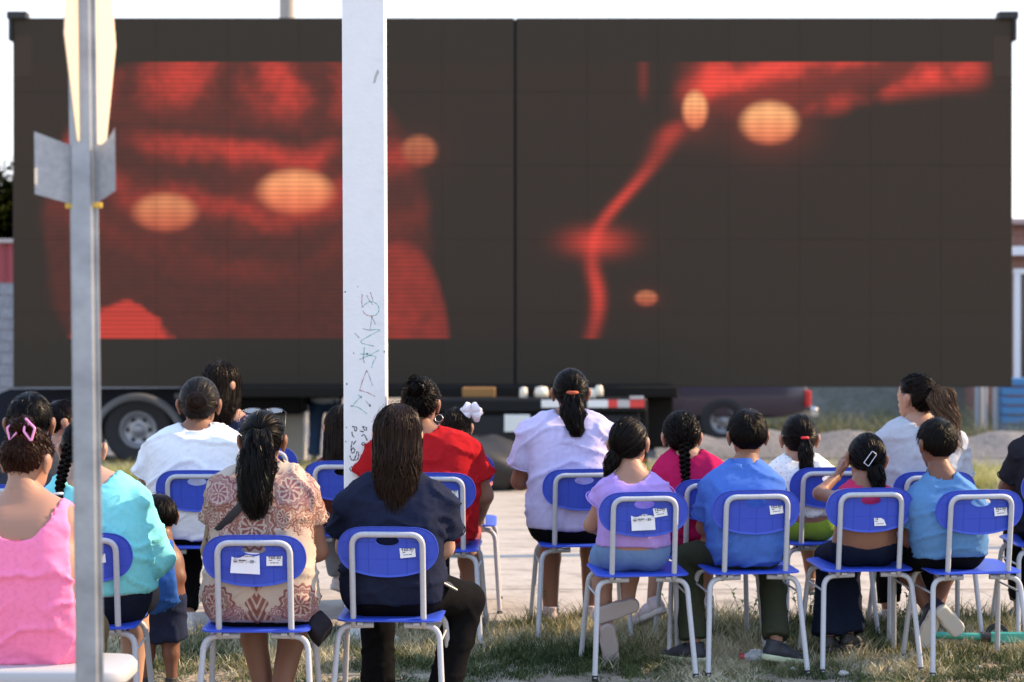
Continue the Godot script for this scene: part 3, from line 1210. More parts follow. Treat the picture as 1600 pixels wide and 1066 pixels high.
func build_sign_post() -> void:
	var d := 5.6
	var s := FOC / d
	var gy := ground_y(d)
	var steel := grainy("galvanised_steel", [[0.0, lin(0.24, 0.26, 0.29)], [0.5, lin(0.32, 0.345, 0.38)], [1.0, lin(0.42, 0.45, 0.48)]], 0.012, 2.0, 0.42, 0.03, false, 0.55)
	var root := thing("sign_post", "grey galvanised sign post in the near foreground with bent metal plates", "sign post", Vector3((142.0 - 800.0) / s, gy, -d))
	root.rotation.z = 0.011
	var hgt := EYE + (HOR + 60.0) / s - gy
	var w := 30.0 / s
	var g := Geo.new()
	# folded channel: a web toward the camera and two flanges, the right one catching the sun
	g.box(Vector3(0, hgt / 2, 0), Vector3(w, hgt, 0.004), 0.001)
	g.box(Vector3(-w / 2 + 0.002, hgt / 2, -0.018), Vector3(0.004, hgt, 0.032), 0.001)
	g.box(Vector3(w / 2 - 0.002, hgt / 2, -0.018), Vector3(0.004, hgt, 0.032), 0.001)
	g.box(Vector3(w / 2 + 0.004, hgt / 2, -0.034), Vector3(0.014, hgt, 0.004), 0.001)
	g.box(Vector3(-w / 2 - 0.004, hgt / 2, -0.034), Vector3(0.014, hgt, 0.004), 0.001)
	part("channel_post", g, steel, root)
	var back := grainy("sign_back", [[0.0, lin(0.30, 0.31, 0.33)], [0.5, lin(0.40, 0.41, 0.43)], [1.0, lin(0.5, 0.5, 0.5)]], 0.03, 6.0, 0.5, 0.06, false, 0.3)
	var ly := func(y: float) -> float: return EYE + (HOR - y) / s - gy
	# upper sign: an octagonal plate almost edge on
	g = Geo.new()
	var oct := PackedVector2Array()
	for q in [[-0.13, -0.22], [0.0, -0.34], [0.13, -0.22], [0.16, 0.0], [0.14, 0.14], [0.08, 0.26], [-0.08, 0.26], [-0.14, 0.14], [-0.16, 0.0]]:
		oct.push_back(Vector2(q[0], q[1]))
	oct = PackedVector2Array([Vector2(-0.075, -0.17), Vector2(0.075, -0.17), Vector2(0.135, 0.085), Vector2(0.11, 0.26), Vector2(-0.11, 0.26), Vector2(-0.135, 0.085)])
	var tr := Geometry2D.triangulate_polygon(oct)
	for i in range(0, tr.size(), 3):
		for z in [-0.0015, 0.0015]:
			g.tri(Vector3(oct[tr[i]].x, oct[tr[i]].y, z), Vector3(oct[tr[i + 1]].x, oct[tr[i + 1]].y, z), Vector3(oct[tr[i + 2]].x, oct[tr[i + 2]].y, z), Vector3(0, 0, signf(z)))
	for i in oct.size():
		var p := oct[i]
		var q := oct[(i + 1) % oct.size()]
		var nn := Vector3(q.y - p.y, p.x - q.x, 0).normalized()
		g.quad(Vector3(p.x, p.y, -0.0015), Vector3(q.x, q.y, -0.0015), Vector3(q.x, q.y, 0.0015), Vector3(p.x, p.y, 0.0015), nn)
	var up := part("upper_plate", g, mat("sign_pale_back", lin(0.60, 0.49, 0.36), 0.55), root)
	up.position = Vector3(0.016, ly.call(112.0), -0.055)
	up.rotation.y = deg_to_rad(73.0)
	g = Geo.new()
	g.tube(PackedVector3Array([Vector3(-0.03, 0, 0), Vector3(0.03, 0, 0)]), 0.006, 8)
	var bolt := part("bolt", g, steel, root)
	bolt.position = Vector3(0.0, ly.call(184.0), -0.05)
	# lower sign: one plate bent round the post, seen from behind
	for sx in [-1.0, 1.0]:
		g = Geo.new()
		var rows := []
		for i in 9:
			var t := i / 8.0
			var row := PackedVector3Array()
			for k in 9:
				var u := k / 8.0
				var x: float = (0.028 + u * (0.077 if sx < 0 else 0.062)) * sx
				var yt := lerpf(210.0, 206.0 - 12.0 * u * u if sx > 0 else 232.0 - 26.0 * u, 1.0) if sx > 0 else lerpf(226.0, 207.0, u)
				if sx > 0:
					yt = lerpf(228.0, 202.0, u * u)
				var yb := lerpf(318.0, 304.0 if sx < 0 else 300.0, u)
				row.push_back(Vector3(x, ly.call(lerpf(yt, yb, t)), -0.02 + 0.06 * pow(u, 1.4)))
			rows.push_back(row)
		g.sheet(rows)
		var thick := []
		for r in rows:
			var rr := PackedVector3Array()
			for p in r:
				rr.push_back(p + Vector3(0, 0, -0.002))
			thick.push_back(rr)
		g.sheet(thick)
		part("bent_plate", g, back, root)
		g = Geo.new()
		g.box(Vector3(sx * 0.034, ly.call(320.0), -0.03), Vector3(0.022, 0.014, 0.006), 0.002)
		part("yellow_tab", g, mat("sign_yellow", lin(0.72, 0.48, 0.06), 0.5), root)


func flat_edge(d: float) -> Callable:
	return func(_x: float) -> float: return d


# ------------------------------------------------------------------ things behind and under the screen
func wheel(parent: Node3D, where: Vector3, r: float, w: float, turn: float, rim_c: Color) -> void:
	var o := Node3D.new()
	o.name = "wheel"
	parent.add_child(o, true)
	o.position = where
	o.basis = Basis(Vector3.UP, turn) * Basis(Vector3.RIGHT, PI / 2)
	var g := Geo.new()
	g.lathe(PackedVector2Array([Vector2(r * 0.56, -w * 0.42), Vector2(r * 0.8, -w * 0.5), Vector2(r * 0.95, -w * 0.46), Vector2(r, -w * 0.3), Vector2(r, w * 0.3), Vector2(r * 0.95, w * 0.46), Vector2(r * 0.8, w * 0.5), Vector2(r * 0.56, w * 0.42)]), 36)
	part("tyre", g, mat("tyre_rubber", lin(0.028, 0.028, 0.03), 0.85), o)
	g = Geo.new()
	g.lathe(PackedVector2Array([Vector2(0.001, w * 0.28), Vector2(r * 0.16, w * 0.28), Vector2(r * 0.19, w * 0.14), Vector2(r * 0.42, w * 0.10), Vector2(r * 0.47, w * 0.34), Vector2(r * 0.57, w * 0.42), Vector2(r * 0.57, -w * 0.42)]), 36)
	part("rim", g, mat("rim_%s" % rim_c.to_html(), rim_c, 0.4, 0.5), o)
	for k in 6:
		g = Geo.new()
		var an := TAU * k / 6.0
		g.lathe(PackedVector2Array([Vector2(0.001, w * 0.125), Vector2(r * 0.075, w * 0.125), Vector2(r * 0.078, w * 0.10)]), 12, Transform3D(Basis(), Vector3(cos(an) * r * 0.31, 0, sin(an) * r * 0.31)))
		part("rim_hole", g, mat("rim_hole_dark", lin(0.02, 0.02, 0.022), 0.9), o)


func slab(parent: Node3D, called: String, px0: float, px1: float, py0: float, py1: float, d: float, depth: float, m: Material, ch := 0.01) -> MeshInstance3D:
	var a := at(px0, py1, d)
	var b := at(px1, py0, d)
	var g := Geo.new()
	g.box(Vector3((a.x + b.x) / 2, (a.y + b.y) / 2, -d - depth / 2) - parent.position, Vector3(b.x - a.x, b.y - a.y, depth), ch)
	return part(called, g, m, parent)


func build_vehicles() -> void:
	var navy := mat("truck_navy", lin(0.010, 0.013, 0.022), 0.55, 0.0, 0.25)
	var black := mat("truck_black", lin(0.010, 0.011, 0.013), 0.6, 0.0, 0.25)
	var greym := mat("truck_grey", lin(0.16, 0.165, 0.175), 0.5)
	# tow vehicle at the left, flank to the camera
	var d := 30.6
	var gy := ground_y(d)
	var root := thing("tow_truck", "dark navy truck flank with grey wheel arch parked at the left under the screen", "truck", Vector3((215.0 - 800.0) * d / FOC, gy, -d))
	var k := d / FOC
	# flank with a round arch cut in it
	var g := Geo.new()
	var wy := EYE + (HOR - 692.0) * k - gy
	var rad := 0.56
	var flank := PackedVector2Array([Vector2(-1.9, wy - 0.12)])
	for i in 25:
		var an := PI - PI * i / 24.0
		flank.push_back(Vector2(cos(an) * rad, wy + sin(an) * rad))
	flank.append_array(PackedVector2Array([Vector2(1.3, wy - 0.12), Vector2(1.35, 0.98), Vector2(1.2, 1.02), Vector2(-1.7, 1.0), Vector2(-1.95, 0.9)]))
	var tr := Geometry2D.triangulate_polygon(flank)
	for i in range(0, tr.size(), 3):
		for z in [0.0, -1.7]:
			g.tri(Vector3(flank[tr[i]].x, flank[tr[i]].y, z), Vector3(flank[tr[i + 1]].x, flank[tr[i + 1]].y, z), Vector3(flank[tr[i + 2]].x, flank[tr[i + 2]].y, z), Vector3(0, 0, 1 if z == 0.0 else -1))
	for i in flank.size():
		var p := flank[i]
		var q := flank[(i + 1) % flank.size()]
		g.quad(Vector3(p.x, p.y, 0), Vector3(q.x, q.y, 0), Vector3(q.x, q.y, -1.7), Vector3(p.x, p.y, -1.7), Vector3(p.y - q.y, q.x - p.x, 0).normalized())
	part("body", g, navy, root)
	g = Geo.new()
	var rows := []
	for e in [[0.555, 0.005], [0.56, 0.06], [0.60, 0.075], [0.655, 0.05], [0.66, 0.0]]:
		var row := PackedVector3Array()
		for i in 25:
			var an := PI - PI * i / 24.0
			row.push_back(Vector3(cos(an) * e[0], wy + sin(an) * e[0], e[1]))
		rows.push_back(row)
	g.sheet(rows)
	part("wheel_arch", g, greym, root)
	wheel(root, Vector3(0, 0.455, -0.12), 0.455, 0.26, 0.0, lin(0.32, 0.33, 0.35))
	wheel(root, Vector3(0, 0.455, -1.5), 0.455, 0.26, PI, lin(0.32, 0.33, 0.35))
	g = Geo.new()
	g.box(Vector3(-0.62, wy - 0.02, 0.03), Vector3(0.30, 0.11, 0.06), 0.02)
	part("step", g, mat("chrome_step", lin(0.55, 0.56, 0.58), 0.3, 0.7), root)
	g = Geo.new()
	g.box(Vector3(0.62, wy + 0.62, 0.012), Vector3(0.26, 0.07, 0.02), 0.008)
	g.box(Vector3(0.66, wy + 0.5, 0.012), Vector3(0.16, 0.10, 0.02), 0.008)
	part("side_trim", g, greym, root)

	# rear of the screen trailer in the middle
	d = 27.4
	gy = ground_y(d)
	root = thing("screen_trailer", "black rear end of the screen trailer with red and white reflective tape and plate", "trailer", Vector3(0.15, gy, -d))
	slab(root, "tail_beam", 632, 1012, 622, 646, d, 0.5, black, 0.03)
	slab(root, "rear_cabinet", 655, 1000, 646, 704, d + 0.06, 1.6, mat("trailer_cabinet", lin(0.016, 0.017, 0.020), 0.6, 0.0, 0.25), 0.02)
	slab(root, "cabinet_door", 664, 846, 650, 700, d + 0.03, 0.03, mat("trailer_door", lin(0.021, 0.022, 0.025), 0.55, 0.0, 0.25), 0.008)
	slab(root, "cabinet_door", 852, 994, 650, 700, d + 0.03, 0.03, mat("trailer_door", lin(0.021, 0.022, 0.025), 0.55, 0.0, 0.25), 0.008)
	slab(root, "licence_plate", 788, 828, 648, 675, d - 0.01, 0.012, mat("plate_white", lin(0.66, 0.68, 0.66), 0.5), 0.003)
	var tape := [[918, 950, "white"], [950, 965, "red"], [965, 984, "grey"], [984, 1007, "red"], [846, 884, "white"]]
	var tc := {"white": lin(0.72, 0.72, 0.72), "red": lin(0.62, 0.035, 0.03), "grey": lin(0.42, 0.40, 0.40)}
	for t in tape:
		slab(root, "reflective_tape", t[0], t[1], 625, 637, d - 0.006, 0.006, mat("tape_" + t[2], tc[t[2]], 0.4), 0.001)
	slab(root, "reflector", 984, 1006, 619, 624, d - 0.01, 0.02, mat("tape_grey", tc["grey"], 0.4), 0.003)
	slab(root, "under_bar", 740, 862, 712, 730, d + 0.1, 0.12, mat("bar_grey", lin(0.085, 0.09, 0.10), 0.5), 0.02)
	slab(root, "support_leg", 1000, 1012, 640, 735, d + 0.2, 0.12, black, 0.01)
	slab(root, "deck", 290, 1060, 604, 622, d + 1.2, 3.2, mat("deck_dark", lin(0.014, 0.013, 0.012), 0.8, 0.0, 0.2), 0.02)
	slab(root, "tool_locker", 292, 470, 622, 648, d + 2.6, 1.4, black, 0.02)
	slab(root, "rear_post", 1008, 1052, 622, 700, d + 1.6, 0.5, mat("deck_dark", lin(0.014, 0.013, 0.012), 0.8), 0.02)
	for q in [[818, 610, 0.05], [846, 609, 0.085], [925, 612, 0.05], [936, 607, 0.05]]:
		g = Geo.new()
		var c := at(q[0], q[1] + 4, d + 0.15) - root.position
		g.lathe(PackedVector2Array([Vector2(0.001, 0.07), Vector2(q[2] * 0.8, 0.06), Vector2(q[2], 0.0), Vector2(q[2], -0.06), Vector2(0.001, -0.06)]), 16, Transform3D(Basis(), c))
		part("marker_lamp", g, mat("lamp_lens_pale", lin(0.70, 0.64, 0.52), 0.3), root)
	slab(root, "timber_block", 722, 774, 606, 621, d + 0.25, 0.3, mat("timber_orange", lin(0.26, 0.13, 0.035), 0.8), 0.008)
	wheel(root, Vector3(at(762, 700, d).x - root.position.x, 0.43, -0.9), 0.43, 0.30, PI / 2, lin(0.2, 0.2, 0.2))
	wheel(root, Vector3(at(722, 700, d).x - root.position.x, 0.43, -0.9), 0.43, 0.30, PI / 2, lin(0.2, 0.2, 0.2))
	wheel(root, Vector3(at(985, 700, d).x - root.position.x, 0.43, -0.9), 0.43, 0.30, PI / 2, lin(0.2, 0.2, 0.2))
	# tarpaulin heap on the street in front of it
	g = Geo.new()
	rows = []
	for i in 15:
		var row := PackedVector3Array()
		var an := PI * i / 14.0
		for j in 25:
			var bb := TAU * j / 24.0
			var wob := 1.0 + 0.16 * fold.get_noise_3d(cos(bb) * 60.0, an * 40.0, sin(bb) * 60.0)
			var p := Vector3(sin(an) * cos(bb) * 0.78 * wob, cos(an) * 0.33 * wob + 0.26, sin(an) * sin(bb) * 0.5 * wob)
			p.y = maxf(p.y, 0.0)
			row.push_back(p)
		rows.push_back(row)
	g.sheet(rows)
	var heap := solo("tarpaulin_heap", g, grainy("tarpaulin_black", [[0.0, lin(0.008, 0.008, 0.009)], [1.0, lin(0.024, 0.022, 0.021)]], 0.04, 3.0, 0.6, 0.3, false), "black tarpaulin heap on the street behind the woman in red", "tarpaulin")
	heap.position = Vector3(at(745, 700, 25.6).x, ground_y(25.6), -25.6)

	# pickup seen past the trailer
	d = 36.0
	gy = ground_y(d)
	root = thing("pickup_truck", "dark maroon pickup truck parked behind the trailer, red tail lamp showing", "pickup truck", Vector3(at(1263, 700, d).x, gy, -d))
	var maroon := mat("pickup_maroon", lin(0.040, 0.026, 0.045), 0.25)
	maroon.clearcoat_enabled = true
	maroon.clearcoat = 0.8
	g = Geo.new()
	rows = []
	# body side sections from the tail to the nose: [x, lowest, highest, half width]
	for q in [[0.0, 0.55, 0.98, 0.78], [-0.06, 0.5, 1.02, 0.86], [-0.4, 0.42, 1.03, 0.9], [-1.4, 0.40, 1.04, 0.92], [-1.95, 0.40, 1.05, 0.93], [-2.0, 0.40, 1.05, 0.93], [-3.4, 0.40, 1.04, 0.93], [-4.6, 0.42, 0.98, 0.9], [-5.1, 0.5, 0.9, 0.8]]:
		var row := PackedVector3Array()
		for c in [[-1.0, 0.1], [-1.02, 0.5], [-1.0, 0.8], [-0.93, 1.0], [-0.8, 1.02], [0.8, 1.02], [0.93, 1.0], [1.0, 0.8], [1.02, 0.5], [1.0, 0.1], [0.9, 0.0], [-0.9, 0.0]]:
			row.push_back(Vector3(q[0], lerpf(q[1], q[2], c[1]), -c[0] * q[3] - 0.93))
		rows.push_back(row)
	g.sheet(rows, true)
	part("body", g, maroon, root)
	g = Geo.new()
	rows = []
	for q in [[-1.98, 1.02, 0.86], [-2.15, 1.55, 0.74], [-2.5, 1.66, 0.72], [-3.3, 1.64, 0.72], [-3.95, 1.05, 0.86]]:
		rows.push_back(PackedVector3Array([Vector3(q[0], 1.0, -0.93 - q[2]), Vector3(q[0], q[1], -0.93 - q[2] * 0.92), Vector3(q[0], q[1], -0.93 + q[2] * 0.92), Vector3(q[0], 1.0, -0.93 + q[2])]))
	g.sheet(rows)
	part("cab", g, mat("pickup_glass", lin(0.02, 0.022, 0.026), 0.08), root)
	g = Geo.new()
	g.box(Vector3(0.0, 0.72, -0.08), Vector3(0.10, 0.26, 0.12), 0.02)
	part("tail_lamp", g, mat("tail_lamp_red", lin(0.55, 0.015, 0.02), 0.15), root)
	g = Geo.new()
	g.box(Vector3(0.1, 0.5, -0.93), Vector3(0.14, 0.16, 1.7), 0.03)
	part("bumper", g, mat("bumper_chrome", lin(0.5, 0.5, 0.52), 0.2, 0.9), root)
	for x in [-1.33, -4.3]:
		wheel(root, Vector3(x, 0.37, -0.1), 0.37, 0.24, 0.0, lin(0.30, 0.31, 0.33))
		wheel(root, Vector3(x, 0.37, -1.76), 0.37, 0.24, PI, lin(0.30, 0.31, 0.33))


func tree(where: Vector3, hgt: float, rad: float, seed_: int, label: String, leaves: int, leaf_c: Color) -> void:
	var r := RandomNumberGenerator.new()
	r.seed = seed_
	var root := thing("street_tree", label, "tree", where)
	var g := Geo.new()
	var top := hgt * 0.55
	g.tube(PackedVector3Array([Vector3.ZERO, Vector3(0.06, top * 0.35, 0.03), Vector3(-0.04, top * 0.7, 0.02), Vector3(0.03, top, 0)]), 0.14, 10, 0.07)
	var ends := []
	for k in 9:
		var an := TAU * k / 9.0 + r.randf() * 0.5
		var y0 := top * r.randf_range(0.6, 1.0)
		var e := Vector3(cos(an) * rad * r.randf_range(0.45, 0.8), hgt * r.randf_range(0.6, 0.92), sin(an) * rad * r.randf_range(0.45, 0.8))
		g.tube(PackedVector3Array([Vector3(0, y0, 0), Vector3(e.x * 0.4, lerpf(y0, e.y, 0.55), e.z * 0.4), e]), 0.05, 6, 0.012)
		ends.push_back(e)
	part("trunk", g, grainy("bark", [[0.0, lin(0.06, 0.045, 0.03)], [1.0, lin(0.16, 0.125, 0.09)]], 0.05, 3.0, 0.95, 0.6, false), root)
	g = Geo.new()
	g.coloured = true
	for i in leaves:
		var c: Vector3 = ends[r.randi() % ends.size()]
		var q := Vector3(r.randfn(0, 1), r.randfn(0, 0.8), r.randfn(0, 1)) * rad * 0.26
		var p := c + q
		var s := r.randf_range(0.06, 0.12)
		var b := Basis.from_euler(Vector3(r.randf() * TAU, r.randf() * TAU, r.randf() * TAU))
		g.tint = leaf_c * r.randf_range(0.7, 1.35)
		var k := g.vert(p + b * Vector3(-s, 0, 0), b.z)
		g.vert(p + b * Vector3(0, s * 0.45, 0), b.z)
		g.vert(p + b * Vector3(s, 0, 0), b.z)
		g.vert(p + b * Vector3(0, -s * 0.45, 0), b.z)
		g.ix.append_array(PackedInt32Array([k, k + 2, k + 1, k, k + 3, k + 2]))
	var lm := mat("tree_leaf", Color.WHITE, 0.6, 0.0, 0.4)
	lm.vertex_color_use_as_albedo = true
	lm.backlight_enabled = true
	lm.backlight = Color(0.5, 0.55, 0.3)
	part("crown", g, lm, root)


func block_wall(px0: float, px1: float, py0: float, d: float, bw: float, bh: float, m: Material, mortar: Material, label: String) -> void:
	var gy := ground_y(d)
	var a := at(px0, 0, d).x
	var b := at(px1, 0, d).x
	var top := at(0, py0, d).y
	var root := thing("block_wall", label, "wall", Vector3((a + b) / 2, gy, -d))
	var g := Geo.new()
	g.box(Vector3(0, (top - gy) / 2, -0.1), Vector3(b - a, top - gy, 0.16), 0.0)
	part("mortar", g, mortar, root)
	var rows_ := int((top - gy) / bh)
	var n := int((b - a) / bw)
	var bm := BoxMesh.new()
	bm.size = Vector3(bw - 0.014, bh - 0.014, 0.19)
	for j in rows_:
		for i in n + 1:
			var x := a - (a + b) / 2 + (i + (0.5 if j % 2 == 0 else 0.0)) * bw
			if x - bw / 2 < (a - b) / 2 - 0.01 or x + bw / 2 > (b - a) / 2 + 0.01:
				continue
			var o := part("block", bm, m, root)
			o.position = Vector3(x, (j + 0.5) * bh, -0.095 + rng.randf_range(-0.004, 0.004))


func build_background() -> void:
	var blockm := grainy("grey_block", [[0.0, lin(0.22, 0.23, 0.25)], [1.0, lin(0.34, 0.35, 0.37)]], 0.03, 1.2, 0.95, 0.5)
	var mortar := mat("mortar_grey", lin(0.20, 0.20, 0.21), 0.95)
	block_wall(-110, 60, 442, 40.0, 0.4, 0.2, blockm, mortar, "grey concrete block wall at the far left past the screen")
	# red container above the wall
	var d := 46.0
	var a := at(-140, 380, d)
	var root := thing("red_shed", "red corrugated shed rising over the grey block wall at the left", "shed", Vector3(a.x + 1.6, ground_y(d), -d))
	var red := mat("shed_red", lin(0.30, 0.055, 0.065), 0.6)
	var g := Geo.new()
	var hh := a.y - ground_y(d)
	var rows := []
	for y in [0.0, hh]:
		var row := PackedVector3Array()
		for i in 60:
			row.push_back(Vector3(-1.6 + i * 0.045, y, 0.03 * (1.0 if (i / 2) % 2 == 0 else -1.0)))
		rows.push_back(row)
	g.sheet(rows)
	part("corrugated_wall", g, red, root)
	g = Geo.new()
	g.box(Vector3(-0.25, hh + 0.04, -1.2), Vector3(2.9, 0.08, 2.6), 0.01)
	part("roof", g, mat("shed_roof", lin(0.4, 0.36, 0.35), 0.6), root)
	tree(Vector3(at(-40, 0, 52.0).x, ground_y(52.0), -52.0), 5.6, 1.7, 11, "green leafy tree behind the red shed at the left edge", 15000, Color(0.13, 0.19, 0.06))

	# brick house past the right edge of the screen
	d = 42.0
	var k := d / FOC
	var x0 := at(1540, 0, d).x
	root = thing("brick_house", "brick house with white window frame at the far right beyond the screen", "house", Vector3(x0, ground_y(d), -d))
	var gy := ground_y(d)
	var ly := func(y: float) -> float: return EYE + (HOR - y) * k - gy
	var brick := grainy("house_brick", [[0.0, lin(0.20, 0.10, 0.08)], [0.5, lin(0.27, 0.14, 0.11)], [1.0, lin(0.34, 0.20, 0.16)]], 0.05, 1.0, 0.95, 0.4)
	g = Geo.new()
	g.box(Vector3(2.2, ly.call(350.0) / 2, -2.0), Vector3(4.4, ly.call(350.0), 4.0), 0.01)
	part("wall", g, brick, root)
	var whitep := mat("house_white", lin(0.74, 0.74, 0.76), 0.6)
	g = Geo.new()
	g.box(Vector3(2.2, ly.call(393.0), 0.12), Vector3(4.6, 14.0 * k, 0.30), 0.01)
	part("ledge", g, whitep, root)
	g = Geo.new()
	g.box(Vector3(2.2, ly.call(347.0), -1.9), Vector3(4.7, 0.10, 4.4), 0.01)
	part("roof", g, mat("house_roof", lin(0.42, 0.30, 0.29), 0.8), root)
	var win := Node3D.new()
	win.name = "window"
	root.add_child(win)
	win.position = Vector3((1583.0 - 1540.0) * k, ly.call(600.0), 0.0)
	g = Geo.new()
	var ww := 1.5
	var wh := 180.0 * k
	g.box(Vector3(0.06, wh / 2, 0.05), Vector3(0.12, wh, 0.10), 0.01)
	g.box(Vector3(ww, wh / 2, 0.05), Vector3(0.12, wh, 0.10), 0.01)
	g.box(Vector3(ww / 2 + 0.03, 0.05, 0.051), Vector3(ww + 0.08, 0.10, 0.11), 0.01)
	g.box(Vector3(ww / 2 + 0.03, wh - 0.05, 0.051), Vector3(ww + 0.08, 0.10, 0.11), 0.01)
	g.box(Vector3(ww / 2 + 0.03, wh / 2, 0.03), Vector3(0.05, wh - 0.1, 0.05), 0.005)
	part("frame", g, whitep, win)
	for i in 2:
		g = Geo.new()
		g.box(Vector3(0.12 + (ww - 0.12) * (0.25 + 0.5 * i) + 0.0, wh / 2, 0.012), Vector3((ww - 0.12) * 0.5 - 0.05, wh - 0.2, 0.008))
		part("pane", g, mat("window_glass_dark", lin(0.03, 0.035, 0.04), 0.06), win)

	# low hedge bank, gravel mound and fence behind the street at the right
	g = Geo.new()
	rows = []
	for i in 13:
		var row := PackedVector3Array()
		var t := i / 12.0
		for j in 61:
			var x := 2.0 + j * 0.2
			var b := sin(t * PI)
			row.push_back(Vector3(x, ground_y(33.0) + 0.36 * b * (0.75 + 0.5 * fold.get_noise_2d(x * 14.0, t * 30.0)) + 0.02, -31.8 - t * 2.6))
		rows.push_back(row)
	g.sheet(rows)
	structure("gravel_mound", g, mats["gravel_lot"], "low mound of grey gravel behind the verge at the right")
	d = 44.0
	var greyw := grainy("plaster_wall", [[0.0, lin(0.13, 0.145, 0.12)], [0.5, lin(0.17, 0.18, 0.155)], [1.0, lin(0.23, 0.235, 0.215)]], 0.02, 0.4, 0.95, 0.4)
	g = Geo.new()
	g.box(Vector3(0, 0.8, 0), Vector3(10.0, 1.6, 0.2), 0.01)
	var o := solo("plaster_wall", g, greyw, "grey green plaster wall low behind the gravel at the right", "wall")
	o.position = Vector3(at(1500, 0, d).x, ground_y(d), -d)
	var sh := [tuft(26, 0.7, 0.3, 0.012, 8), tuft(22, 0.5, 0.34, 0.012, 9)]
	scatter("dry_scrub", "grey green dry scrub in front of the plaster wall", 500, sh, func():
		var x := rng.randf_range(4.0, 12.0)
		var dd := rng.randf_range(36.5, 42.5)
		return Vector3(x, ground_y(dd) - 0.01, -dd), [Color(0.10, 0.12, 0.07), Color(0.16, 0.17, 0.10), Color(0.26, 0.24, 0.16)], 0.5, 1.1)
	for q in [[1530, 13], [1556, 9], [1540, 6]]:
		g = Geo.new()
		var dd: float = 38.0 + q[1] * 0.1
		g.tube(PackedVector3Array([Vector3.ZERO, Vector3(0, 2.2, 0)]), q[1] * 0.5 * dd / FOC, 12)
		var po := solo("fence_pole", g, mat("fence_pole_grey", lin(0.33, 0.35, 0.37), 0.6), ["widest grey fence pole beside the blue crate", "middle grey fence pole nearest the blue crate", "thin grey fence pole between its two neighbours"][[1530, 1556, 1540].find(q[0])], "pole", "fence poles at the right")
		po.position = Vector3(at(q[0], 0, dd).x, ground_y(dd), -dd)
	d = 39.0
	root = thing("blue_crate", "blue slatted crate standing at the right edge under the screen corner", "crate", Vector3(at(1590, 0, d).x, ground_y(d), -d))
	for j in 6:
		g = Geo.new()
		g.box(Vector3(0, 0.12 + j * 0.16, 0), Vector3(0.62, 0.125, 0.5), 0.01)
		part("slat", g, mat("crate_blue", lin(0.05, 0.20, 0.42), 0.5), root)
	for sx in [-0.27, 0.27]:
		g = Geo.new()
		g.box(Vector3(sx, 0.52, 0.0), Vector3(0.06, 1.02, 0.46), 0.01)
		part("upright", g, mat("crate_blue_dark", lin(0.03, 0.10, 0.24), 0.5), root)

	# utility pole over the screen top
	d = 34.0
	g = Geo.new()
	g.tube(PackedVector3Array([Vector3.ZERO, Vector3(0, 9.0, 0)]), 0.15, 16, 0.10)
	var up := solo("utility_pole", g, mat("pole_concrete", lin(0.40, 0.36, 0.31), 0.9), "beige concrete utility pole rising behind the screen top", "utility pole")
	up.position = Vector3(at(448.5, 0, d).x, ground_y(d), -d)

	# poles out of the frame at the right whose long shadows cross the street
	for q in [[8.6, 17.4, 0.16, 6.5, "thick timber pole on the street side right of the picture"], [7.6, 20.5, 0.05, 5.5, "thin steel pole on the far street side right of the picture"]]:
		g = Geo.new()
		g.tube(PackedVector3Array([Vector3.ZERO, Vector3(0, q[3], 0)]), q[2], 14, q[2] * 0.8)
		var pp := solo("street_pole", g, mat("pole_timber", lin(0.16, 0.12, 0.09), 0.9), q[4], "pole")
		pp.position = Vector3(q[0], ground_y(q[1]), -q[1])

	# cream cabinet beside the standing man
	d = 31.2
	root = thing("utility_cabinet", "cream painted utility cabinet beside the standing person in jeans", "cabinet", Vector3(at(440, 0, d).x, ground_y(d), -d))
	slab(root, "cabinet_body", 404, 474, 650, 735, d, 0.4, mat("cabinet_cream", lin(0.70, 0.66, 0.58), 0.6), 0.015)
	slab(root, "cabinet_lid", 402, 476, 645, 650, d - 0.02, 0.44, mat("cabinet_lid", lin(0.62, 0.58, 0.5), 0.6), 0.01)


# ------------------------------------------------------------------ people
var head_v: PackedVector3Array
var head_i: PackedInt32Array
var head_c: PackedColorArray
var hand_v: PackedVector3Array
var hand_i: PackedInt32Array
var shoe_v: PackedVector3Array
var shoe_i: PackedInt32Array
var sole_v: PackedVector3Array
var sole_i: PackedInt32Array


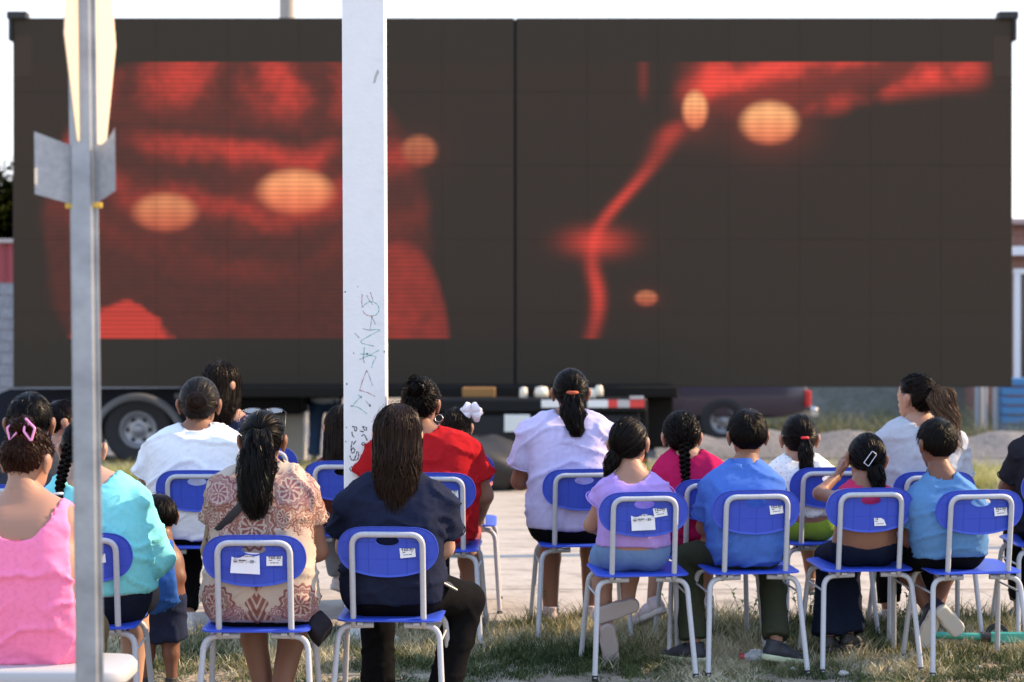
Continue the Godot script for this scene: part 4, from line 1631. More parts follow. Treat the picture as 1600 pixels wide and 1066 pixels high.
func make_shared_shapes() -> void:
	var f := Field.new(Vector3(-0.12, -0.16, -0.14), Vector3(0.12, 0.15, 0.13), 0.0058)
	f.cap(Vector3(0, 0.034, 0.020), Vector3(0, 0.042, -0.022), 0.078, 0.074, 0.02, Vector3(1.04, 1, 1))
	f.cap(Vector3(0, -0.005, -0.02), Vector3(0, -0.025, -0.035), 0.066, 0.058, 0.03)
	f.cap(Vector3(0, -0.06, -0.040), Vector3(0, -0.084, -0.060), 0.044, 0.030, 0.03)
	f.cap(Vector3(-0.034, 0.023, -0.083), Vector3(0.034, 0.023, -0.083), 0.012, 0.012, 0.015)
	f.cap(Vector3(0, 0.004, -0.090), Vector3(0, -0.027, -0.107), 0.008, 0.0135, 0.012)
	for s in [-1.0, 1.0]:
		f.cap(Vector3(s * 0.011, -0.032, -0.098), Vector3(s * 0.013, -0.030, -0.092), 0.008, 0.007, 0.006)
		f.cap(Vector3(s * 0.030, 0.002, -0.080), Vector3(s * 0.031, 0.002, -0.081), 0.011, 0.011, 0.006)
		f.cap(Vector3(s * 0.089, 0.014, 0.020), Vector3(s * 0.082, -0.022, 0.008), 0.023, 0.014, 0.006, Vector3(2.2, 1, 1.1))
		f.cap(Vector3(s * 0.074, -0.004, 0.006), Vector3(s * 0.085, -0.002, 0.012), 0.012, 0.010, 0.006)
	f.cap(Vector3(-0.017, -0.056, -0.090), Vector3(0.017, -0.056, -0.090), 0.008, 0.008, 0.007)
	f.cap(Vector3(0, -0.03, 0.012), Vector3(0, -0.095, 0.016), 0.049, 0.045, 0.03)
	f.build()
	head_v = f.pv
	head_i = f.pi
	for p in head_v:
		var c := Color(1, 1, 1)
		for s in [-1.0, 1.0]:
			var q := Vector2(p.x - s * 0.030, p.y - 0.002)
			if p.z < -0.07 and q.length() < 0.006:
				c = Color(0.06, 0.05, 0.05)
			elif p.z < -0.07 and Vector2(q.x, q.y * 1.8).length() < 0.013:
				c = Color(1.9, 2.4, 2.8)
		if p.z < -0.09 and absf(p.x) < 0.02 and absf(p.y + 0.056) < 0.007:
			c = Color(0.95, 0.62, 0.62)
		head_c.push_back(c)
	f = Field.new(Vector3(-0.08, -0.07, -0.20), Vector3(0.07, 0.04, 0.04), 0.0042)
	var fx := [-0.029, -0.0095, 0.0095, 0.028]
	var fl := [0.072, 0.082, 0.076, 0.058]
	for k in 4:
		f.cap(Vector3(fx[k] * 0.55, 0, 0.0), Vector3(fx[k], 0, -0.080), 0.016, 0.0125, 0.012)
		var a := Vector3(fx[k], 0.0, -0.080)
		var b := a + Vector3(fx[k] * 0.08, -0.012, -fl[k] * 0.5)
		var c := b + Vector3(0, -0.024, -fl[k] * 0.30)
		f.cap(a, b, 0.0098, 0.0088, 0.003)
		f.cap(b, c, 0.0088, 0.0074, 0.003)
	f.cap(Vector3(-0.012, -0.004, -0.02), Vector3(-0.046, -0.012, -0.055), 0.015, 0.0105, 0.008)
	f.cap(Vector3(-0.046, -0.012, -0.055), Vector3(-0.047, -0.026, -0.086), 0.0105, 0.0085, 0.003)
	f.cap(Vector3(0, 0, 0.03), Vector3(0, 0, -0.02), 0.026, 0.024, 0.015, Vector3(1, 1.3, 1))
	f.build()
	hand_v = f.pv
	hand_i = f.pi
	# shoe: ankle at (0, .085, 0), toe toward -z, sole on y = 0
	f = Field.new(Vector3(-0.06, -0.01, -0.2), Vector3(0.06, 0.13, 0.08), 0.0075)
	f.cap(Vector3(0, 0.045, 0.028), Vector3(0, 0.048, -0.05), 0.036, 0.038, 0.02)
	f.cap(Vector3(0, 0.045, -0.04), Vector3(0, 0.022, -0.145), 0.039, 0.034, 0.02, Vector3(0.92, 1, 1))
	f.cap(Vector3(0, 0.05, 0.014), Vector3(0, 0.098, 0.012), 0.036, 0.040, 0.012, Vector3.ONE, true)
	f.cut(Vector3(0, 0.016, 0), Vector3(0, -1, 0))
	f.build()
	shoe_v = f.pv
	shoe_i = f.pi
	f = Field.new(Vector3(-0.07, -0.02, -0.2), Vector3(0.07, 0.05, 0.09), 0.0075)
	f.cap(Vector3(0, 0.02, 0.030), Vector3(0, 0.02, -0.05), 0.038, 0.038, 0.02)
	f.cap(Vector3(0, 0.02, -0.05), Vector3(0, 0.02, -0.142), 0.038, 0.040, 0.02, Vector3(0.92, 1, 1))
	f.cut(Vector3(0, 0.0, 0), Vector3(0, -1, 0))
	f.cut(Vector3(0, 0.030, 0), Vector3(0, 1, 0))
	f.build()
	sole_v = f.pv
	sole_i = f.pi


func skin_mat() -> StandardMaterial3D:
	if not mats.has("skin"):
		var m := mat("skin", Color.WHITE, 0.5, 0.0, 0.4)
		m.vertex_color_use_as_albedo = true
		m.subsurf_scatter_enabled = true
		m.subsurf_scatter_strength = 0.12
		m.normal_enabled = true
		m.normal_texture = shared_bump(0.2)
		m.normal_scale = 0.10
		m.uv1_triplanar = true
		m.uv1_scale = Vector3.ONE * 9.0
	return mats["skin"]


func field_mesh(f: Field) -> Geo:
	f.build()
	var g := Geo.new()
	g.join(f.pv, f.pi, Transform3D())
	g.settle()
	return g


func bulk(f: Field, lv: Array, extra: float, k: float) -> void:
	for l in lv:
		var r: float = l[3] + extra
		var w: float = maxf(0.005, l[1] - l[3])
		var o: Vector3 = l[0]
		f.cap(o - Vector3(w, 0, 0), o + Vector3(w, 0, 0), r, r, k)


func person(s: Dictionary) -> Node3D:
	var d: float = s.d
	var dd: float = s.get("dv", d - 0.08)
	var org := Vector3((s.px - 800.0) * dd / FOC, ground_y(d) + s.get("lift", 0.0), -d)
	var root := thing("person", s.label, "person", org, 0.0, s.get("group", "people watching the film"))
	var stand: bool = s.get("stand", false)
	var ys: float = s.get("seat", SEAT)
	var lx := func(px: float) -> float: return (px - 800.0) * dd / FOC - org.x
	var ly := func(py: float) -> float: return EYE + (HOR - py) * dd / FOC - org.y
	var hu: float = s.head[2]
	var rt: float = s.r
	var zb: float = s.get("zback", 0.160)
	var lean: float = s.get("lean", 0.0)
	var topy: float = ly.call(s.head[1])
	var shy: float = ly.call(s.sh[2])
	var shl: float = lx.call(s.sh[0])
	var shr: float = lx.call(s.sh[1])
	var scx := (shl + shr) / 2
	var shw := (shr - shl) / 2
	var hw: float = s.hw
	var hx: float = lx.call(s.head[0])
	var k: float = s.get("limb", 1.0)
	# trunk levels: [centre, half width, -, depth radius]
	var lv := []
	var y0 := ys + (0.09 if not stand else 0.0)
	var y1 := shy - 0.055
	var nl := 7
	for i in nl:
		var t := float(i) / (nl - 1)
		var w: float
		var cw: float = shw * s.get("chest", 0.80)
		var ww: float = s.get("waist", (hw + cw) * 0.5 * 0.95)
		if t < 0.4:
			w = lerpf(hw, ww, smoothstep(0.0, 1.0, t / 0.4))
		else:
			w = lerpf(ww, cw, smoothstep(0.0, 1.0, (t - 0.4) / 0.6))
		var r := rt * (lerpf(1.0, 0.95, t / 0.5) if t < 0.5 else lerpf(0.95, 0.78, (t - 0.5) / 0.5))
		for q in s.get("rolls", []):
			var e := exp(-pow((t - q[0]) / 0.07, 2.0))
			w += q[1] * e
			r += q[1] * 0.7 * e
		r = minf(r, w * 0.98)
		var bend: float = s.get("slump", 0.02) * sin(t * PI)
		lv.push_back([Vector3(scx * smoothstep(0.0, 1.0, t), lerpf(y0, y1, t), zb - rt + (rt - r) * 0.5 + bend - lean * t), w, 0.0, r])
	var zt: float = lv[nl - 1][0].z
	var hz: float = s.get("hz", zt - 0.04 - lean * 0.2)
	var hc := Vector3(hx, topy - 0.127 * hu, hz)
	var nb := Vector3(lerpf(scx, hx, 0.35), clampf(hc.y - 0.150 * hu, shy + 0.025, shy + 0.115), zt - 0.012)
	var hb := Basis(Vector3.UP, deg_to_rad(s.get("turn", 0.0))) * Basis(Vector3.RIGHT, deg_to_rad(-s.get("tilt", 0.0))) * Basis(Vector3.BACK, deg_to_rad(s.get("roll", 0.0)))
	var hxf := Transform3D(hb.scaled(Vector3.ONE * hu), hc)
	var neck_top := hxf * Vector3(0, -0.07, 0.014)
	var sj := {"L": Vector3(shl + 0.050 * k, shy - 0.050, zt), "R": Vector3(shr - 0.050 * k, shy - 0.050, zt)}
	var el := {}
	var wr := {}
	var kn := {}
	var an := {}
	var hp := {}
	for a in ["L", "R"]:
		var sg := -1.0 if a == "L" else 1.0
		var ua := (shy - ys) * 0.50
		el[a] = sj[a] + Vector3(sg * 0.03, -ua, -0.06)
		wr[a] = Vector3(sg * 0.07, ys + 0.17, -0.20)
		hp[a] = Vector3(sg * hw * 0.48, ys + 0.085 * minf(1.0, rt / 0.11), zb - rt - 0.02)
		kn[a] = Vector3(sg * hw * 0.55, ys + 0.055, -0.34 * k)
		an[a] = Vector3(sg * hw * 0.50, 0.085, -0.30 * k)
		if s.has("arms") and s.arms.has(a):
			el[a] = s.arms[a][0]
			wr[a] = s.arms[a][1]
		if s.has("legs") and s.legs.has(a):
			kn[a] = s.legs[a][0]
			an[a] = s.legs[a][1]
		if stand:
			hp[a] = Vector3(sg * hw * 0.5, ys, zb - rt)
	# ---- skin
	var ra: float = 0.046 * k * s.get("arm", 1.0)
	var rl: float = 0.078 * k * s.get("thigh", 1.0)
	var ank := 0.036 * k
	var pts := [nb, sj.L, sj.R, el.L, el.R, wr.L, wr.R, kn.L, kn.R, an.L, an.R, neck_top, lv[0][0] - Vector3(hw, 0.1, 0), lv[0][0] + Vector3(hw, 0, 0.1)]
	var lo: Vector3 = pts[0]
	var hi: Vector3 = pts[0]
	for p in pts:
		lo = lo.min(p)
		hi = hi.max(p)
	var cell: float = s.get("cell", 0.0125) * 0.95
	var f := Field.new(lo - Vector3.ONE * 0.16, hi + Vector3.ONE * 0.16, cell)
	bulk(f, lv, 0.0, 0.05)
	for a in ["L", "R"]:
		f.cap(nb + Vector3(0, 0.0, 0), sj[a], 0.050 * k, ra * 1.02, 0.05)
		f.cap(neck_top.lerp(nb, 0.5), nb.lerp(sj[a], 0.6), 0.036 * k, 0.034 * k, 0.05)
		f.cap(sj[a], el[a], ra, ra * 0.82, 0.035)
		f.cap(el[a], wr[a], ra * 0.84, ra * 0.58, 0.02)
		f.cap(hp[a], kn[a], rl * 1.08, rl * 0.76, 0.05)
		f.cap(kn[a], kn[a].lerp(an[a], 0.35), rl * 0.72, rl * 0.70, 0.02)
		f.cap(kn[a].lerp(an[a], 0.35), an[a], rl * 0.70, ank, 0.02)
	f.cap(neck_top, nb, 0.046 * hu, 0.055 * k, 0.03)
	f.build()
	var g := Geo.new()
	g.coloured = true
	g.tint = s.skin
	g.join(f.pv, f.pi, Transform3D())
	g.join(head_v, head_i, hxf, head_c)
	for a in ["L", "R"]:
		var fw: Vector3 = (wr[a] - el[a]).normalized()
		if s.get("hand_dir", {}).has(a):
			fw = s.hand_dir[a].normalized()
		var sd := fw.cross(Vector3.UP).normalized()
		var hbs := Basis(sd, sd.cross(fw), -fw)
		var hs := 0.98 * k
		g.join(hand_v, hand_i, Transform3D(hbs * Basis.from_scale(Vector3(hs * (-1.0 if a == "L" else 1.0), hs, hs)), wr[a]))
	g.settle()
	part("body", g, skin_mat(), root)
	# ---- upper clothing
	if s.has("shirt"):
		var c: Dictionary = s.shirt
		var e: float = c.get("e", 0.011)
		f = Field.new(lo - Vector3.ONE * 0.16, Vector3(hi.x, shy + 0.02, hi.z) + Vector3.ONE * 0.12, cell)
		bulk(f, lv, e, 0.05)
		var sl: float = c.get("sleeve", 0.55)
		for a in ["L", "R"]:
			if sl > 0.0:
				f.cap(nb, sj[a], 0.050 * k + e * 0.8, ra * 1.02 + e, 0.05)
				f.cap(neck_top.lerp(nb, 0.5), nb.lerp(sj[a], 0.6), 0.034 * k + e * 0.5, 0.034 * k + e, 0.05)
				var loose: float = c.get("loose", 0.010)
				if sl <= 1.0:
					f.cap(sj[a], sj[a].lerp(el[a], sl), ra + e, ra * 0.95 + e + loose, 0.012, Vector3.ONE, true)
				else:
					f.cap(sj[a], el[a], ra + e, ra * 0.85 + e, 0.012)
					f.cap(el[a], el[a].lerp(wr[a], minf(sl - 1.0, 0.93)), ra * 0.86 + e, ra * 0.6 + e * 0.7, 0.02, Vector3.ONE, true)
			else:
				f.cap(nb, nb.lerp(sj[a], 0.85), 0.050 * k + e * 0.8, ra + e * 0.6, 0.05)
		f.cut(Vector3(0, ys + c.get("hem", 0.03), 0), Vector3(0, -1, c.get("hem_tilt", 0.0)).normalized())
		var nk: Array = c.get("neck", [0.075, 0.075, 0.085, 0.035])
		f.carve(Vector3(nb.x, nb.y + nk[3] * k, nb.z), Vector3(nk[0], nk[1], nk[2]) * lerpf(1.0, k, 0.8))
		if c.has("armhole"):
			for sg in [-1.0, 1.0]:
				f.cut(Vector3(scx + sg * shw * c.armhole, shy, 0), Vector3(sg, 0.12, 0).normalized())
				f.carve(Vector3(scx + sg * (shw * 1.04), shy - 0.07, zt), Vector3(shw * (1.06 - c.armhole), 0.12, 0.09))
		if c.has("tear"):
			for q in c.tear:
				f.carve(q[0], q[1])
		f.build()
		f.crease(drape, c.get("amp", 0.006) * 1.7, c.get("fr", Vector3(58, 150, 58)), Vector3(s.px, s.px * 0.37, 11.0))
		f.crease(drape, 0.0032, Vector3(150, 340, 150), Vector3(s.px * 0.3, 7.0, s.px))
		g = Geo.new()
		g.join(f.pv, f.pi, Transform3D())
		g.settle()
		var shirt := part(c.get("name", "shirt"), g, c.mat, root)
		if sl > 0.3 and sl <= 1.0:
			for a in ["L", "R"]:
				var axis: Vector3 = (el[a] - sj[a]).normalized()
				var u := axis.cross(Vector3.BACK).normalized()
				var w := axis.cross(u)
				var loop := PackedVector3Array()
				var rr: float = ra * 0.95 + e + c.get("loose", 0.010) + 0.0015
				for i in 29:
					loop.push_back(sj[a].lerp(el[a], sl) - axis * 0.011 + (u * cos(TAU * i / 28.0) + w * sin(TAU * i / 28.0)) * rr)
				g = Geo.new()
				g.tube(loop, 0.0030, 6, -1.0, false)
				part("sleeve_hem", g, c.mat, shirt)
	# ---- lower clothing
	if s.has("legwear"):
		var c: Dictionary = s.legwear
		var e := 0.013
		f = Field.new(lo - Vector3.ONE * 0.16, Vector3(hi.x, ys + 0.16, hi.z) + Vector3.ONE * 0.12, cell)
		bulk(f, lv.slice(0, 2), 0.002, 0.05)
		for a in ["L", "R"]:
			var th: float = c.get("thigh", 1.0)
			var fl: float = c.get("flare", 0.0)
			f.cap(hp[a], hp[a].lerp(kn[a], minf(th, 1.0)), rl * 1.08 + e, lerpf(rl * 1.08, rl * 0.76, minf(th, 1.0)) + e + c.get("loose", 0.0), 0.05, Vector3.ONE, th < 1.0)
			if c.has("shin"):
				f.cap(kn[a], kn[a].lerp(an[a], 0.4), rl * 0.76 + e, rl * 0.70 + e, 0.02)
				f.cap(kn[a].lerp(an[a], 0.4), kn[a].lerp(an[a], c.shin), rl * 0.70 + e, ank + e + 0.008 + fl, 0.02, Vector3.ONE, true)
		f.cut(Vector3(0, ys + c.get("top", 0.14), 0), Vector3(0, 1, 0))
		f.build()
		f.crease(drape, c.get("amp", 0.005) * 1.3, Vector3(90, 150, 90), Vector3(s.px * 0.7, 5.0, s.px), ys + 0.03)
		g = Geo.new()
		g.join(f.pv, f.pi, Transform3D())
		g.settle()
		part(c.get("name", "trousers"), g, c.mat, root)
	# ---- shoes
	var sh: Dictionary = s.get("shoes", {"c": lin(0.02, 0.02, 0.02), "sole": lin(0.3, 0.3, 0.3)})
	for a in ["L", "R"]:
		var sg := -1.0 if a == "L" else 1.0
		var fb := Basis(Vector3.UP, sg * -0.12)
		if sh.has(a):
			fb = sh[a]
		fb = fb.scaled(Vector3.ONE * sh.get("size", 1.0) * k)
		var xf := Transform3D(fb, an[a] - fb * Vector3(0, 0.085, 0))
		g = Geo.new()
		g.join(shoe_v, shoe_i, xf)
		g.settle()
		var up := part("shoe", g, mat("shoe_%s" % sh.c.to_html(), sh.c, 0.6), root)
		g = Geo.new()
		g.join(sole_v, sole_i, xf)
		g.settle()
		part("sole", g, mat("sole_%s" % sh.sole.to_html(), sh.sole, 0.7), up)
	if s.has("hair"):
		hair(root, hxf, s.hair, hu)
	root.set_meta("joints", 0)
	root.remove_meta("joints")
	last = {"root": root, "hxf": hxf, "nb": nb, "sj": sj, "el": el, "wr": wr, "kn": kn, "an": an, "lv": lv, "lx": lx, "ly": ly, "zt": zt, "ys": ys, "rt": rt, "zb": zb}
	return root

var last := {}


# ------------------------------------------------------------------ hair
const SCALP := Vector3(0.083, 0.098, 0.100)
const SCALP_C := Vector3(0, 0.028, 0.004)

func hair_ok(u: Vector3, ears := true) -> bool:
	if ears and Vector2((u.y + 0.25) / 0.34, (u.z - 0.08) / 0.30).length() < 1.0 and absf(u.x) > 0.6:
		return false
	if u.y > 0.45:
		return u.z > -0.80
	if u.y > -0.10:
		return u.z > lerpf(-0.02, -0.62, (u.y + 0.10) / 0.55)
	return u.z > 0.12 - (0.10 + u.y) * 0.55 and u.y > -0.80


func on_scalp(u: Vector3, lift: float) -> Vector3:
	return SCALP_C + SCALP * u * (1.0 + lift)


func strand(g: Geo, pts: PackedVector3Array, w0: float, w1: float, mid: Vector3, roll: float) -> void:
	var m := pts.size()
	var base := g.v.size()
	for i in m:
		var t := pts[mini(i + 1, m - 1)] - pts[maxi(i - 1, 0)]
		var o := pts[i] - Vector3(mid.x, mid.y if mid.y < 90.0 else pts[i].y, mid.z)
		var sd := t.cross(o).normalized()
		var ou := sd.cross(t).normalized()
		sd = sd * cos(roll) + ou * sin(roll)
		var nn := sd.cross(t).normalized()
		var u := float(i) / (m - 1)
		var w := lerpf(w0, w1, u * u) * 0.5
		g.vert(pts[i] - sd * w, nn)
		g.vert(pts[i] + sd * w, nn)
	for i in m - 1:
		var a := base + i * 2
		g.ix.append_array(PackedInt32Array([a, a + 2, a + 1, a + 1, a + 2, a + 3]))


func hair(root: Node3D, xf: Transform3D, h: Dictionary, hu: float) -> void:
	var g := Geo.new()
	g.coloured = true
	var r := RandomNumberGenerator.new()
	r.seed = hash(root.name)
	var col: Color = h.c * 0.42
	var style: String = h.style
	var vol: float = h.get("vol", 0.02)
	var curl: float = h.get("curl", 0.0)
	var mid := xf * SCALP_C
	var inv_b := xf.basis.orthonormalized()
	# cap under the strands
	g.tint = col * 0.8
	var na := 36
	var nt := 20
	var grid := []
	for i in nt + 1:
		var th := PI * i / nt * 0.86
		var row := []
		for j in na + 1:
			var ph := TAU * j / na
			row.push_back(Vector3(sin(th) * sin(ph), cos(th), sin(th) * cos(ph)))
		grid.push_back(row)
	var gi := {}
	var from := g.v.size()
	for i in nt:
		for j in na:
			var c: Vector3 = (grid[i][j] + grid[i + 1][j + 1]).normalized()
			if not hair_ok(c, style != "loose"):
				continue
			if style == "short" and c.y < h.get("nape", -0.78):
				continue
			var q := []
			for e in [[i, j], [i, j + 1], [i + 1, j], [i + 1, j + 1]]:
				var key: int = e[0] * 100 + (e[1] % na)
				if not gi.has(key):
					var uu: Vector3 = grid[e[0]][e[1]]
					var lift := vol * 0.35 + 0.015 * fold.get_noise_3d(uu.x * 40.0, uu.y * 40.0, uu.z * 40.0)
					if style == "short":
						lift = vol * 0.75 * smoothstep(-0.65, 0.45, uu.y) + 0.002
					gi[key] = g.vert(xf * on_scalp(uu, lift), Vector3.ZERO)
				q.push_back(gi[key])
			g.ix.append_array(PackedInt32Array([q[0], q[2], q[1], q[1], q[2], q[3]]))
	g.settle(from)
	var tie: Vector3 = h.get("tie", Vector3(0, -0.1, 1)).normalized()
	var part_x: float = h.get("part", 0.0)
	var n: int = int(h.get("n", 800) * 2.1)
	var wd: float = h.get("w", 0.0040) * hu * 0.58
	var made := 0
	var tries := 0
	while made < n and tries < n * 6:
		tries += 1
		var u := Vector3(r.randfn(0, 1), r.randfn(0.1, 1), r.randfn(0.15, 1)).normalized()
		if not hair_ok(u, style != "loose"):
			continue
		made += 1
		g.tint = col * clampf(r.randfn(1.0, 0.35), 0.4, 2.2)
		var lift := vol * r.randf_range(0.55, 1.45) + 0.01
		var pts := PackedVector3Array()
		var roll := r.randfn(0.0, 0.55)
		if style == "short":
			var whorl := Vector3(0.05, 0.82, 0.45).normalized()
			var away := (u - whorl * u.dot(whorl))
			away = (away - u * away.dot(u)).normalized() + Vector3(r.randfn(0, 0.25), -0.15, r.randfn(0, 0.25))
			var len: float = h.get("len", 0.035) * r.randf_range(0.7, 1.2) * lerpf(0.4, 1.0, smoothstep(-0.7, 0.0, u.y))
			var nape := smoothstep(-0.65, 0.45, u.y)
			if u.y < h.get("nape", -0.78):
				continue
			for i in 4:
				var t := i / 3.0
				pts.push_back(xf * on_scalp((u + away * len / 0.09 * t).normalized(), (0.005 + vol * nape * (0.5 + 0.5 * t) + 0.10 * h.get("tuft", 0.5) * t * t * r.randf() * r.randf() * nape + 0.03 * fold.get_noise_3d(u.x * 60.0, u.y * 60.0, u.z * 60.0))))
			strand(g, pts, wd * 0.8, wd * 0.25, mid, roll)
		elif style == "loose":
			var az := atan2(u.x, u.z)
			var th0 := acos(clampf(u.y, -1, 1)) * r.randf_range(0.2, 1.0)
			if absf(az) > 2.0 and u.y < 0.6:
				az *= 0.8
			var px0 := part_x
			var last_p := Vector3.ZERO
			for i in 5:
				var th := lerpf(th0, maxf(1.75, th0), i / 4.0)
				var uu := Vector3(sin(th) * sin(az), cos(th), sin(th) * cos(az))
				uu.x += px0 * (1.0 - i / 4.0) * maxf(0.0, cos(th))
				last_p = xf * on_scalp(uu.normalized(), lift * lerpf(0.55, 1.0, i / 4.0))
				pts.push_back(last_p)
			var drop: float = h.len * (1.06 - 0.45 * pow(r.randf(), 2.0)) * hu * (1.0 - 0.16 * absf(sin(az)))
			var ph := r.randf() * TAU
			var back: float = h.get("back", 0.03)
			var wide: float = h.get("wide", 1.0)
			for i in range(1, 10):
				var t := i / 9.0
				var hor := Vector3(last_p.x - mid.x, 0, last_p.z - mid.z)
				var p := Vector3(mid.x, last_p.y - drop * t, mid.z) + hor * lerpf(1.0, wide, t)
				p.z += back * sin(minf(t * 1.6, 1.57)) * (1.0 if hor.z > -0.02 else 0.3)
				p.x += h.get("sway", 0.0) * t
				var a := (0.004 + curl) * t
				p += Vector3(sin(ph + t * 9.0), 0, cos(ph * 1.7 + t * 8.0)) * a
				p.z = minf(p.z, h.get("zmax", 9.0))
				pts.push_back(p)
			strand(g, pts, wd, wd * 0.35, mid, roll)
		else:
			# drawn along the scalp to the tie
			var ph := r.randf() * TAU
			for i in 8:
				var t := i / 7.0 * 0.97
				var uu := u.slerp(tie, t) if absf(u.dot(tie)) < 0.999 else tie
				var wob := Vector3(sin(ph + t * 14.0), cos(ph * 1.3 + t * 12.0), sin(ph * 2.1 + t * 13.0)) * curl * (1.0 - t * 0.6)
				pts.push_back(xf * (on_scalp(uu, lift * (1.0 - t * 0.3)) + wob))
			strand(g, pts, wd, wd * 0.6, mid, roll)
	# stray hairs that catch the light
	for i in h.get("stray", 26) * 2:
		var u := Vector3(r.randfn(0, 1), absf(r.randfn(0.3, 0.8)), r.randfn(0.3, 1)).normalized()
		if not hair_ok(u):
			continue
		g.tint = col * clampf(r.randfn(1.0, 0.35), 0.4, 2.2)
		var dir := Vector3(r.randfn(0, 1), r.randfn(0.2, 0.7), r.randfn(0, 1)).normalized()
		var pts := PackedVector3Array()
		for k in 5:
			var t := k / 4.0
			pts.push_back(xf * (on_scalp((u + dir * t * 0.4).normalized(), vol + 0.02 + 0.14 * t * r.randf_range(0.5, 1.0))))
		strand(g, pts, 0.0015, 0.0008, mid, r.randf() * 3.0)
	var tp := xf * on_scalp(tie, vol * 0.8)
	if h.has("tail"):
		tail(g, r, tp, h.tail, col, int(h.get("tail_n", 420) * 1.6), h.get("tail_curl", 0.004), wd)
	if h.has("tail2"):
		tail(g, r, tp, h.tail2, col, 160, h.get("tail_curl", 0.004), wd)
	if h.has("bun"):
		var bn: Dictionary = h.bun
		var o := inv_b * tie
		var c: Vector3 = tp + o * bn.r * 0.45
		var e1 := o.cross(Vector3.UP).normalized()
		var e2 := e1.cross(o).normalized()
		for i in bn.get("n", 360):
			var th := acos(r.randf_range(-0.25, 1.0))
			var ph := r.randf() * TAU
			var sweep := r.randf_range(1.0, 2.6)
			var rr: float = bn.r * r.randf_range(0.86, 1.06)
			var pts := PackedVector3Array()
			for k in 8:
				var a := ph + sweep * k / 7.0
				var th2 := th + 0.25 * sin(a * 2.0 + ph)
				pts.push_back(c + (e1 * cos(a) + e2 * sin(a)) * rr * sin(th2) + o * rr * 0.75 * cos(th2) + Vector3(sin(a * 6.0 + ph), cos(a * 5.0), sin(a * 7.0)) * curl * 0.8)
			g.tint = (bn.get("c", col) as Color) * clampf(r.randfn(1.0, 0.35), 0.4, 2.0)
			strand(g, pts, wd * 1.1, wd * 0.5, c, r.randfn(0, 0.3))
		# dark heart of the bun
		g.tint = (bn.get("c", col) as Color) * 0.7
		var rows := []
		for i in 9:
			var row := PackedVector3Array()
			for k in 17:
				var th := PI * i / 8.0
				var a := TAU * k / 16.0
				row.push_back(c + (e1 * cos(a) + e2 * sin(a)) * bn.r * 0.86 * sin(th) + o * bn.r * 0.66 * cos(th))
			rows.push_back(row)
		g.sheet(rows)
	if h.has("braid"):
		braid(g, r, tp, h.braid, col)
	var m := mat("hair", Color.WHITE, 0.40, 0.0, 0.24)
	m.vertex_color_use_as_albedo = true
	m.backlight_enabled = true
	m.backlight = Color(0.25, 0.2, 0.16)
	part("hair", g, m, root)
	last_tie = tp

var last_tie := Vector3.ZERO


func along(path: Array, t: float) -> Vector3:
	var x := t * (path.size() - 1)
	var i := mini(int(x), path.size() - 2)
	var f := x - i
	var a := Vector3(path[i][0], path[i][1], path[i][2])
	var b := Vector3(path[i + 1][0], path[i + 1][1], path[i + 1][2])
	var p := a if i == 0 else Vector3(path[i - 1][0], path[i - 1][1], path[i - 1][2])
	var q := b if i + 2 >= path.size() else Vector3(path[i + 2][0], path[i + 2][1], path[i + 2][2])
	return a.cubic_interpolate(b, p, q, f)


func width_along(path: Array, t: float) -> float:
	var x := t * (path.size() - 1)
	var i := mini(int(x), path.size() - 2)
	return lerpf(path[i][3], path[i + 1][3], x - i)


# a bundle of strands along a path of [x, y, z, radius] relative to the tie
func tail(g: Geo, r: RandomNumberGenerator, tp: Vector3, path: Array, col: Color, n: int, curl: float, wd: float) -> void:
	for i in n:
		var a := r.randf() * TAU
		var rho := sqrt(r.randf()) if i > n / 3 else 1.0
		var end := r.randf_range(0.78, 1.0)
		var ph := floorf(r.randf() * 7.0) * 0.9 + r.randf() * 0.5
		var pts := PackedVector3Array()
		for k in 11:
			var t := k / 10.0 * end
			var rad := width_along(path, t)
			var lump := fold.get_noise_3d(cos(a) * 30.0, sin(a) * 30.0, t * 60.0 + tp.x * 50.0)
			var o := Vector3(cos(a), 0.12 * sin(a * 3.0), sin(a) * 0.62) * rad * rho * (1.0 + lump * 0.5)
			var w := Vector3(sin(ph + t * 11.0), 0, cos(ph + t * 10.0)) * curl * minf(1.0, t * 3.0)
			pts.push_back(tp + along(path, t) + o + w)
		g.tint = col * clampf(r.randfn(1.0, 0.38), 0.4, 2.3)
		strand(g, pts, wd * 1.15, wd * 0.3, Vector3(tp.x, 99.0, tp.z - 0.03), r.randfn(0, 0.5))


# three crossing locks; b = {path, turns, r}
func braid(g: Geo, r: RandomNumberGenerator, tp: Vector3, b: Dictionary, col: Color) -> void:
	var turns: float = b.turns
	for lock in 3:
		var ph0 := TAU * lock / 3.0
		for i in 46:
			var a := r.randf() * TAU
			var rho := sqrt(r.randf_range(0.3, 1.0))
			var pts := PackedVector3Array()
			var m := int(turns * 9)
			for k in m + 1:
				var t := float(k) / m
				var rad := width_along(b.path, t)
				var w := ph0 + t * turns * TAU
				var c := tp + along(b.path, t) + Vector3(sin(w) * rad * 0.62, 0, sin(2.0 * w) * rad * 0.42)
				pts.push_back(c + Vector3(cos(a), 0.0, sin(a)) * rad * 0.44 * rho)
			g.tint = col * clampf(r.randfn(1.0, 0.4), 0.35, 2.3)
			strand(g, pts, 0.0046, 0.003, Vector3(tp.x, 99.0, tp.z - 0.05), r.randfn(0, 0.4))


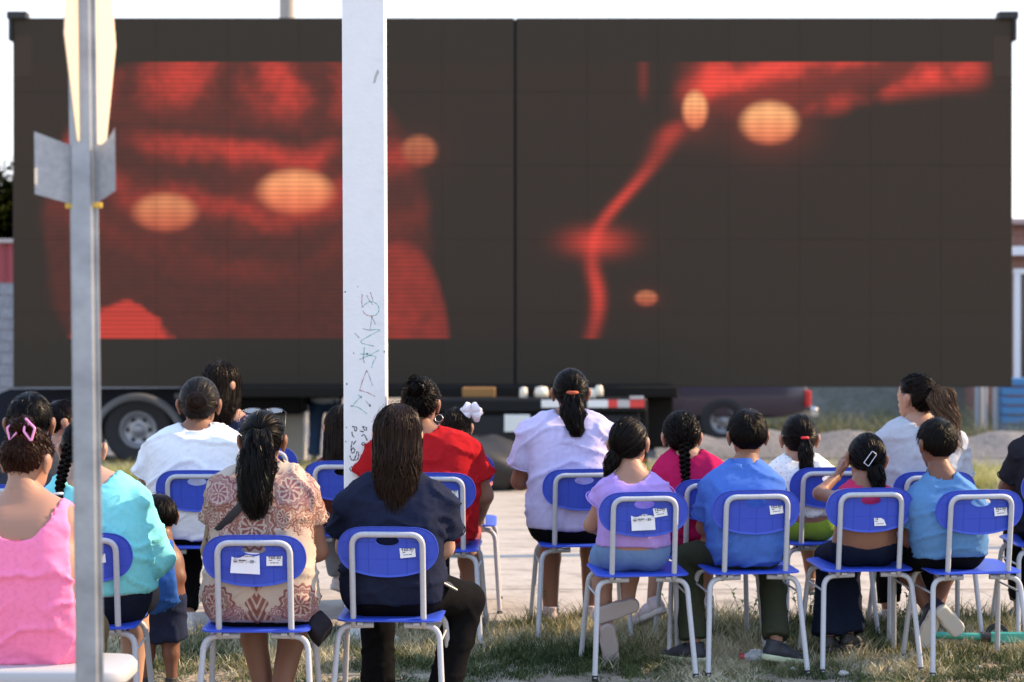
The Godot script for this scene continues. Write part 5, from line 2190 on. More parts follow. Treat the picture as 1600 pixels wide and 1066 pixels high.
# ------------------------------------------------------------------ chairs and the people on them
func build_chairs() -> void:
	var c: Node3D
	c = chair(126, 8.78, 1.0, "blue school chair carrying the woman in the turquoise top, half behind the sign post")
	sticker(c, 0.065, 0.098, 0.10)
	c = chair(398, 8.72, 0.0, "blue school chair with a printed paper marked 35 under the paisley woman")
	sticker(c, 0.077, 0.098, 0.0)
	paper_sheet(c, -0.034, 0.108, -0.05, true)
	c = chair(610, 8.94, -3.0, "blue school chair under the girl in the navy T-shirt, one sticker on its back")
	sticker(c, 0.078, 0.100, 0.10)
	c = chair(999, 10.03, 6.0, "blue school chair with white paper and tilted sticker under the girl in lilac")
	sticker(c, 0.070, 0.090, 0.15)
	paper_sheet(c, -0.005, 0.130, 0.03, false)
	c = chair(1173, 10.1, 7.0, "blue school chair under the boy in the bright blue shirt")
	sticker(c, 0.088, 0.088, 0.10)
	c = chair(1352, 10.17, 6.0, "blue school chair with a torn sticker under the girl in the cropped top")
	sticker(c, 0.045, 0.150, 0.02, true)
	c = chair(1522, 10.1, 7.0, "blue school chair under the boy in the grey blue T-shirt, rightmost of its row")
	sticker(c, 0.092, 0.096, 0.06)
	c = chair(908, 10.9, 4.0, "blue school chair under the woman in the pale lavender T-shirt")
	c = chair(1292, 10.97, 5.0, "blue school chair under the girl in the white dotted blouse, bright hole in its back")
	c = chair(1113, 10.5, 5.0, "blue school chair under the girl in the magenta shirt")
	sticker(c, 0.09, 0.1, 0.08)
	c = chair(309, 10.85, 0.0, "blue school chair under the grey haired woman in the white T-shirt")
	c = chair(537, 11.25, 0.0, "blue school chair half hidden by the white column, dark hole in its back")
	c = chair(681, 10.75, -3.0, "blue school chair under the woman in the red T-shirt")
	sticker(c, 0.085, 0.10, 0.08)
	c = chair(1455, 10.8, 4.0, "blue school chair under the woman in the pale grey T-shirt with a wavy ponytail")
	c = chair(405, 11.8, 0.0, "blue school chair of the long haired woman looking right, farthest left of the column")
	c = chair(1655, 10.9, 4.0, "blue school chair cut by the right edge of the picture")
	c = chair(30, 10.3, 0.0, "blue school chair under the man in the charcoal shirt at the left edge")
	c = chair(96, 11.4, 0.0, "blue school chair under the boy in the orange shirt")
	c = chair(712, 11.6, 0.0, "blue school chair under the girl with the white bow")


func build_people() -> void:
	var tan_ := Color(0.36, 0.195, 0.130)
	var brown := Color(0.235, 0.115, 0.072)
	var deep := Color(0.165, 0.078, 0.048)
	var pale := Color(0.43, 0.255, 0.185)
	var blk := Color(0.0105, 0.0085, 0.0078)
	var dbr := Color(0.024, 0.0145, 0.0098)
	var root: Node3D
	var black := cloth("cloth_black", lin(0.006, 0.006, 0.007))
	var g: Geo

	# ---- front row
	root = person({"label": "person in a hot pink tank top with a pink hair claw, at the left edge", "d": 7.95, "px": 42, "lift": 0.045, "skin": tan_, "r": 0.135, "hw": 0.235,
		"head": [34, 672, 0.98], "tilt": 22.0, "turn": -18.0, "sh": [-50, 124, 800], "waist": 0.215, "chest": 0.86, "rolls": [[0.34, 0.014], [0.62, 0.016], [0.06, 0.01]], "arm": 1.12, "cell": 0.0115,
		"arms": {"R": [Vector3(0.185, 0.72, -0.01), Vector3(0.12, 0.62, -0.22)], "L": [Vector3(-0.24, 0.72, -0.03), Vector3(-0.1, 0.62, -0.24)]},
		"shirt": {"name": "tank_top", "mat": cloth("pink_knit", lin(0.93, 0.23, 0.42)), "sleeve": 0.0, "armhole": 0.80, "neck": [0.125, 0.17, 0.20, 0.0], "hem": 0.02, "hem_tilt": -0.25, "amp": 0.007},
		"legwear": {"mat": cloth("olive_black", lin(0.022, 0.022, 0.017)), "shin": 0.9, "top": 0.13},
		"hair": {"style": "bun", "c": Color(0.060, 0.022, 0.012), "vol": 0.06, "curl": 0.006, "tie": Vector3(0.0, 0.72, 0.65), "bun": {"r": 0.042, "n": 260}, "n": 1100, "stray": 90}})
	claw_clip(last.hxf, root)

	root = person({"label": "person in a turquoise long sleeved top with a thin black braid, behind the sign post", "d": 8.98, "px": 128, "skin": pale, "r": 0.145, "hw": 0.255,
		"head": [123, 657, 1.0], "tilt": 8.0, "sh": [64, 226, 765], "waist": 0.225, "chest": 0.84, "rolls": [[0.36, 0.018], [0.66, 0.014]], "arm": 1.25, "zback": 0.165,
		"arms": {"R": [Vector3(0.285, 0.68, -0.01), Vector3(0.16, 0.60, -0.24)], "L": [Vector3(-0.235, 0.70, -0.02), Vector3(-0.12, 0.60, -0.24)]},
		"shirt": {"name": "long_sleeved_top", "mat": cloth("turquoise_knit", lin(0.20, 0.64, 0.66)), "sleeve": 1.95, "hem": 0.10, "neck": [0.105, 0.11, 0.14, 0.035], "amp": 0.007},
		"legwear": {"name": "denim_shorts", "mat": cloth("dark_denim", lin(0.010, 0.013, 0.026)), "thigh": 0.95, "loose": 0.03, "top": 0.15},
		"hair": {"style": "pony", "c": blk, "vol": 0.02, "tie": Vector3(-0.42, -0.05, 0.9), "braid": {"path": [[0, 0, 0, 0.022], [-0.01, -0.07, 0.03, 0.024], [-0.02, -0.13, 0.055, 0.022], [-0.028, -0.19, 0.065, 0.015]], "turns": 3.2}, "tail_n": 160, "tail": [[-0.028, -0.185, 0.065, 0.010], [-0.032, -0.24, 0.068, 0.024], [-0.034, -0.29, 0.07, 0.012]]}})
	ring(last_tie + Vector3(-0.028, -0.187, 0.065), 0.0135, 0.006, mat("tie_white", lin(0.7, 0.7, 0.72), 0.7), root, "hair_tie")

	root = person({"label": "person in a rose paisley top with a long black ponytail, glasses pushed up", "d": 8.92, "px": 405, "skin": brown, "r": 0.125, "hw": 0.215,
		"head": [407, 643, 1.0], "tilt": 4.0, "sh": [326, 494, 750], "waist": 0.180, "chest": 0.86, "arm": 1.05,
		"legs": {"L": [Vector3(-0.10, 0.50, -0.33), Vector3(0.00, 0.085, -0.22)], "R": [Vector3(0.12, 0.50, -0.33), Vector3(0.045, 0.085, -0.12)]},
		"arms": {"R": [Vector3(0.215, 0.72, -0.03), Vector3(0.1, 0.63, -0.24)], "L": [Vector3(-0.20, 0.72, -0.05), Vector3(-0.1, 0.63, -0.24)]},
		"shirt": {"name": "paisley_top", "mat": paisley_mat(), "sleeve": 0.50, "loose": 0.016, "hem": 0.005, "neck": [0.07, 0.065, 0.085, 0.04], "amp": 0.006},
		"legwear": {"name": "shorts", "mat": black, "thigh": 0.62, "loose": 0.012, "top": 0.12},
		"hair": {"style": "pony", "c": blk, "vol": 0.03, "tie": Vector3(0.0, 0.25, 1), "w": 0.0042, "n": 900, "tail_n": 760, "tail_curl": 0.011,
			"tail": [[0, 0, 0, 0.030], [0.0, -0.05, 0.035, 0.045], [-0.004, -0.12, 0.05, 0.055], [-0.006, -0.20, 0.062, 0.062], [-0.010, -0.28, 0.07, 0.055], [-0.012, -0.345, 0.075, 0.022]]}})
	eyeglasses(last.hxf, root)
	bag_strap(root)

	root = person({"label": "person in a navy T-shirt with straight dark brown hair to the shoulders", "d": 9.14, "px": 612, "skin": pale, "r": 0.115, "hw": 0.195,
		"head": [620, 634, 1.03], "sh": [524, 714, 772], "waist": 0.170, "chest": 0.74,
		"legs": {"L": [Vector3(-0.08, 0.50, -0.33), Vector3(-0.075, 0.085, -0.30)], "R": [Vector3(0.29, 0.47, -0.20), Vector3(0.19, 0.085, -0.16)]},
		"arms": {"R": [Vector3(0.205, 0.70, -0.03), Vector3(0.14, 0.60, -0.26)], "L": [Vector3(-0.19, 0.70, -0.03), Vector3(-0.1, 0.62, -0.26)]},
		"shirt": {"mat": cloth("navy_jersey", lin(0.015, 0.019, 0.040)), "sleeve": 0.62, "loose": 0.026, "hem": 0.035, "amp": 0.007},
		"legwear": {"mat": black, "shin": 0.92, "flare": 0.012, "top": 0.14},
		"hair": {"style": "loose", "c": Color(0.045, 0.024, 0.015), "vol": 0.13, "len": 0.28, "wide": 0.86, "back": 0.045, "n": 1900, "w": 0.0044, "curl": 0.010, "stray": 60}})
	phone(root)

	# ---- second row, right
	root = person({"label": "child in a lilac flutter sleeve top and denim shorts with crossed feet", "d": 10.23, "px": 990, "skin": tan_, "r": 0.088, "hw": 0.150, "limb": 0.80, "zback": 0.15,
		"head": [984, 653, 1.0], "turn": -16.0, "roll": 4.0, "sh": [934, 1042, 752], "waist": 0.125, "chest": 0.92, "cell": 0.013,
		"legs": {"L": [Vector3(-0.14, 0.46, -0.22), Vector3(-0.105, 0.15, -0.14)], "R": [Vector3(0.0, 0.46, -0.22), Vector3(-0.015, 0.27, -0.12)]},
		"arms": {"R": [Vector3(0.14, 0.68, -0.10), Vector3(0.055, 0.80, -0.20)], "L": [Vector3(-0.185, 0.64, 0.0), Vector3(-0.1, 0.58, -0.16)]}, "hand_dir": {"R": Vector3(-0.05, 1, -0.1)},
		"shirt": {"name": "flutter_top", "mat": cloth("lilac_cotton", lin(0.42, 0.28, 0.64)), "sleeve": 0.34, "loose": 0.030, "hem": 0.10, "neck": [0.095, 0.095, 0.13, 0.03], "amp": 0.006},
		"legwear": {"name": "denim_shorts", "mat": cloth("light_denim", lin(0.15, 0.25, 0.43)), "thigh": 0.62, "loose": 0.012, "top": 0.115},
		"shoes": {"c": lin(0.48, 0.30, 0.31), "sole": lin(0.36, 0.31, 0.29), "L": Basis(Vector3.BACK, 0.12) * Basis(Vector3.RIGHT, -1.35), "R": Basis(Vector3.BACK, -1.25) * Basis(Vector3.RIGHT, -1.4), "size": 1.12},
		"hair": {"style": "pony", "c": Color(0.014, 0.010, 0.0085), "vol": 0.035, "tie": Vector3(-0.55, -0.55, 0.62), "n": 1300, "tail_n": 320, "tail": [[0.01, 0.02, -0.01, 0.03], [-0.012, -0.03, 0.0, 0.032], [-0.03, -0.08, 0.0, 0.020], [-0.04, -0.115, 0.0, 0.008]]}})
	snack(root, last.wr.R + Vector3(-0.005, 0.105, -0.02))

	root = person({"label": "child in a bright blue collared shirt and olive trousers with short black hair", "d": 10.3, "px": 1168, "skin": brown, "r": 0.100, "hw": 0.160, "limb": 0.84,
		"head": [1170, 642, 0.98], "sh": [1096, 1222, 744], "waist": 0.150, "chest": 0.80, "cell": 0.013,
		"legs": {"L": [Vector3(-0.245, 0.47, -0.16), Vector3(-0.225, 0.085, -0.08)], "R": [Vector3(0.14, 0.46, -0.24), Vector3(0.14, 0.10, -0.02)]},
		"arms": {"L": [Vector3(-0.185, 0.62, -0.02), Vector3(-0.12, 0.55, -0.16)]},
		"shirt": {"mat": cloth("bright_blue_cotton", lin(0.065, 0.155, 0.50)), "sleeve": 0.75, "loose": 0.014, "hem": 0.0, "neck": [0.064, 0.06, 0.075, 0.045], "amp": 0.006},
		"legwear": {"mat": cloth("olive_twill", lin(0.040, 0.046, 0.030)), "shin": 0.94, "flare": 0.012, "top": 0.1},
		"shoes": {"c": lin(0.018, 0.022, 0.032), "sole": lin(0.52, 0.58, 0.40), "L": Basis(Vector3.UP, 0.9), "R": Basis(Vector3.UP, -1.0) * Basis(Vector3.RIGHT, -0.18), "size": 1.15},
		"hair": {"style": "short", "c": Color(0.012, 0.0088, 0.0075), "vol": 0.11, "len": 0.034, "n": 2200, "w": 0.0032, "tuft": 1.1}})
	collar(root)

	root = person({"label": "child with sleek black hair in a barrette, pink cropped top and flared dark jeans", "d": 10.37, "px": 1352, "skin": brown, "r": 0.078, "hw": 0.135, "limb": 0.76,
		"head": [1356, 678, 0.99], "tilt": 10.0, "roll": -6.0, "sh": [1304, 1400, 766], "waist": 0.112, "chest": 0.88, "cell": 0.013, "zback": 0.145,
		"legs": {"L": [Vector3(-0.13, 0.46, -0.20), Vector3(-0.14, 0.10, -0.10)], "R": [Vector3(-0.03, 0.46, -0.22), Vector3(-0.045, 0.11, -0.14)]},
		"arms": {"L": [Vector3(-0.185, 0.76, -0.06), Vector3(-0.085, 0.84, -0.16)], "R": [Vector3(0.155, 0.62, -0.03), Vector3(0.10, 0.54, -0.15)]}, "hand_dir": {"L": Vector3(0.3, 0.9, -0.1)},
		"shirt": {"name": "cropped_top", "mat": cloth("raspberry_cotton", lin(0.45, 0.03, 0.10)), "sleeve": 0.0, "armhole": 0.84, "hem": 0.165, "neck": [0.07, 0.07, 0.1, 0.03], "amp": 0.004},
		"legwear": {"name": "flared_jeans", "mat": cloth("navy_denim", lin(0.010, 0.014, 0.030)), "shin": 0.97, "flare": 0.030, "top": 0.10},
		"shoes": {"c": lin(0.012, 0.012, 0.014), "sole": lin(0.03, 0.03, 0.03), "R": Basis(Vector3.UP, -0.7), "L": Basis(Vector3.UP, -0.5)},
		"hair": {"style": "pony", "c": Color(0.0085, 0.0075, 0.0075), "vol": 0.03, "tie": Vector3(0.30, -0.62, 0.75), "n": 1400, "tail_n": 260, "stray": 10, "tail_curl": 0.008, "tail": [[0, 0.01, 0, 0.03], [0.012, -0.045, 0.02, 0.030], [0.018, -0.09, 0.03, 0.022], [0.012, -0.13, 0.035, 0.010]]}})
	barrette(last_tie, root)

	root = person({"label": "child in a grey blue T-shirt and black shorts with crossed bare legs", "d": 10.3, "px": 1484, "skin": deep, "r": 0.092, "hw": 0.155, "limb": 0.82,
		"head": [1467, 656, 0.94], "turn": 14.0, "sh": [1416, 1536, 768], "waist": 0.140, "chest": 0.82, "cell": 0.013,
		"legs": {"L": [Vector3(-0.17, 0.46, -0.22), Vector3(-0.045, 0.23, -0.16)], "R": [Vector3(0.06, 0.46, -0.24), Vector3(-0.02, 0.25, -0.12)]},
		"arms": {"R": [Vector3(0.19, 0.63, -0.03), Vector3(0.12, 0.55, -0.17)]},
		"shirt": {"mat": cloth("grey_blue_jersey", lin(0.095, 0.22, 0.42)), "sleeve": 0.62, "loose": 0.018, "hem": 0.045, "amp": 0.006},
		"legwear": {"name": "shorts", "mat": black, "thigh": 0.9, "loose": 0.016, "top": 0.1},
		"shoes": {"c": lin(0.022, 0.028, 0.055), "sole": lin(0.55, 0.54, 0.50), "L": Basis(Vector3.BACK, 0.2) * Basis(Vector3.RIGHT, -1.0) * Basis(Vector3.UP, 0.4), "R": Basis(Vector3.BACK, 0.75) * Basis(Vector3.RIGHT, -0.9), "size": 1.12},
		"hair": {"style": "short", "c": Color(0.018, 0.012, 0.0095), "vol": 0.11, "len": 0.036, "n": 2100, "w": 0.0032, "tuft": 1.3}})

	# ---- third row
	root = person({"label": "person in a pale lavender T-shirt with a thick black ponytail and orange hair tie", "d": 11.1, "px": 893, "skin": brown, "r": 0.120, "hw": 0.205,
		"head": [892, 576, 1.0], "sh": [812, 966, 664], "waist": 0.180, "chest": 0.74, "arm": 1.12,
		"legs": {"L": [Vector3(-0.10, 0.47, -0.33), Vector3(-0.095, 0.085, -0.26)]},
		"arms": {"L": [Vector3(-0.245, 0.73, -0.04), Vector3(-0.1, 0.72, -0.24)], "R": [Vector3(0.225, 0.72, -0.05), Vector3(0.1, 0.68, -0.24)]},
		"shirt": {"mat": cloth("lavender_jersey", lin(0.52, 0.49, 0.74)), "sleeve": 0.66, "loose": 0.022, "hem": 0.055, "amp": 0.007},
		"legwear": {"name": "shorts", "mat": black, "thigh": 0.72, "loose": 0.016, "top": 0.12},
		"shoes": {"c": lin(0.50, 0.42, 0.43), "sole": lin(0.5, 0.49, 0.47)},
		"hair": {"style": "pony", "c": blk, "vol": 0.02, "tie": Vector3(0.08, -0.12, 1), "n": 900, "tail_n": 520, "tail": [[0, 0, 0, 0.022], [0.0, -0.05, 0.03, 0.042], [0.004, -0.11, 0.045, 0.052], [0.012, -0.17, 0.055, 0.040], [0.018, -0.215, 0.06, 0.018]]}})
	ring(last_tie + Vector3(0, -0.005, 0.005), 0.021, 0.010, mat("tie_orange", lin(0.38, 0.075, 0.03), 0.8), root, "hair_tie")

	root = person({"label": "person in a red T-shirt with a curly black updo and hoop earring", "d": 10.95, "px": 664, "skin": brown, "r": 0.135, "hw": 0.23,
		"head": [657, 594, 1.0], "sh": [574, 750, 692], "waist": 0.235, "chest": 0.88, "arm": 1.2, "turn": -10.0,
		"legs": {"R": [Vector3(0.19, 0.48, -0.30), Vector3(0.23, 0.085, -0.18)]},
		"arms": {"R": [Vector3(0.275, 0.68, -0.02), Vector3(0.235, 0.53, -0.20)], "L": [Vector3(-0.30, 0.70, -0.03), Vector3(-0.14, 0.64, -0.24)]},
		"shirt": {"mat": cloth("red_jersey", lin(0.38, 0.012, 0.016)), "sleeve": 0.58, "loose": 0.024, "hem": 0.02, "amp": 0.007},
		"legwear": {"name": "floral_shorts", "mat": cloth("coral_print", lin(0.40, 0.10, 0.11)), "thigh": 0.75, "loose": 0.02, "top": 0.12},
		"shoes": {"c": lin(0.12, 0.09, 0.07), "sole": lin(0.1, 0.08, 0.06)},
		"hair": {"style": "bun", "c": blk, "vol": 0.075, "curl": 0.008, "tie": Vector3(0.0, 0.55, 0.8), "bun": {"r": 0.052, "n": 320}, "n": 1200, "stray": 70}})
	ring(last.hxf * Vector3(0.088, -0.055, 0.01), 0.022, 0.0022, mat("hoop_silver", lin(0.6, 0.58, 0.55), 0.25, 0.9), root, "hoop_earring", Basis(Vector3.RIGHT, PI / 2) * Basis(Vector3.BACK, 0.5))
	hair_clip(last.hxf, root)

	root = person({"label": "child in a magenta shirt with one black braid down the back", "d": 10.7, "px": 1082, "skin": tan_, "r": 0.090, "hw": 0.150, "limb": 0.82,
		"head": [1066, 645, 0.98], "sh": [1022, 1134, 722], "waist": 0.145, "chest": 0.90, "cell": 0.0135,
		"legs": {"L": [Vector3(-0.12, 0.46, -0.25), Vector3(-0.165, 0.20, -0.20)], "R": [Vector3(0.08, 0.46, -0.25), Vector3(0.09, 0.20, -0.22)]},
		"shirt": {"mat": cloth("magenta_jersey", lin(0.42, 0.014, 0.085)), "sleeve": 0.6, "loose": 0.016, "hem": 0.04, "amp": 0.005},
		"legwear": {"name": "denim_shorts", "mat": cloth("mid_denim", lin(0.10, 0.15, 0.26)), "thigh": 0.7, "top": 0.1},
		"shoes": {"c": lin(0.52, 0.44, 0.46), "sole": lin(0.56, 0.54, 0.52), "L": Basis(Vector3.UP, 0.7) * Basis(Vector3.RIGHT, -0.4), "R": Basis(Vector3.RIGHT, -0.7), "size": 1.1},
		"hair": {"style": "pony", "c": Color(0.014, 0.0105, 0.009), "vol": 0.05, "curl": 0.007, "tie": Vector3(0.05, -0.45, 0.9), "n": 1000, "stray": 80, "braid": {"path": [[0, 0.01, 0, 0.026], [0.002, -0.06, 0.025, 0.026], [0.004, -0.13, 0.04, 0.023], [0.006, -0.20, 0.05, 0.020]], "turns": 3.2}}})

	root = person({"label": "child in a white dotted blouse with a straight ponytail and red hair tie", "d": 11.17, "px": 1258, "skin": tan_, "r": 0.085, "hw": 0.145, "limb": 0.80,
		"head": [1250, 648, 1.02], "sh": [1200, 1300, 724], "waist": 0.130, "chest": 0.88, "cell": 0.0135,
		"legs": {"R": [Vector3(0.06, 0.46, -0.26), Vector3(0.07, 0.22, -0.2)]},
		"shirt": {"name": "dotted_blouse", "mat": dotted_mat(), "sleeve": 0.34, "loose": 0.03, "hem": 0.11, "neck": [0.08, 0.08, 0.11, 0.035], "amp": 0.005},
		"legwear": {"name": "lime_skirt", "mat": cloth("lime_cotton", lin(0.32, 0.52, 0.06)), "thigh": 0.7, "loose": 0.03, "top": 0.125},
		"shoes": {"c": lin(0.6, 0.5, 0.5), "sole": lin(0.5, 0.5, 0.5)},
		"hair": {"style": "pony", "c": Color(0.013, 0.0100, 0.0090), "vol": 0.02, "tie": Vector3(0.18, -0.08, 1), "n": 1000, "tail_n": 300, "tail": [[0, 0, 0, 0.014], [0.002, -0.05, 0.022, 0.026], [0.004, -0.12, 0.032, 0.034], [0.004, -0.19, 0.035, 0.03]]}})
	ring(last_tie + Vector3(0, 0.0, 0.006), 0.014, 0.007, mat("tie_red", lin(0.62, 0.03, 0.03), 0.7), root, "hair_tie")

	root = person({"label": "person in a pale grey T-shirt with a wavy light brown ponytail, head turned left", "d": 11.0, "px": 1442, "skin": tan_, "r": 0.120, "hw": 0.19,
		"head": [1437, 585, 1.0], "turn": 36.0, "tilt": -2.0, "sh": [1368, 1512, 676], "waist": 0.175, "chest": 0.78,
		"shirt": {"mat": cloth("pale_grey_jersey", lin(0.40, 0.42, 0.47)), "sleeve": 0.62, "loose": 0.022, "hem": 0.03, "amp": 0.006},
		"legwear": {"mat": black, "shin": 0.9},
		"shoes": {"c": lin(0.66, 0.66, 0.66), "sole": lin(0.6, 0.6, 0.6)},
		"hair": {"style": "pony", "c": Color(0.020, 0.013, 0.0092), "vol": 0.045, "tie": Vector3(0.15, 0.45, 0.9), "n": 900, "stray": 70, "curl": 0.003, "tail_n": 0, "tail": [[0, 0, 0, 0.02], [0, -0.1, 0, 0.02]]}})
	var gg := Geo.new()
	gg.coloured = true
	var rr := RandomNumberGenerator.new()
	rr.seed = 99
	tail(gg, rr, last_tie, [[0, 0, 0, 0.024], [0.038, -0.02, 0.035, 0.040], [0.030, -0.08, 0.045, 0.048], [0.062, -0.15, 0.05, 0.048], [0.058, -0.22, 0.055, 0.040], [0.100, -0.30, 0.055, 0.018]], Color(0.085, 0.050, 0.030), 620, 0.016, 0.0034)
	part("ponytail", gg, mats["hair"], root)

	root = person({"label": "person in a white T-shirt with grey streaked hair in a low bun", "d": 11.05, "px": 305, "skin": brown, "r": 0.130, "hw": 0.225,
		"head": [308, 590, 1.12], "sh": [228, 378, 686], "waist": 0.215, "chest": 0.84, "arm": 1.15,
		"legs": {"L": [Vector3(-0.09, 0.47, -0.30), Vector3(-0.07, 0.085, -0.12)]},
		"arms": {"L": [Vector3(-0.245, 0.72, -0.02), Vector3(-0.13, 0.63, -0.2)]},
		"shirt": {"mat": cloth("white_jersey", lin(0.78, 0.80, 0.84)), "sleeve": 0.74, "loose": 0.028, "hem": 0.015, "amp": 0.007},
		"legwear": {"mat": black, "shin": 0.95, "top": 0.1},
		"shoes": {"c": lin(0.62, 0.62, 0.64), "sole": lin(0.6, 0.6, 0.6)},
		"hair": {"style": "bun", "c": Color(0.050, 0.045, 0.042), "vol": 0.03, "tie": Vector3(0.05, -0.05, 1), "bun": {"r": 0.050, "n": 420, "c": Color(0.034, 0.018, 0.012)}, "n": 1100, "w": 0.0036}})

	root = person({"label": "person with long straight dark hair seated left of the white column, in grey trousers", "d": 11.45, "px": 537, "skin": tan_, "r": 0.110, "hw": 0.17,
		"head": [533, 634, 0.98], "sh": [470, 602, 738], "turn": 6.0,
		"legs": {"L": [Vector3(-0.10, 0.46, -0.25), Vector3(-0.03, 0.19, -0.30)], "R": [Vector3(0.08, 0.46, -0.3), Vector3(0.02, 0.20, -0.32)]},
		"shirt": {"mat": cloth("maroon_brown_jersey", lin(0.085, 0.022, 0.016)), "sleeve": 0.6, "hem": 0.03},
		"legwear": {"mat": cloth("grey_fleece", lin(0.19, 0.20, 0.22)), "shin": 0.93, "flare": 0.02, "top": 0.1},
		"shoes": {"c": lin(0.56, 0.50, 0.50), "sole": lin(0.6, 0.58, 0.56), "L": Basis(Vector3.UP, -0.6) * Basis(Vector3.RIGHT, -0.3)},
		"hair": {"style": "loose", "c": dbr, "vol": 0.09, "len": 0.30, "wide": 1.0, "back": 0.05, "n": 1300, "w": 0.0044}})

	root = person({"label": "person in a dark flowered blouse with long dark hair, tallest head left of the column", "d": 12.0, "px": 380, "skin": tan_, "r": 0.115, "hw": 0.19, "lift": 0.0,
		"head": [343, 566, 1.06], "turn": -34.0, "sh": [302, 424, 668],
		"arms": {"R": [Vector3(0.20, 0.72, -0.03), Vector3(0.1, 0.62, -0.24)]},
		"shirt": {"name": "blouse", "mat": flowered_mat(), "sleeve": 0.5, "hem": 0.03, "neck": [0.09, 0.09, 0.11, 0.03]},
		"legwear": {"mat": black, "shin": 0.9},
		"hair": {"style": "loose", "c": Color(0.030, 0.018, 0.012), "vol": 0.11, "len": 0.30, "wide": 0.82, "back": 0.05, "n": 1500, "w": 0.0044, "curl": 0.012}})

	root = person({"label": "person with cropped black hair in a charcoal shirt at the left edge", "d": 10.5, "px": 36, "skin": brown, "r": 0.12, "hw": 0.19,
		"head": [42, 614, 1.22], "sh": [-42, 122, 726],
		"shirt": {"mat": cloth("charcoal_jersey", lin(0.040, 0.042, 0.050)), "sleeve": 0.62, "hem": 0.03},
		"legwear": {"mat": black, "shin": 0.92},
		"hair": {"style": "short", "c": Color(0.010, 0.0085, 0.008), "vol": 0.05, "len": 0.016, "n": 1500, "w": 0.003, "tuft": 0.15}})

	root = person({"label": "child in an orange shirt seen in profile, half behind the sign post", "d": 11.6, "px": 94, "skin": tan_, "r": 0.09, "hw": 0.15, "limb": 0.85,
		"head": [96, 626, 0.94], "turn": -62.0, "sh": [42, 148, 722],
		"shirt": {"mat": cloth("orange_jersey", lin(0.62, 0.13, 0.03)), "sleeve": 0.6, "hem": 0.03},
		"legwear": {"mat": cloth("dark_denim", lin(0.010, 0.013, 0.026)), "shin": 0.92},
		"hair": {"style": "short", "c": Color(0.012, 0.009, 0.008), "vol": 0.07, "len": 0.03, "n": 1400, "w": 0.0034, "tuft": 0.5}})

	root = person({"label": "child with a big white hair bow beyond the woman in red", "d": 11.8, "px": 708, "skin": tan_, "r": 0.085, "hw": 0.15, "limb": 0.8,
		"head": [712, 636, 0.92], "sh": [660, 760, 724],
		"shirt": {"mat": cloth("rose_jersey", lin(0.5, 0.2, 0.25)), "sleeve": 0.5, "hem": 0.03},
		"legwear": {"mat": cloth("dark_denim", lin(0.010, 0.013, 0.026)), "shin": 0.92},
		"hair": {"style": "loose", "c": dbr, "vol": 0.03, "len": 0.16, "wide": 0.95, "n": 1100, "w": 0.0044}})
	bow(last.hxf * Vector3(0.085, 0.095, 0.03), root)

	root = person({"label": "person in dark clothes cut off by the right edge of the picture", "d": 11.1, "px": 1655, "skin": deep, "r": 0.12, "hw": 0.19,
		"head": [1660, 590, 1.0], "sh": [1582, 1735, 690],
		"arms": {"L": [Vector3(-0.225, 0.70, -0.03), Vector3(-0.13, 0.60, -0.22)]},
		"shirt": {"mat": cloth("dark_jersey", lin(0.022, 0.022, 0.028)), "sleeve": 0.8, "hem": 0.03},
		"legwear": {"mat": black, "shin": 0.92},
		"hair": {"style": "short", "c": blk, "vol": 0.06, "len": 0.03, "n": 1000, "w": 0.0036}})

	# ---- standing
	root = person({"label": "small child standing beside the woman in turquoise, blue shirt and navy shorts", "d": 9.75, "px": 243, "skin": deep, "r": 0.075, "hw": 0.092, "limb": 0.62, "stand": true, "seat": 0.40, "zback": 0.08,
		"head": [243, 776, 0.84], "tilt": 16.0, "turn": 30.0, "sh": [206, 276, 858], "waist": 0.088, "chest": 0.95, "cell": 0.0115,
		"legs": {"L": [Vector3(-0.05, 0.22, -0.01), Vector3(-0.055, 0.055, 0.01)], "R": [Vector3(0.05, 0.22, -0.01), Vector3(0.055, 0.055, 0.01)]},
		"arms": {"R": [Vector3(0.092, 0.49, 0.04), Vector3(-0.01, 0.45, 0.09)], "L": [Vector3(-0.11, 0.5, 0.0), Vector3(-0.06, 0.42, -0.08)]},
		"shirt": {"mat": cloth("royal_blue_jersey", lin(0.03, 0.10, 0.36)), "sleeve": 0.0, "armhole": 0.80, "hem": -0.06, "amp": 0.004},
		"legwear": {"name": "shorts", "mat": cloth("navy_twill", lin(0.020, 0.026, 0.055)), "thigh": 0.98, "loose": 0.025, "top": 0.02},
		"hair": {"style": "short", "c": Color(0.016, 0.011, 0.009), "vol": 0.07, "len": 0.04, "n": 1200, "w": 0.003, "tuft": 0.6}})

	root = person({"label": "person in jeans and white T-shirt standing behind the screen, only legs and waist showing", "d": 31.0, "dv": 31.0, "px": 508, "skin": brown, "r": 0.14, "hw": 0.22, "stand": true, "seat": 0.86, "zback": 0.14,
		"head": [508, 500, 1.05], "sh": [478, 540, 535], "cell": 0.03,
		"legs": {"L": [Vector3(-0.13, 0.48, 0.0), Vector3(-0.15, 0.085, 0.02)], "R": [Vector3(0.13, 0.48, 0.0), Vector3(0.15, 0.085, 0.02)]},
		"arms": {"L": [Vector3(-0.36, 1.1, 0.0), Vector3(-0.40, 0.82, 0.02)], "R": [Vector3(0.34, 1.1, 0.0), Vector3(0.3, 0.85, -0.02)]},
		"thigh": 1.25, "group": "",
		"shirt": {"mat": cloth("white_jersey", lin(0.78, 0.80, 0.84)), "sleeve": 0.6, "hem": -0.06},
		"legwear": {"name": "jeans", "mat": cloth("blue_denim", lin(0.055, 0.10, 0.20)), "shin": 0.97, "flare": 0.03, "top": 0.1},
		"hair": {"style": "short", "c": blk, "n": 300}})


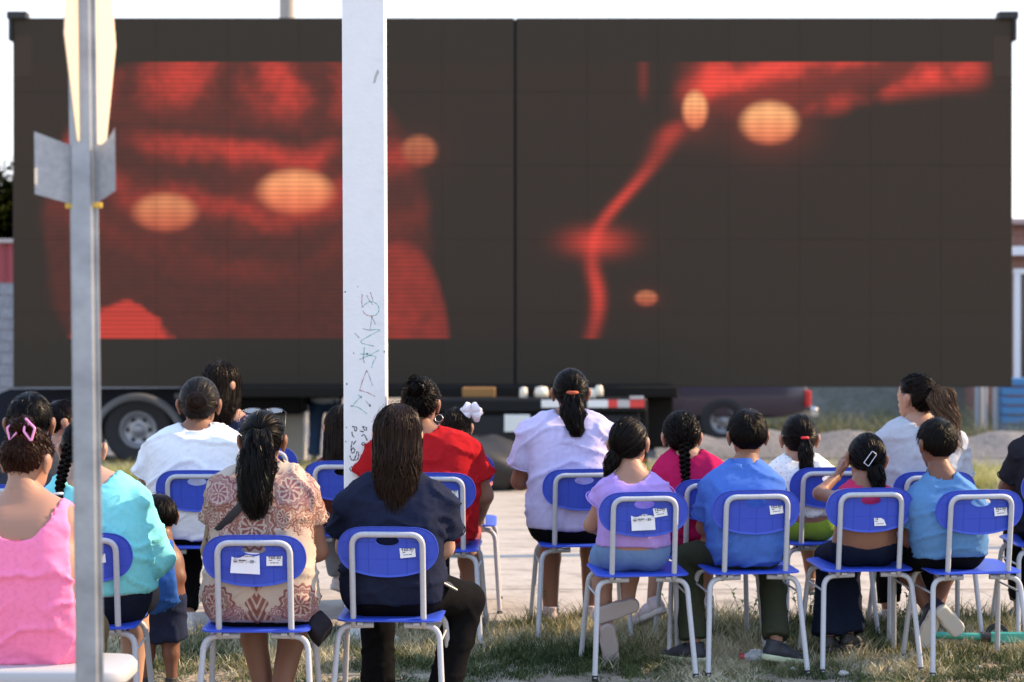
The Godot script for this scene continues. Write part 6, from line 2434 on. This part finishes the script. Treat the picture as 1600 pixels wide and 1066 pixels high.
# ------------------------------------------------------------------ patterned cloth
func planar(key: String, im: Image, size: float, off: Vector3) -> StandardMaterial3D:
	var m := mat(key, Color.WHITE, 0.9, 0.0, 0.25)
	m.albedo_texture = ImageTexture.create_from_image(im)
	m.uv1_triplanar = true
	m.uv1_triplanar_sharpness = 14.0
	m.uv1_scale = Vector3.ONE / size
	m.uv1_offset = off
	return m


func paisley_mat() -> StandardMaterial3D:
	# rosettes, paisley rings and a floral border printed in rose and rust on beige; one tile is 0.7 m
	var n := 640
	var im := Image.create(n, n, false, Image.FORMAT_RGB8)
	var base := Vector3(0.44, 0.375, 0.305)
	var rose := Vector3(0.19, 0.055, 0.058)
	var rust := Vector3(0.185, 0.060, 0.044)
	var mauve := Vector3(0.20, 0.072, 0.098)
	# [x, height above the seat, radius, colour]
	var ro := [[-0.150, 0.500, 0.070, mauve], [0.125, 0.515, 0.080, mauve], [-0.015, 0.375, 0.088, rust], [0.105, 0.415, 0.048, rust], [-0.115, 0.415, 0.048, rust], [0.185, 0.385, 0.050, rust], [-0.195, 0.375, 0.046, rose], [-0.165, 0.075, 0.080, rose], [0.165, 0.075, 0.080, rose], [-0.085, 0.035, 0.040, mauve], [0.085, 0.035, 0.040, mauve], [0.02, 0.575, 0.055, mauve], [-0.08, 0.585, 0.045, rose], [0.225, 0.47, 0.05, mauve], [-0.235, 0.25, 0.06, rose], [0.235, 0.25, 0.06, rose], [-0.045, 0.48, 0.035, rust], [0.045, 0.47, 0.030, rust]]
	var nz := FastNoiseLite.new()
	nz.seed = 3
	nz.frequency = 0.05
	for j in n:
		var y := 0.65 - (j + 0.5) / n * 0.7
		for i in n:
			var x := (i + 0.5) / n * 0.7 - 0.35
			var c := base
			var ink := -1.0
			var which := rose
			for q in ro:
				var dx: float = x - q[0]
				var dy: float = y - q[1]
				if absf(dx) > q[2] * 1.2 or absf(dy) > q[2] * 1.2:
					continue
				var r := sqrt(dx * dx + dy * dy)
				var a := atan2(dy, dx)
				var edge: float = q[2] * (1.0 + 0.07 * sin(a * 14.0))
				if r < edge:
					# rings of print: solid heart, petals, pale line, dotted rim
					var t := r / edge
					var v := 0.0
					if t < 0.22:
						v = 0.55 + 0.45 * sin(a * 5.0)
					elif t < 0.50:
						v = 0.95 if sin(a * 10.0 + t * 6.0) > -0.25 else 0.25
					elif t < 0.58:
						v = 0.10
					elif t < 0.80:
						v = 0.85 if sin(a * 22.0) * sin(t * 60.0) > -0.3 else 0.30
					elif t < 0.87:
						v = 0.15
					else:
						v = 0.9
					ink = maxf(ink, v)
					which = q[3]
			# pointed rust motif over the hem
			var og := 0.060 * (1.0 - clampf((y - 0.0) / 0.19, 0.0, 1.0)) + 0.012 * sin(y * 90.0)
			if y < 0.19 and absf(x) < og:
				which = rust
				ink = 0.92 if sin(absf(x) * 260.0 - y * 120.0) > -0.35 else 0.25
			if ink < 0.0:
				ink = 0.0
				var filler := smoothstep(0.26, 0.40, y) * 0.75 + smoothstep(0.11, 0.03, y) * 0.8 + smoothstep(0.12, 0.2, absf(x)) * 0.5
				var sc := absf(nz.get_noise_2d(i * 2.2, j * 2.2))
				if sc < 0.10 * filler + 0.02:
					ink = 0.75 * minf(1.0, filler)
				elif nz.get_noise_2d(i * 3.4 + 400.0, j * 3.4) > 0.42 - 0.22 * filler:
					ink = 0.55 * minf(1.0, filler)
				which = mauve if y > 0.45 else (rust if y > 0.25 else rose)
			c = c.lerp(which, clampf(ink, 0.0, 1.0))
			im.set_pixel(i, j, lin(c.x, c.y, c.z))
	# triplanar v runs downwards from y = 0
	return planar("paisley_print", im, 0.7, Vector3(0.5, -(0.65 + SEAT) / 0.7, 0.5))


func dotted_mat() -> StandardMaterial3D:
	var n := 128
	var im := Image.create(n, n, false, Image.FORMAT_RGB8)
	im.fill(lin(0.72, 0.74, 0.74))
	var r := RandomNumberGenerator.new()
	r.seed = 8
	for k in 16:
		var cx := (k % 4) * 32 + 16 + r.randi_range(-5, 5)
		var cy := (k / 4) * 32 + 16 + r.randi_range(-5, 5)
		for j in range(-4, 5):
			for i in range(-4, 5):
				if i * i + j * j < 14 and cx + i >= 0 and cy + j >= 0 and cx + i < n and cy + j < n:
					im.set_pixel(cx + i, cy + j, lin(0.30, 0.38, 0.30) if k % 2 == 0 else lin(0.35, 0.37, 0.5))
	return planar("dotted_print", im, 0.09, Vector3.ZERO)


func flowered_mat() -> StandardMaterial3D:
	var n := 128
	var im := Image.create(n, n, false, Image.FORMAT_RGB8)
	im.fill(lin(0.018, 0.022, 0.045))
	var r := RandomNumberGenerator.new()
	r.seed = 4
	for k in 26:
		var cx := r.randi_range(6, n - 7)
		var cy := r.randi_range(6, n - 7)
		var c := lin(0.16, 0.22, 0.42) if k % 3 else lin(0.32, 0.20, 0.22)
		for j in range(-5, 6):
			for i in range(-5, 6):
				var a := atan2(j, i)
				if sqrt(i * i + j * j) < 3.4 + 1.6 * sin(a * 5.0):
					im.set_pixel(cx + i, cy + j, c)
	return planar("flowered_print", im, 0.16, Vector3.ZERO)


# ------------------------------------------------------------------ small worn things
func ring(o: Vector3, r: float, thick: float, m: Material, root: Node3D, called: String, b := Basis()) -> void:
	var pts := PackedVector3Array()
	for k in 21:
		pts.push_back(o + b * Vector3(cos(TAU * k / 20) * r, 0, sin(TAU * k / 20) * r * 0.8))
	var g := Geo.new()
	g.tube(pts, thick, 8, -1.0, false)
	part(called, g, m, root)


func claw_clip(xf: Transform3D, root: Node3D) -> void:
	var m := mat("clip_pink", lin(0.85, 0.30, 0.55), 0.25)
	for s in [-1.0, 1.0]:
		var g := Geo.new()
		var o := xf * Vector3(0.012 + s * 0.030, 0.105, 0.105)
		var q := [Vector3(-s * 0.014, 0.028, -0.012), Vector3(s * 0.022, -0.004, 0.010), Vector3(s * 0.010, -0.048, 0.016), Vector3(-s * 0.016, -0.014, 0.012), Vector3(-s * 0.014, 0.028, -0.012)]
		var pts := PackedVector3Array()
		for p in q:
			pts.push_back(o + p)
		g.tube(path_round(pts, 0.006, 3), 0.0042, 8)
		part("hair_claw", g, m, root)
	var g2 := Geo.new()
	g2.tube(PackedVector3Array([xf * Vector3(-0.02, 0.118, 0.103), xf * Vector3(0.012, 0.112, 0.112), xf * Vector3(0.044, 0.118, 0.103)]), 0.006, 8)
	part("claw_hinge", g2, m, root)


func eyeglasses(xf: Transform3D, root: Node3D) -> void:
	var m := mat("glasses_frame", lin(0.03, 0.03, 0.035), 0.25, 0.4)
	var g := Geo.new()
	for s in [-1.0, 1.0]:
		var pts := PackedVector3Array()
		for k in 17:
			var a := TAU * k / 16
			pts.push_back(xf * Vector3(s * 0.042 + cos(a) * 0.033, 0.128 + sin(a) * 0.012, -0.018 - sin(a) * 0.026))
		g.tube(pts, 0.0018, 6, -1.0, false)
		g.tube(PackedVector3Array([xf * Vector3(s * 0.075, 0.130, -0.018), xf * Vector3(s * 0.089, 0.122, 0.0), xf * Vector3(s * 0.089, 0.06, 0.035), xf * Vector3(s * 0.085, 0.015, 0.055)]), 0.0016, 6)
	g.tube(PackedVector3Array([xf * Vector3(-0.010, 0.134, -0.03), xf * Vector3(0.010, 0.134, -0.03)]), 0.0018, 6)
	var fr := part("eyeglasses", g, m, root)
	var glass := mat("glasses_lens", Color(0.8, 0.85, 0.9, 0.15), 0.05)
	glass.transparency = BaseMaterial3D.TRANSPARENCY_ALPHA
	for s in [-1.0, 1.0]:
		g = Geo.new()
		var c := xf * Vector3(s * 0.042, 0.128, -0.018)
		var nn := (xf.basis * Vector3(0, 0.9, 0.4)).normalized()
		for k in 16:
			var a := TAU * k / 16
			var b := TAU * (k + 1) / 16
			g.tri(c, xf * Vector3(s * 0.042 + cos(a) * 0.032, 0.128 + sin(a) * 0.0115, -0.018 - sin(a) * 0.025), xf * Vector3(s * 0.042 + cos(b) * 0.032, 0.128 + sin(b) * 0.0115, -0.018 - sin(b) * 0.025), nn)
		part("lens", g, glass, fr)


# the surface of the back at local (x, y): farthest z over the trunk levels
func back_z(x: float, y: float) -> float:
	var best := -1.0
	var lv: Array = last.lv
	for i in lv.size() - 1:
		for t in [0.0, 0.5]:
			var o: Vector3 = lv[i][0].lerp(lv[i + 1][0], t)
			var w := lerpf(lv[i][1], lv[i + 1][1], t)
			var r := lerpf(lv[i][3], lv[i + 1][3], t)
			var q := Vector2(maxf(0.0, absf(x - o.x) - (w - r)), y - o.y)
			if q.length() < r:
				best = maxf(best, o.z + sqrt(r * r - q.length_squared()))
	return best


func bag_strap(root: Node3D) -> void:
	var a: Vector3 = last.nb + Vector3(0.085, 0.045, 0.02)
	var b := Vector3(-0.205, SEAT + 0.30, 0.02)
	var rows := []
	for i in 15:
		var t := i / 14.0
		var p := a.lerp(b, t)
		var z := back_z(p.x, p.y)
		p.z = maxf(z, p.z - 0.02) + 0.032
		rows.push_back(PackedVector3Array([p + Vector3(-0.009, 0.014, -0.003), p + Vector3(0, 0, 0.002), p + Vector3(0.009, -0.014, -0.003)]))
	var g := Geo.new()
	g.sheet(rows)
	part("bag_strap", g, mat("strap_black", lin(0.012, 0.012, 0.014), 0.7), root)
	# small black bag hanging on the right hip
	g = Geo.new()
	var o := Vector3(0.225, SEAT - 0.04, 0.05)
	var rr := []
	for i in 9:
		var t := i / 8.0
		var row := PackedVector3Array()
		for k in 17:
			var an := TAU * k / 16.0
			var w := 0.045 * sin(clampf(t * 0.9 + 0.1, 0.0, 1.0) * PI) * (1.0 + 0.25 * sin(an * 3.0 + t * 5.0))
			row.push_back(o + Vector3(cos(an) * w, 0.08 - t * 0.14, sin(an) * w * 1.4))
		rr.push_back(row)
	g.sheet(rr)
	part("bag", g, cloth("bag_black", lin(0.022, 0.02, 0.026)), root)


func phone(root: Node3D) -> void:
	var g := Geo.new()
	g.box(Vector3(0.205, SEAT + 0.115, 0.02), Vector3(0.075, 0.010, 0.13), 0.003, Basis(Vector3.BACK, -0.55) * Basis(Vector3.UP, 0.5))
	part("phone_in_pocket", g, mat("phone_grey", lin(0.10, 0.11, 0.13), 0.25), root)


func snack(root: Node3D, o: Vector3) -> void:
	var g := Geo.new()
	var rows := []
	for i in 5:
		var row := PackedVector3Array()
		for k in 9:
			var u := k / 8.0 - 0.5
			var t := i / 4.0 - 0.5
			row.push_back(o + Vector3(u * 0.05, t * 0.012 + 0.012 * sin(u * 4.0), t * 0.03))
		rows.push_back(row)
	g.sheet(rows)
	part("orange_snack", g, mat("snack_orange", lin(0.75, 0.22, 0.03), 0.7), root)


func collar(root: Node3D) -> void:
	var nb: Vector3 = last.nb
	var rows := []
	for i in 5:
		var t := i / 4.0
		var row := PackedVector3Array()
		for k in 25:
			var a := -2.3 + 4.6 * k / 24.0
			var r := lerpf(0.052, 0.070, t)
			row.push_back(nb + Vector3(sin(a) * r * 1.06, lerpf(0.045, 0.0, t) + 0.012 * cos(a), cos(a) * r))
		rows.push_back(row)
	var g := Geo.new()
	g.sheet(rows)
	part("collar", g, mats["bright_blue_cotton"], root)


func barrette(tp: Vector3, root: Node3D) -> void:
	var g := Geo.new()
	var b := Basis(Vector3.BACK, -0.5)
	var o := tp + Vector3(-0.022, 0.040, 0.040)
	var pts := PackedVector3Array()
	for q in [Vector3(-0.016, -0.030, 0), Vector3(0.010, -0.034, 0), Vector3(0.018, 0.030, -0.010), Vector3(-0.006, 0.034, -0.010), Vector3(-0.016, -0.030, 0)]:
		pts.push_back(o + b * q)
	g.tube(path_round(pts, 0.004, 2), 0.0024, 6)
	part("barrette", g, mat("barrette_silver", lin(0.45, 0.46, 0.52), 0.2, 0.8), root)


func hair_clip(xf: Transform3D, root: Node3D) -> void:
	var g := Geo.new()
	var o := xf * Vector3(0.012, 0.105, 0.118)
	for q in [[-0.016, 0.0, -0.012, -0.020], [-0.012, -0.020, 0.006, -0.022], [-0.016, 0.0, 0.002, 0.0], [0.002, 0.0, 0.006, -0.022], [0.012, 0.0, 0.017, -0.018], [0.017, -0.018, 0.024, 0.002]]:
		g.tube(PackedVector3Array([o + Vector3(q[0], q[1], 0.02), o + Vector3(q[2], q[3], 0.022)]), 0.0022, 6)
	part("hair_clip", g, mat("clip_white", lin(0.72, 0.75, 0.8), 0.3), root)


func bow(o: Vector3, root: Node3D) -> void:
	var g := Geo.new()
	for s in [-1.0, 1.0]:
		for lobe in 2:
			var rows := []
			var dir := Vector3(s * 0.8, 0.55 - lobe * 0.75, 0.15).normalized()
			var e1 := dir.cross(Vector3.BACK).normalized()
			for i in 8:
				var t := i / 7.0
				var row := PackedVector3Array()
				for k in 17:
					var a := TAU * k / 16.0
					var w := 0.008 + 0.030 * sin(t * PI * 0.72) * (1.0 + 0.12 * sin(a * 5.0 + s))
					row.push_back(o + dir * t * 0.052 + e1 * cos(a) * w + Vector3.BACK * sin(a) * w * 0.7)
				rows.push_back(row)
			g.sheet(rows)
	part("hair_bow", g, cloth("bow_white", lin(0.72, 0.74, 0.80)), root)


# ------------------------------------------------------------------ things on the ground
func build_small_things() -> void:
	# bench under the person in pink
	var d := 7.9
	var root := thing("white_bench", "white rounded plastic bench under the person in pink at the lower left", "bench", Vector3(at(20, 0, d).x, ground_y(d), -d))
	var top := EYE + (HOR - 1046.0) * (d - 0.2) / FOC - ground_y(d)
	var x1 := at(192, 0, d - 0.2).x - root.position.x
	var white := mat("bench_white", lin(0.42, 0.43, 0.45), 0.5)
	var g := Geo.new()
	var rows := []
	for q in [[0.0, 0.0], [0.96, 0.0], [1.0, -0.02], [1.0, -0.05], [0.97, -0.07], [0.0, -0.07]]:
		var row := PackedVector3Array()
		for k in 48:
			var a := TAU * k / 48
			var cx := signf(cos(a)) * pow(absf(cos(a)), 0.35)
			var cz := signf(sin(a)) * pow(absf(sin(a)), 0.35)
			row.push_back(Vector3(cx * x1 * q[0], top + q[1], cz * 0.2 * q[0]))
		rows.push_back(row)
	g.sheet(rows, true)
	part("bench_top", g, white, root)
	for sx in [-0.75, 0.75]:
		g = Geo.new()
		g.box(Vector3(sx * x1, (top - 0.06) / 2, 0), Vector3(0.06, top - 0.06, 0.32), 0.01)
		part("leg", g, white, root)

	# kick scooter lying in the grass
	d = 10.75
	var a := at(1465, 991, d)
	var gy := ground_y(d)
	root = thing("kick_scooter", "teal kick scooter lying in the grass at the right under the chairs", "scooter", Vector3(a.x, gy, -d), deg_to_rad(-4.0))
	var teal := mat("scooter_teal", lin(0.05, 0.36, 0.27), 0.35)
	var dark := mat("scooter_black", lin(0.015, 0.015, 0.018), 0.5)
	g = Geo.new()
	g.tube(PackedVector3Array([Vector3(-0.05, 0.055, 0), Vector3(0.23, 0.048, 0.0)]), 0.017, 12)
	part("steering_tube", g, teal, root)
	g = Geo.new()
	g.tube(PackedVector3Array([Vector3(0.20, 0.048, 0), Vector3(0.245, 0.046, 0)]), 0.024, 12)
	part("clamp", g, dark, root)
	g = Geo.new()
	g.box(Vector3(0.44, 0.045, 0.0), Vector3(0.40, 0.055, 0.018), 0.008)
	part("deck", g, teal, root)
	g = Geo.new()
	g.tube(PackedVector3Array([Vector3(-0.09, 0.04, -0.16), Vector3(-0.07, 0.06, 0.0), Vector3(-0.09, 0.05, 0.16)]), 0.013, 10)
	part("handlebar", g, mat("scooter_grip_white", lin(0.55, 0.55, 0.56), 0.5), root)
	for x in [0.28, 0.70]:
		wheel(root, Vector3(x, 0.055, -0.03), 0.055, 0.024, 0.0, lin(0.3, 0.3, 0.3))

	# teal folder held beside the girl in jeans
	d = 10.5
	g = Geo.new()
	var p := at(1388, 870, d)
	g.box(Vector3.ZERO, Vector3(0.07, 0.20, 0.012), 0.003)
	var fo := solo("teal_folder", g, mat("folder_teal", lin(0.02, 0.16, 0.15), 0.5), "dark teal folder resting on the seat between the two right hand children", "folder")
	fo.position = Vector3(p.x, ground_y(d) + SEAT + 0.098, -d)

	# clear plastic bottle in the grass
	d = 10.35
	p = at(1192, 1000, d)
	root = thing("plastic_bottle", "crumpled clear plastic bottle lying in the grass behind the boy's shoe", "bottle", Vector3(p.x, ground_y(d), -d))
	g = Geo.new()
	rows = []
	for q in [[0.0, 0.001], [0.002, 0.022], [0.012, 0.030], [0.03, 0.028], [0.045, 0.032], [0.06, 0.027], [0.075, 0.031], [0.09, 0.027], [0.105, 0.031], [0.125, 0.028], [0.145, 0.014], [0.155, 0.012]]:
		var row := PackedVector3Array()
		for k in 20:
			var an := TAU * k / 20
			var w: float = q[1] * (1.0 + 0.14 * fold.get_noise_2d(cos(an) * 40.0 + q[0] * 900.0, sin(an) * 40.0))
			row.push_back(Vector3(0.07 - q[0], 0.034 + sin(an) * w, cos(an) * w))
		rows.push_back(row)
	g.sheet(rows, true)
	var clear := mat("bottle_plastic", Color(0.9, 0.95, 1.0, 0.28), 0.08)
	clear.transparency = BaseMaterial3D.TRANSPARENCY_ALPHA
	part("bottle_body", g, clear, root)
	g = Geo.new()
	g.tube(PackedVector3Array([Vector3(-0.083, 0.034, 0), Vector3(-0.103, 0.034, 0)]), 0.015, 14)
	part("cap", g, mat("cap_red", lin(0.4, 0.02, 0.03), 0.4), root)

	# a few stones on the bare ground
	for q in [[1318, 1056, 0.018, "largest pale stone, between two chair legs at the lower right"], [1240, 1050, 0.012, "small stone below the boy's right shoe"], [1392, 1051, 0.012, "small stone under the seat of the girl in jeans"], [1455, 1040, 0.014, "pale stone at the foot of the rightmost chair's left leg"], [1338, 1045, 0.009, "tiniest stone beside the largest one"], [1530, 1048, 0.013, "small stone between the legs of the rightmost chair"]]:
		g = Geo.new()
		rows = []
		for i in 7:
			var row := PackedVector3Array()
			for k in 11:
				var th := PI * i / 6.0
				var an := TAU * k / 10.0
				var w: float = q[2] * (1.0 + 0.35 * fold.get_noise_3d(cos(an) * 50.0 + q[0], th * 40.0, sin(an) * 50.0))
				row.push_back(Vector3(sin(th) * cos(an) * w * 1.3, cos(th) * w * 0.8 + q[2] * 0.6, sin(th) * sin(an) * w))
			rows.push_back(row)
		g.sheet(rows)
		var dd: float = 3600.0 * 1.5 / (q[1] - HOR)
		var st := solo("stone", g, grainy("stone_grey", [[0.0, lin(0.30, 0.29, 0.28)], [1.0, lin(0.48, 0.46, 0.44)]], 0.05, 8.0, 0.9, 0.3, false), q[3], "stone", "stones on the bare ground")
		st.position = Vector3(at(q[0], 0, dd).x, ground_y(dd), -dd)

	# leafy weeds along the grass edge
	var weeds := [[1062, 940, 11.25, "leafy weed below the gap between the lilac and blue shirted children"], [1168, 950, 11.3, "leafy weed between the front legs of the boy's chair"], [1258, 930, 11.2, "tallest leafy weed beside the dark jeans"], [1415, 975, 11.2, "small weed left of the bare crossed legs"], [865, 975, 11.35, "small weed in front of the sneaker at the grass edge"], [640, 985, 11.2, "small weed at the grass edge under the woman in red"]]
	for q in weeds:
		weed(at(q[0], 0, q[2]).x, q[2], 0.2 if q[0] != 1258 else 0.27, int(q[0]), q[3])


func weed(x: float, d: float, hgt: float, seed_: int, label: String) -> void:
	var r := RandomNumberGenerator.new()
	r.seed = seed_
	var root := thing("weed_plant", label, "weed", Vector3(x, ground_y(d), -d), 0.0, "weeds at the grass edge")
	var lm := mat("weed_leaf", lin(0.085, 0.125, 0.04), 0.7)
	lm.backlight_enabled = true
	lm.backlight = Color(0.5, 0.55, 0.3)
	var leaf := Geo.new()
	leaf.sheet([PackedVector3Array([Vector3(-0.001, 0, 0), Vector3(0.001, 0, 0)]), PackedVector3Array([Vector3(-0.007, 0.004, -0.012), Vector3(0.007, 0.004, -0.012)]), PackedVector3Array([Vector3(-0.005, 0.003, -0.026), Vector3(0.005, 0.003, -0.026)]), PackedVector3Array([Vector3(-0.0003, -0.002, -0.036), Vector3(0.0003, -0.002, -0.036)])])
	var lmesh := leaf.mesh()
	for st in 5:
		var g := Geo.new()
		var lean := Vector3(r.randf_range(-0.5, 0.5), 1, r.randf_range(-0.4, 0.4)).normalized() * hgt * r.randf_range(0.6, 1.0)
		var b := Vector3(r.randf_range(-0.03, 0.03), 0, r.randf_range(-0.03, 0.03))
		g.tube(PackedVector3Array([b, b + lean * 0.5 + Vector3(0.01, 0, 0), b + lean]), 0.0022, 5, 0.001)
		part("stem", g, mat("weed_stem", lin(0.12, 0.13, 0.06), 0.8), root)
		for k in 9:
			var t := 0.2 + 0.8 * k / 8.0
			var o := part("leaf", lmesh, lm, root)
			o.position = b + lean * t + Vector3(0.01 * sin(t * PI), 0, 0)
			o.basis = Basis(Vector3.UP, k * 2.4 + st) * Basis(Vector3.RIGHT, 0.5) * Basis.from_scale(Vector3.ONE * r.randf_range(0.7, 1.3))


func _ready() -> void:
	rng.seed = 20240
	fold.seed = 12
	fold.frequency = 0.05
	fold.noise_type = FastNoiseLite.TYPE_SIMPLEX_SMOOTH
	fold.fractal_octaves = 2
	drape.seed = 31
	drape.frequency = 0.05
	drape.noise_type = FastNoiseLite.TYPE_SIMPLEX_SMOOTH
	drape.fractal_type = FastNoiseLite.FRACTAL_NONE
	set_camera_and_light()
	build_ground()
	build_screen()
	build_column()
	build_sign_post()
	build_vehicles()
	build_background()
	build_chairs()
	make_shared_shapes()
	build_people()
	build_small_things()
	build_grass()
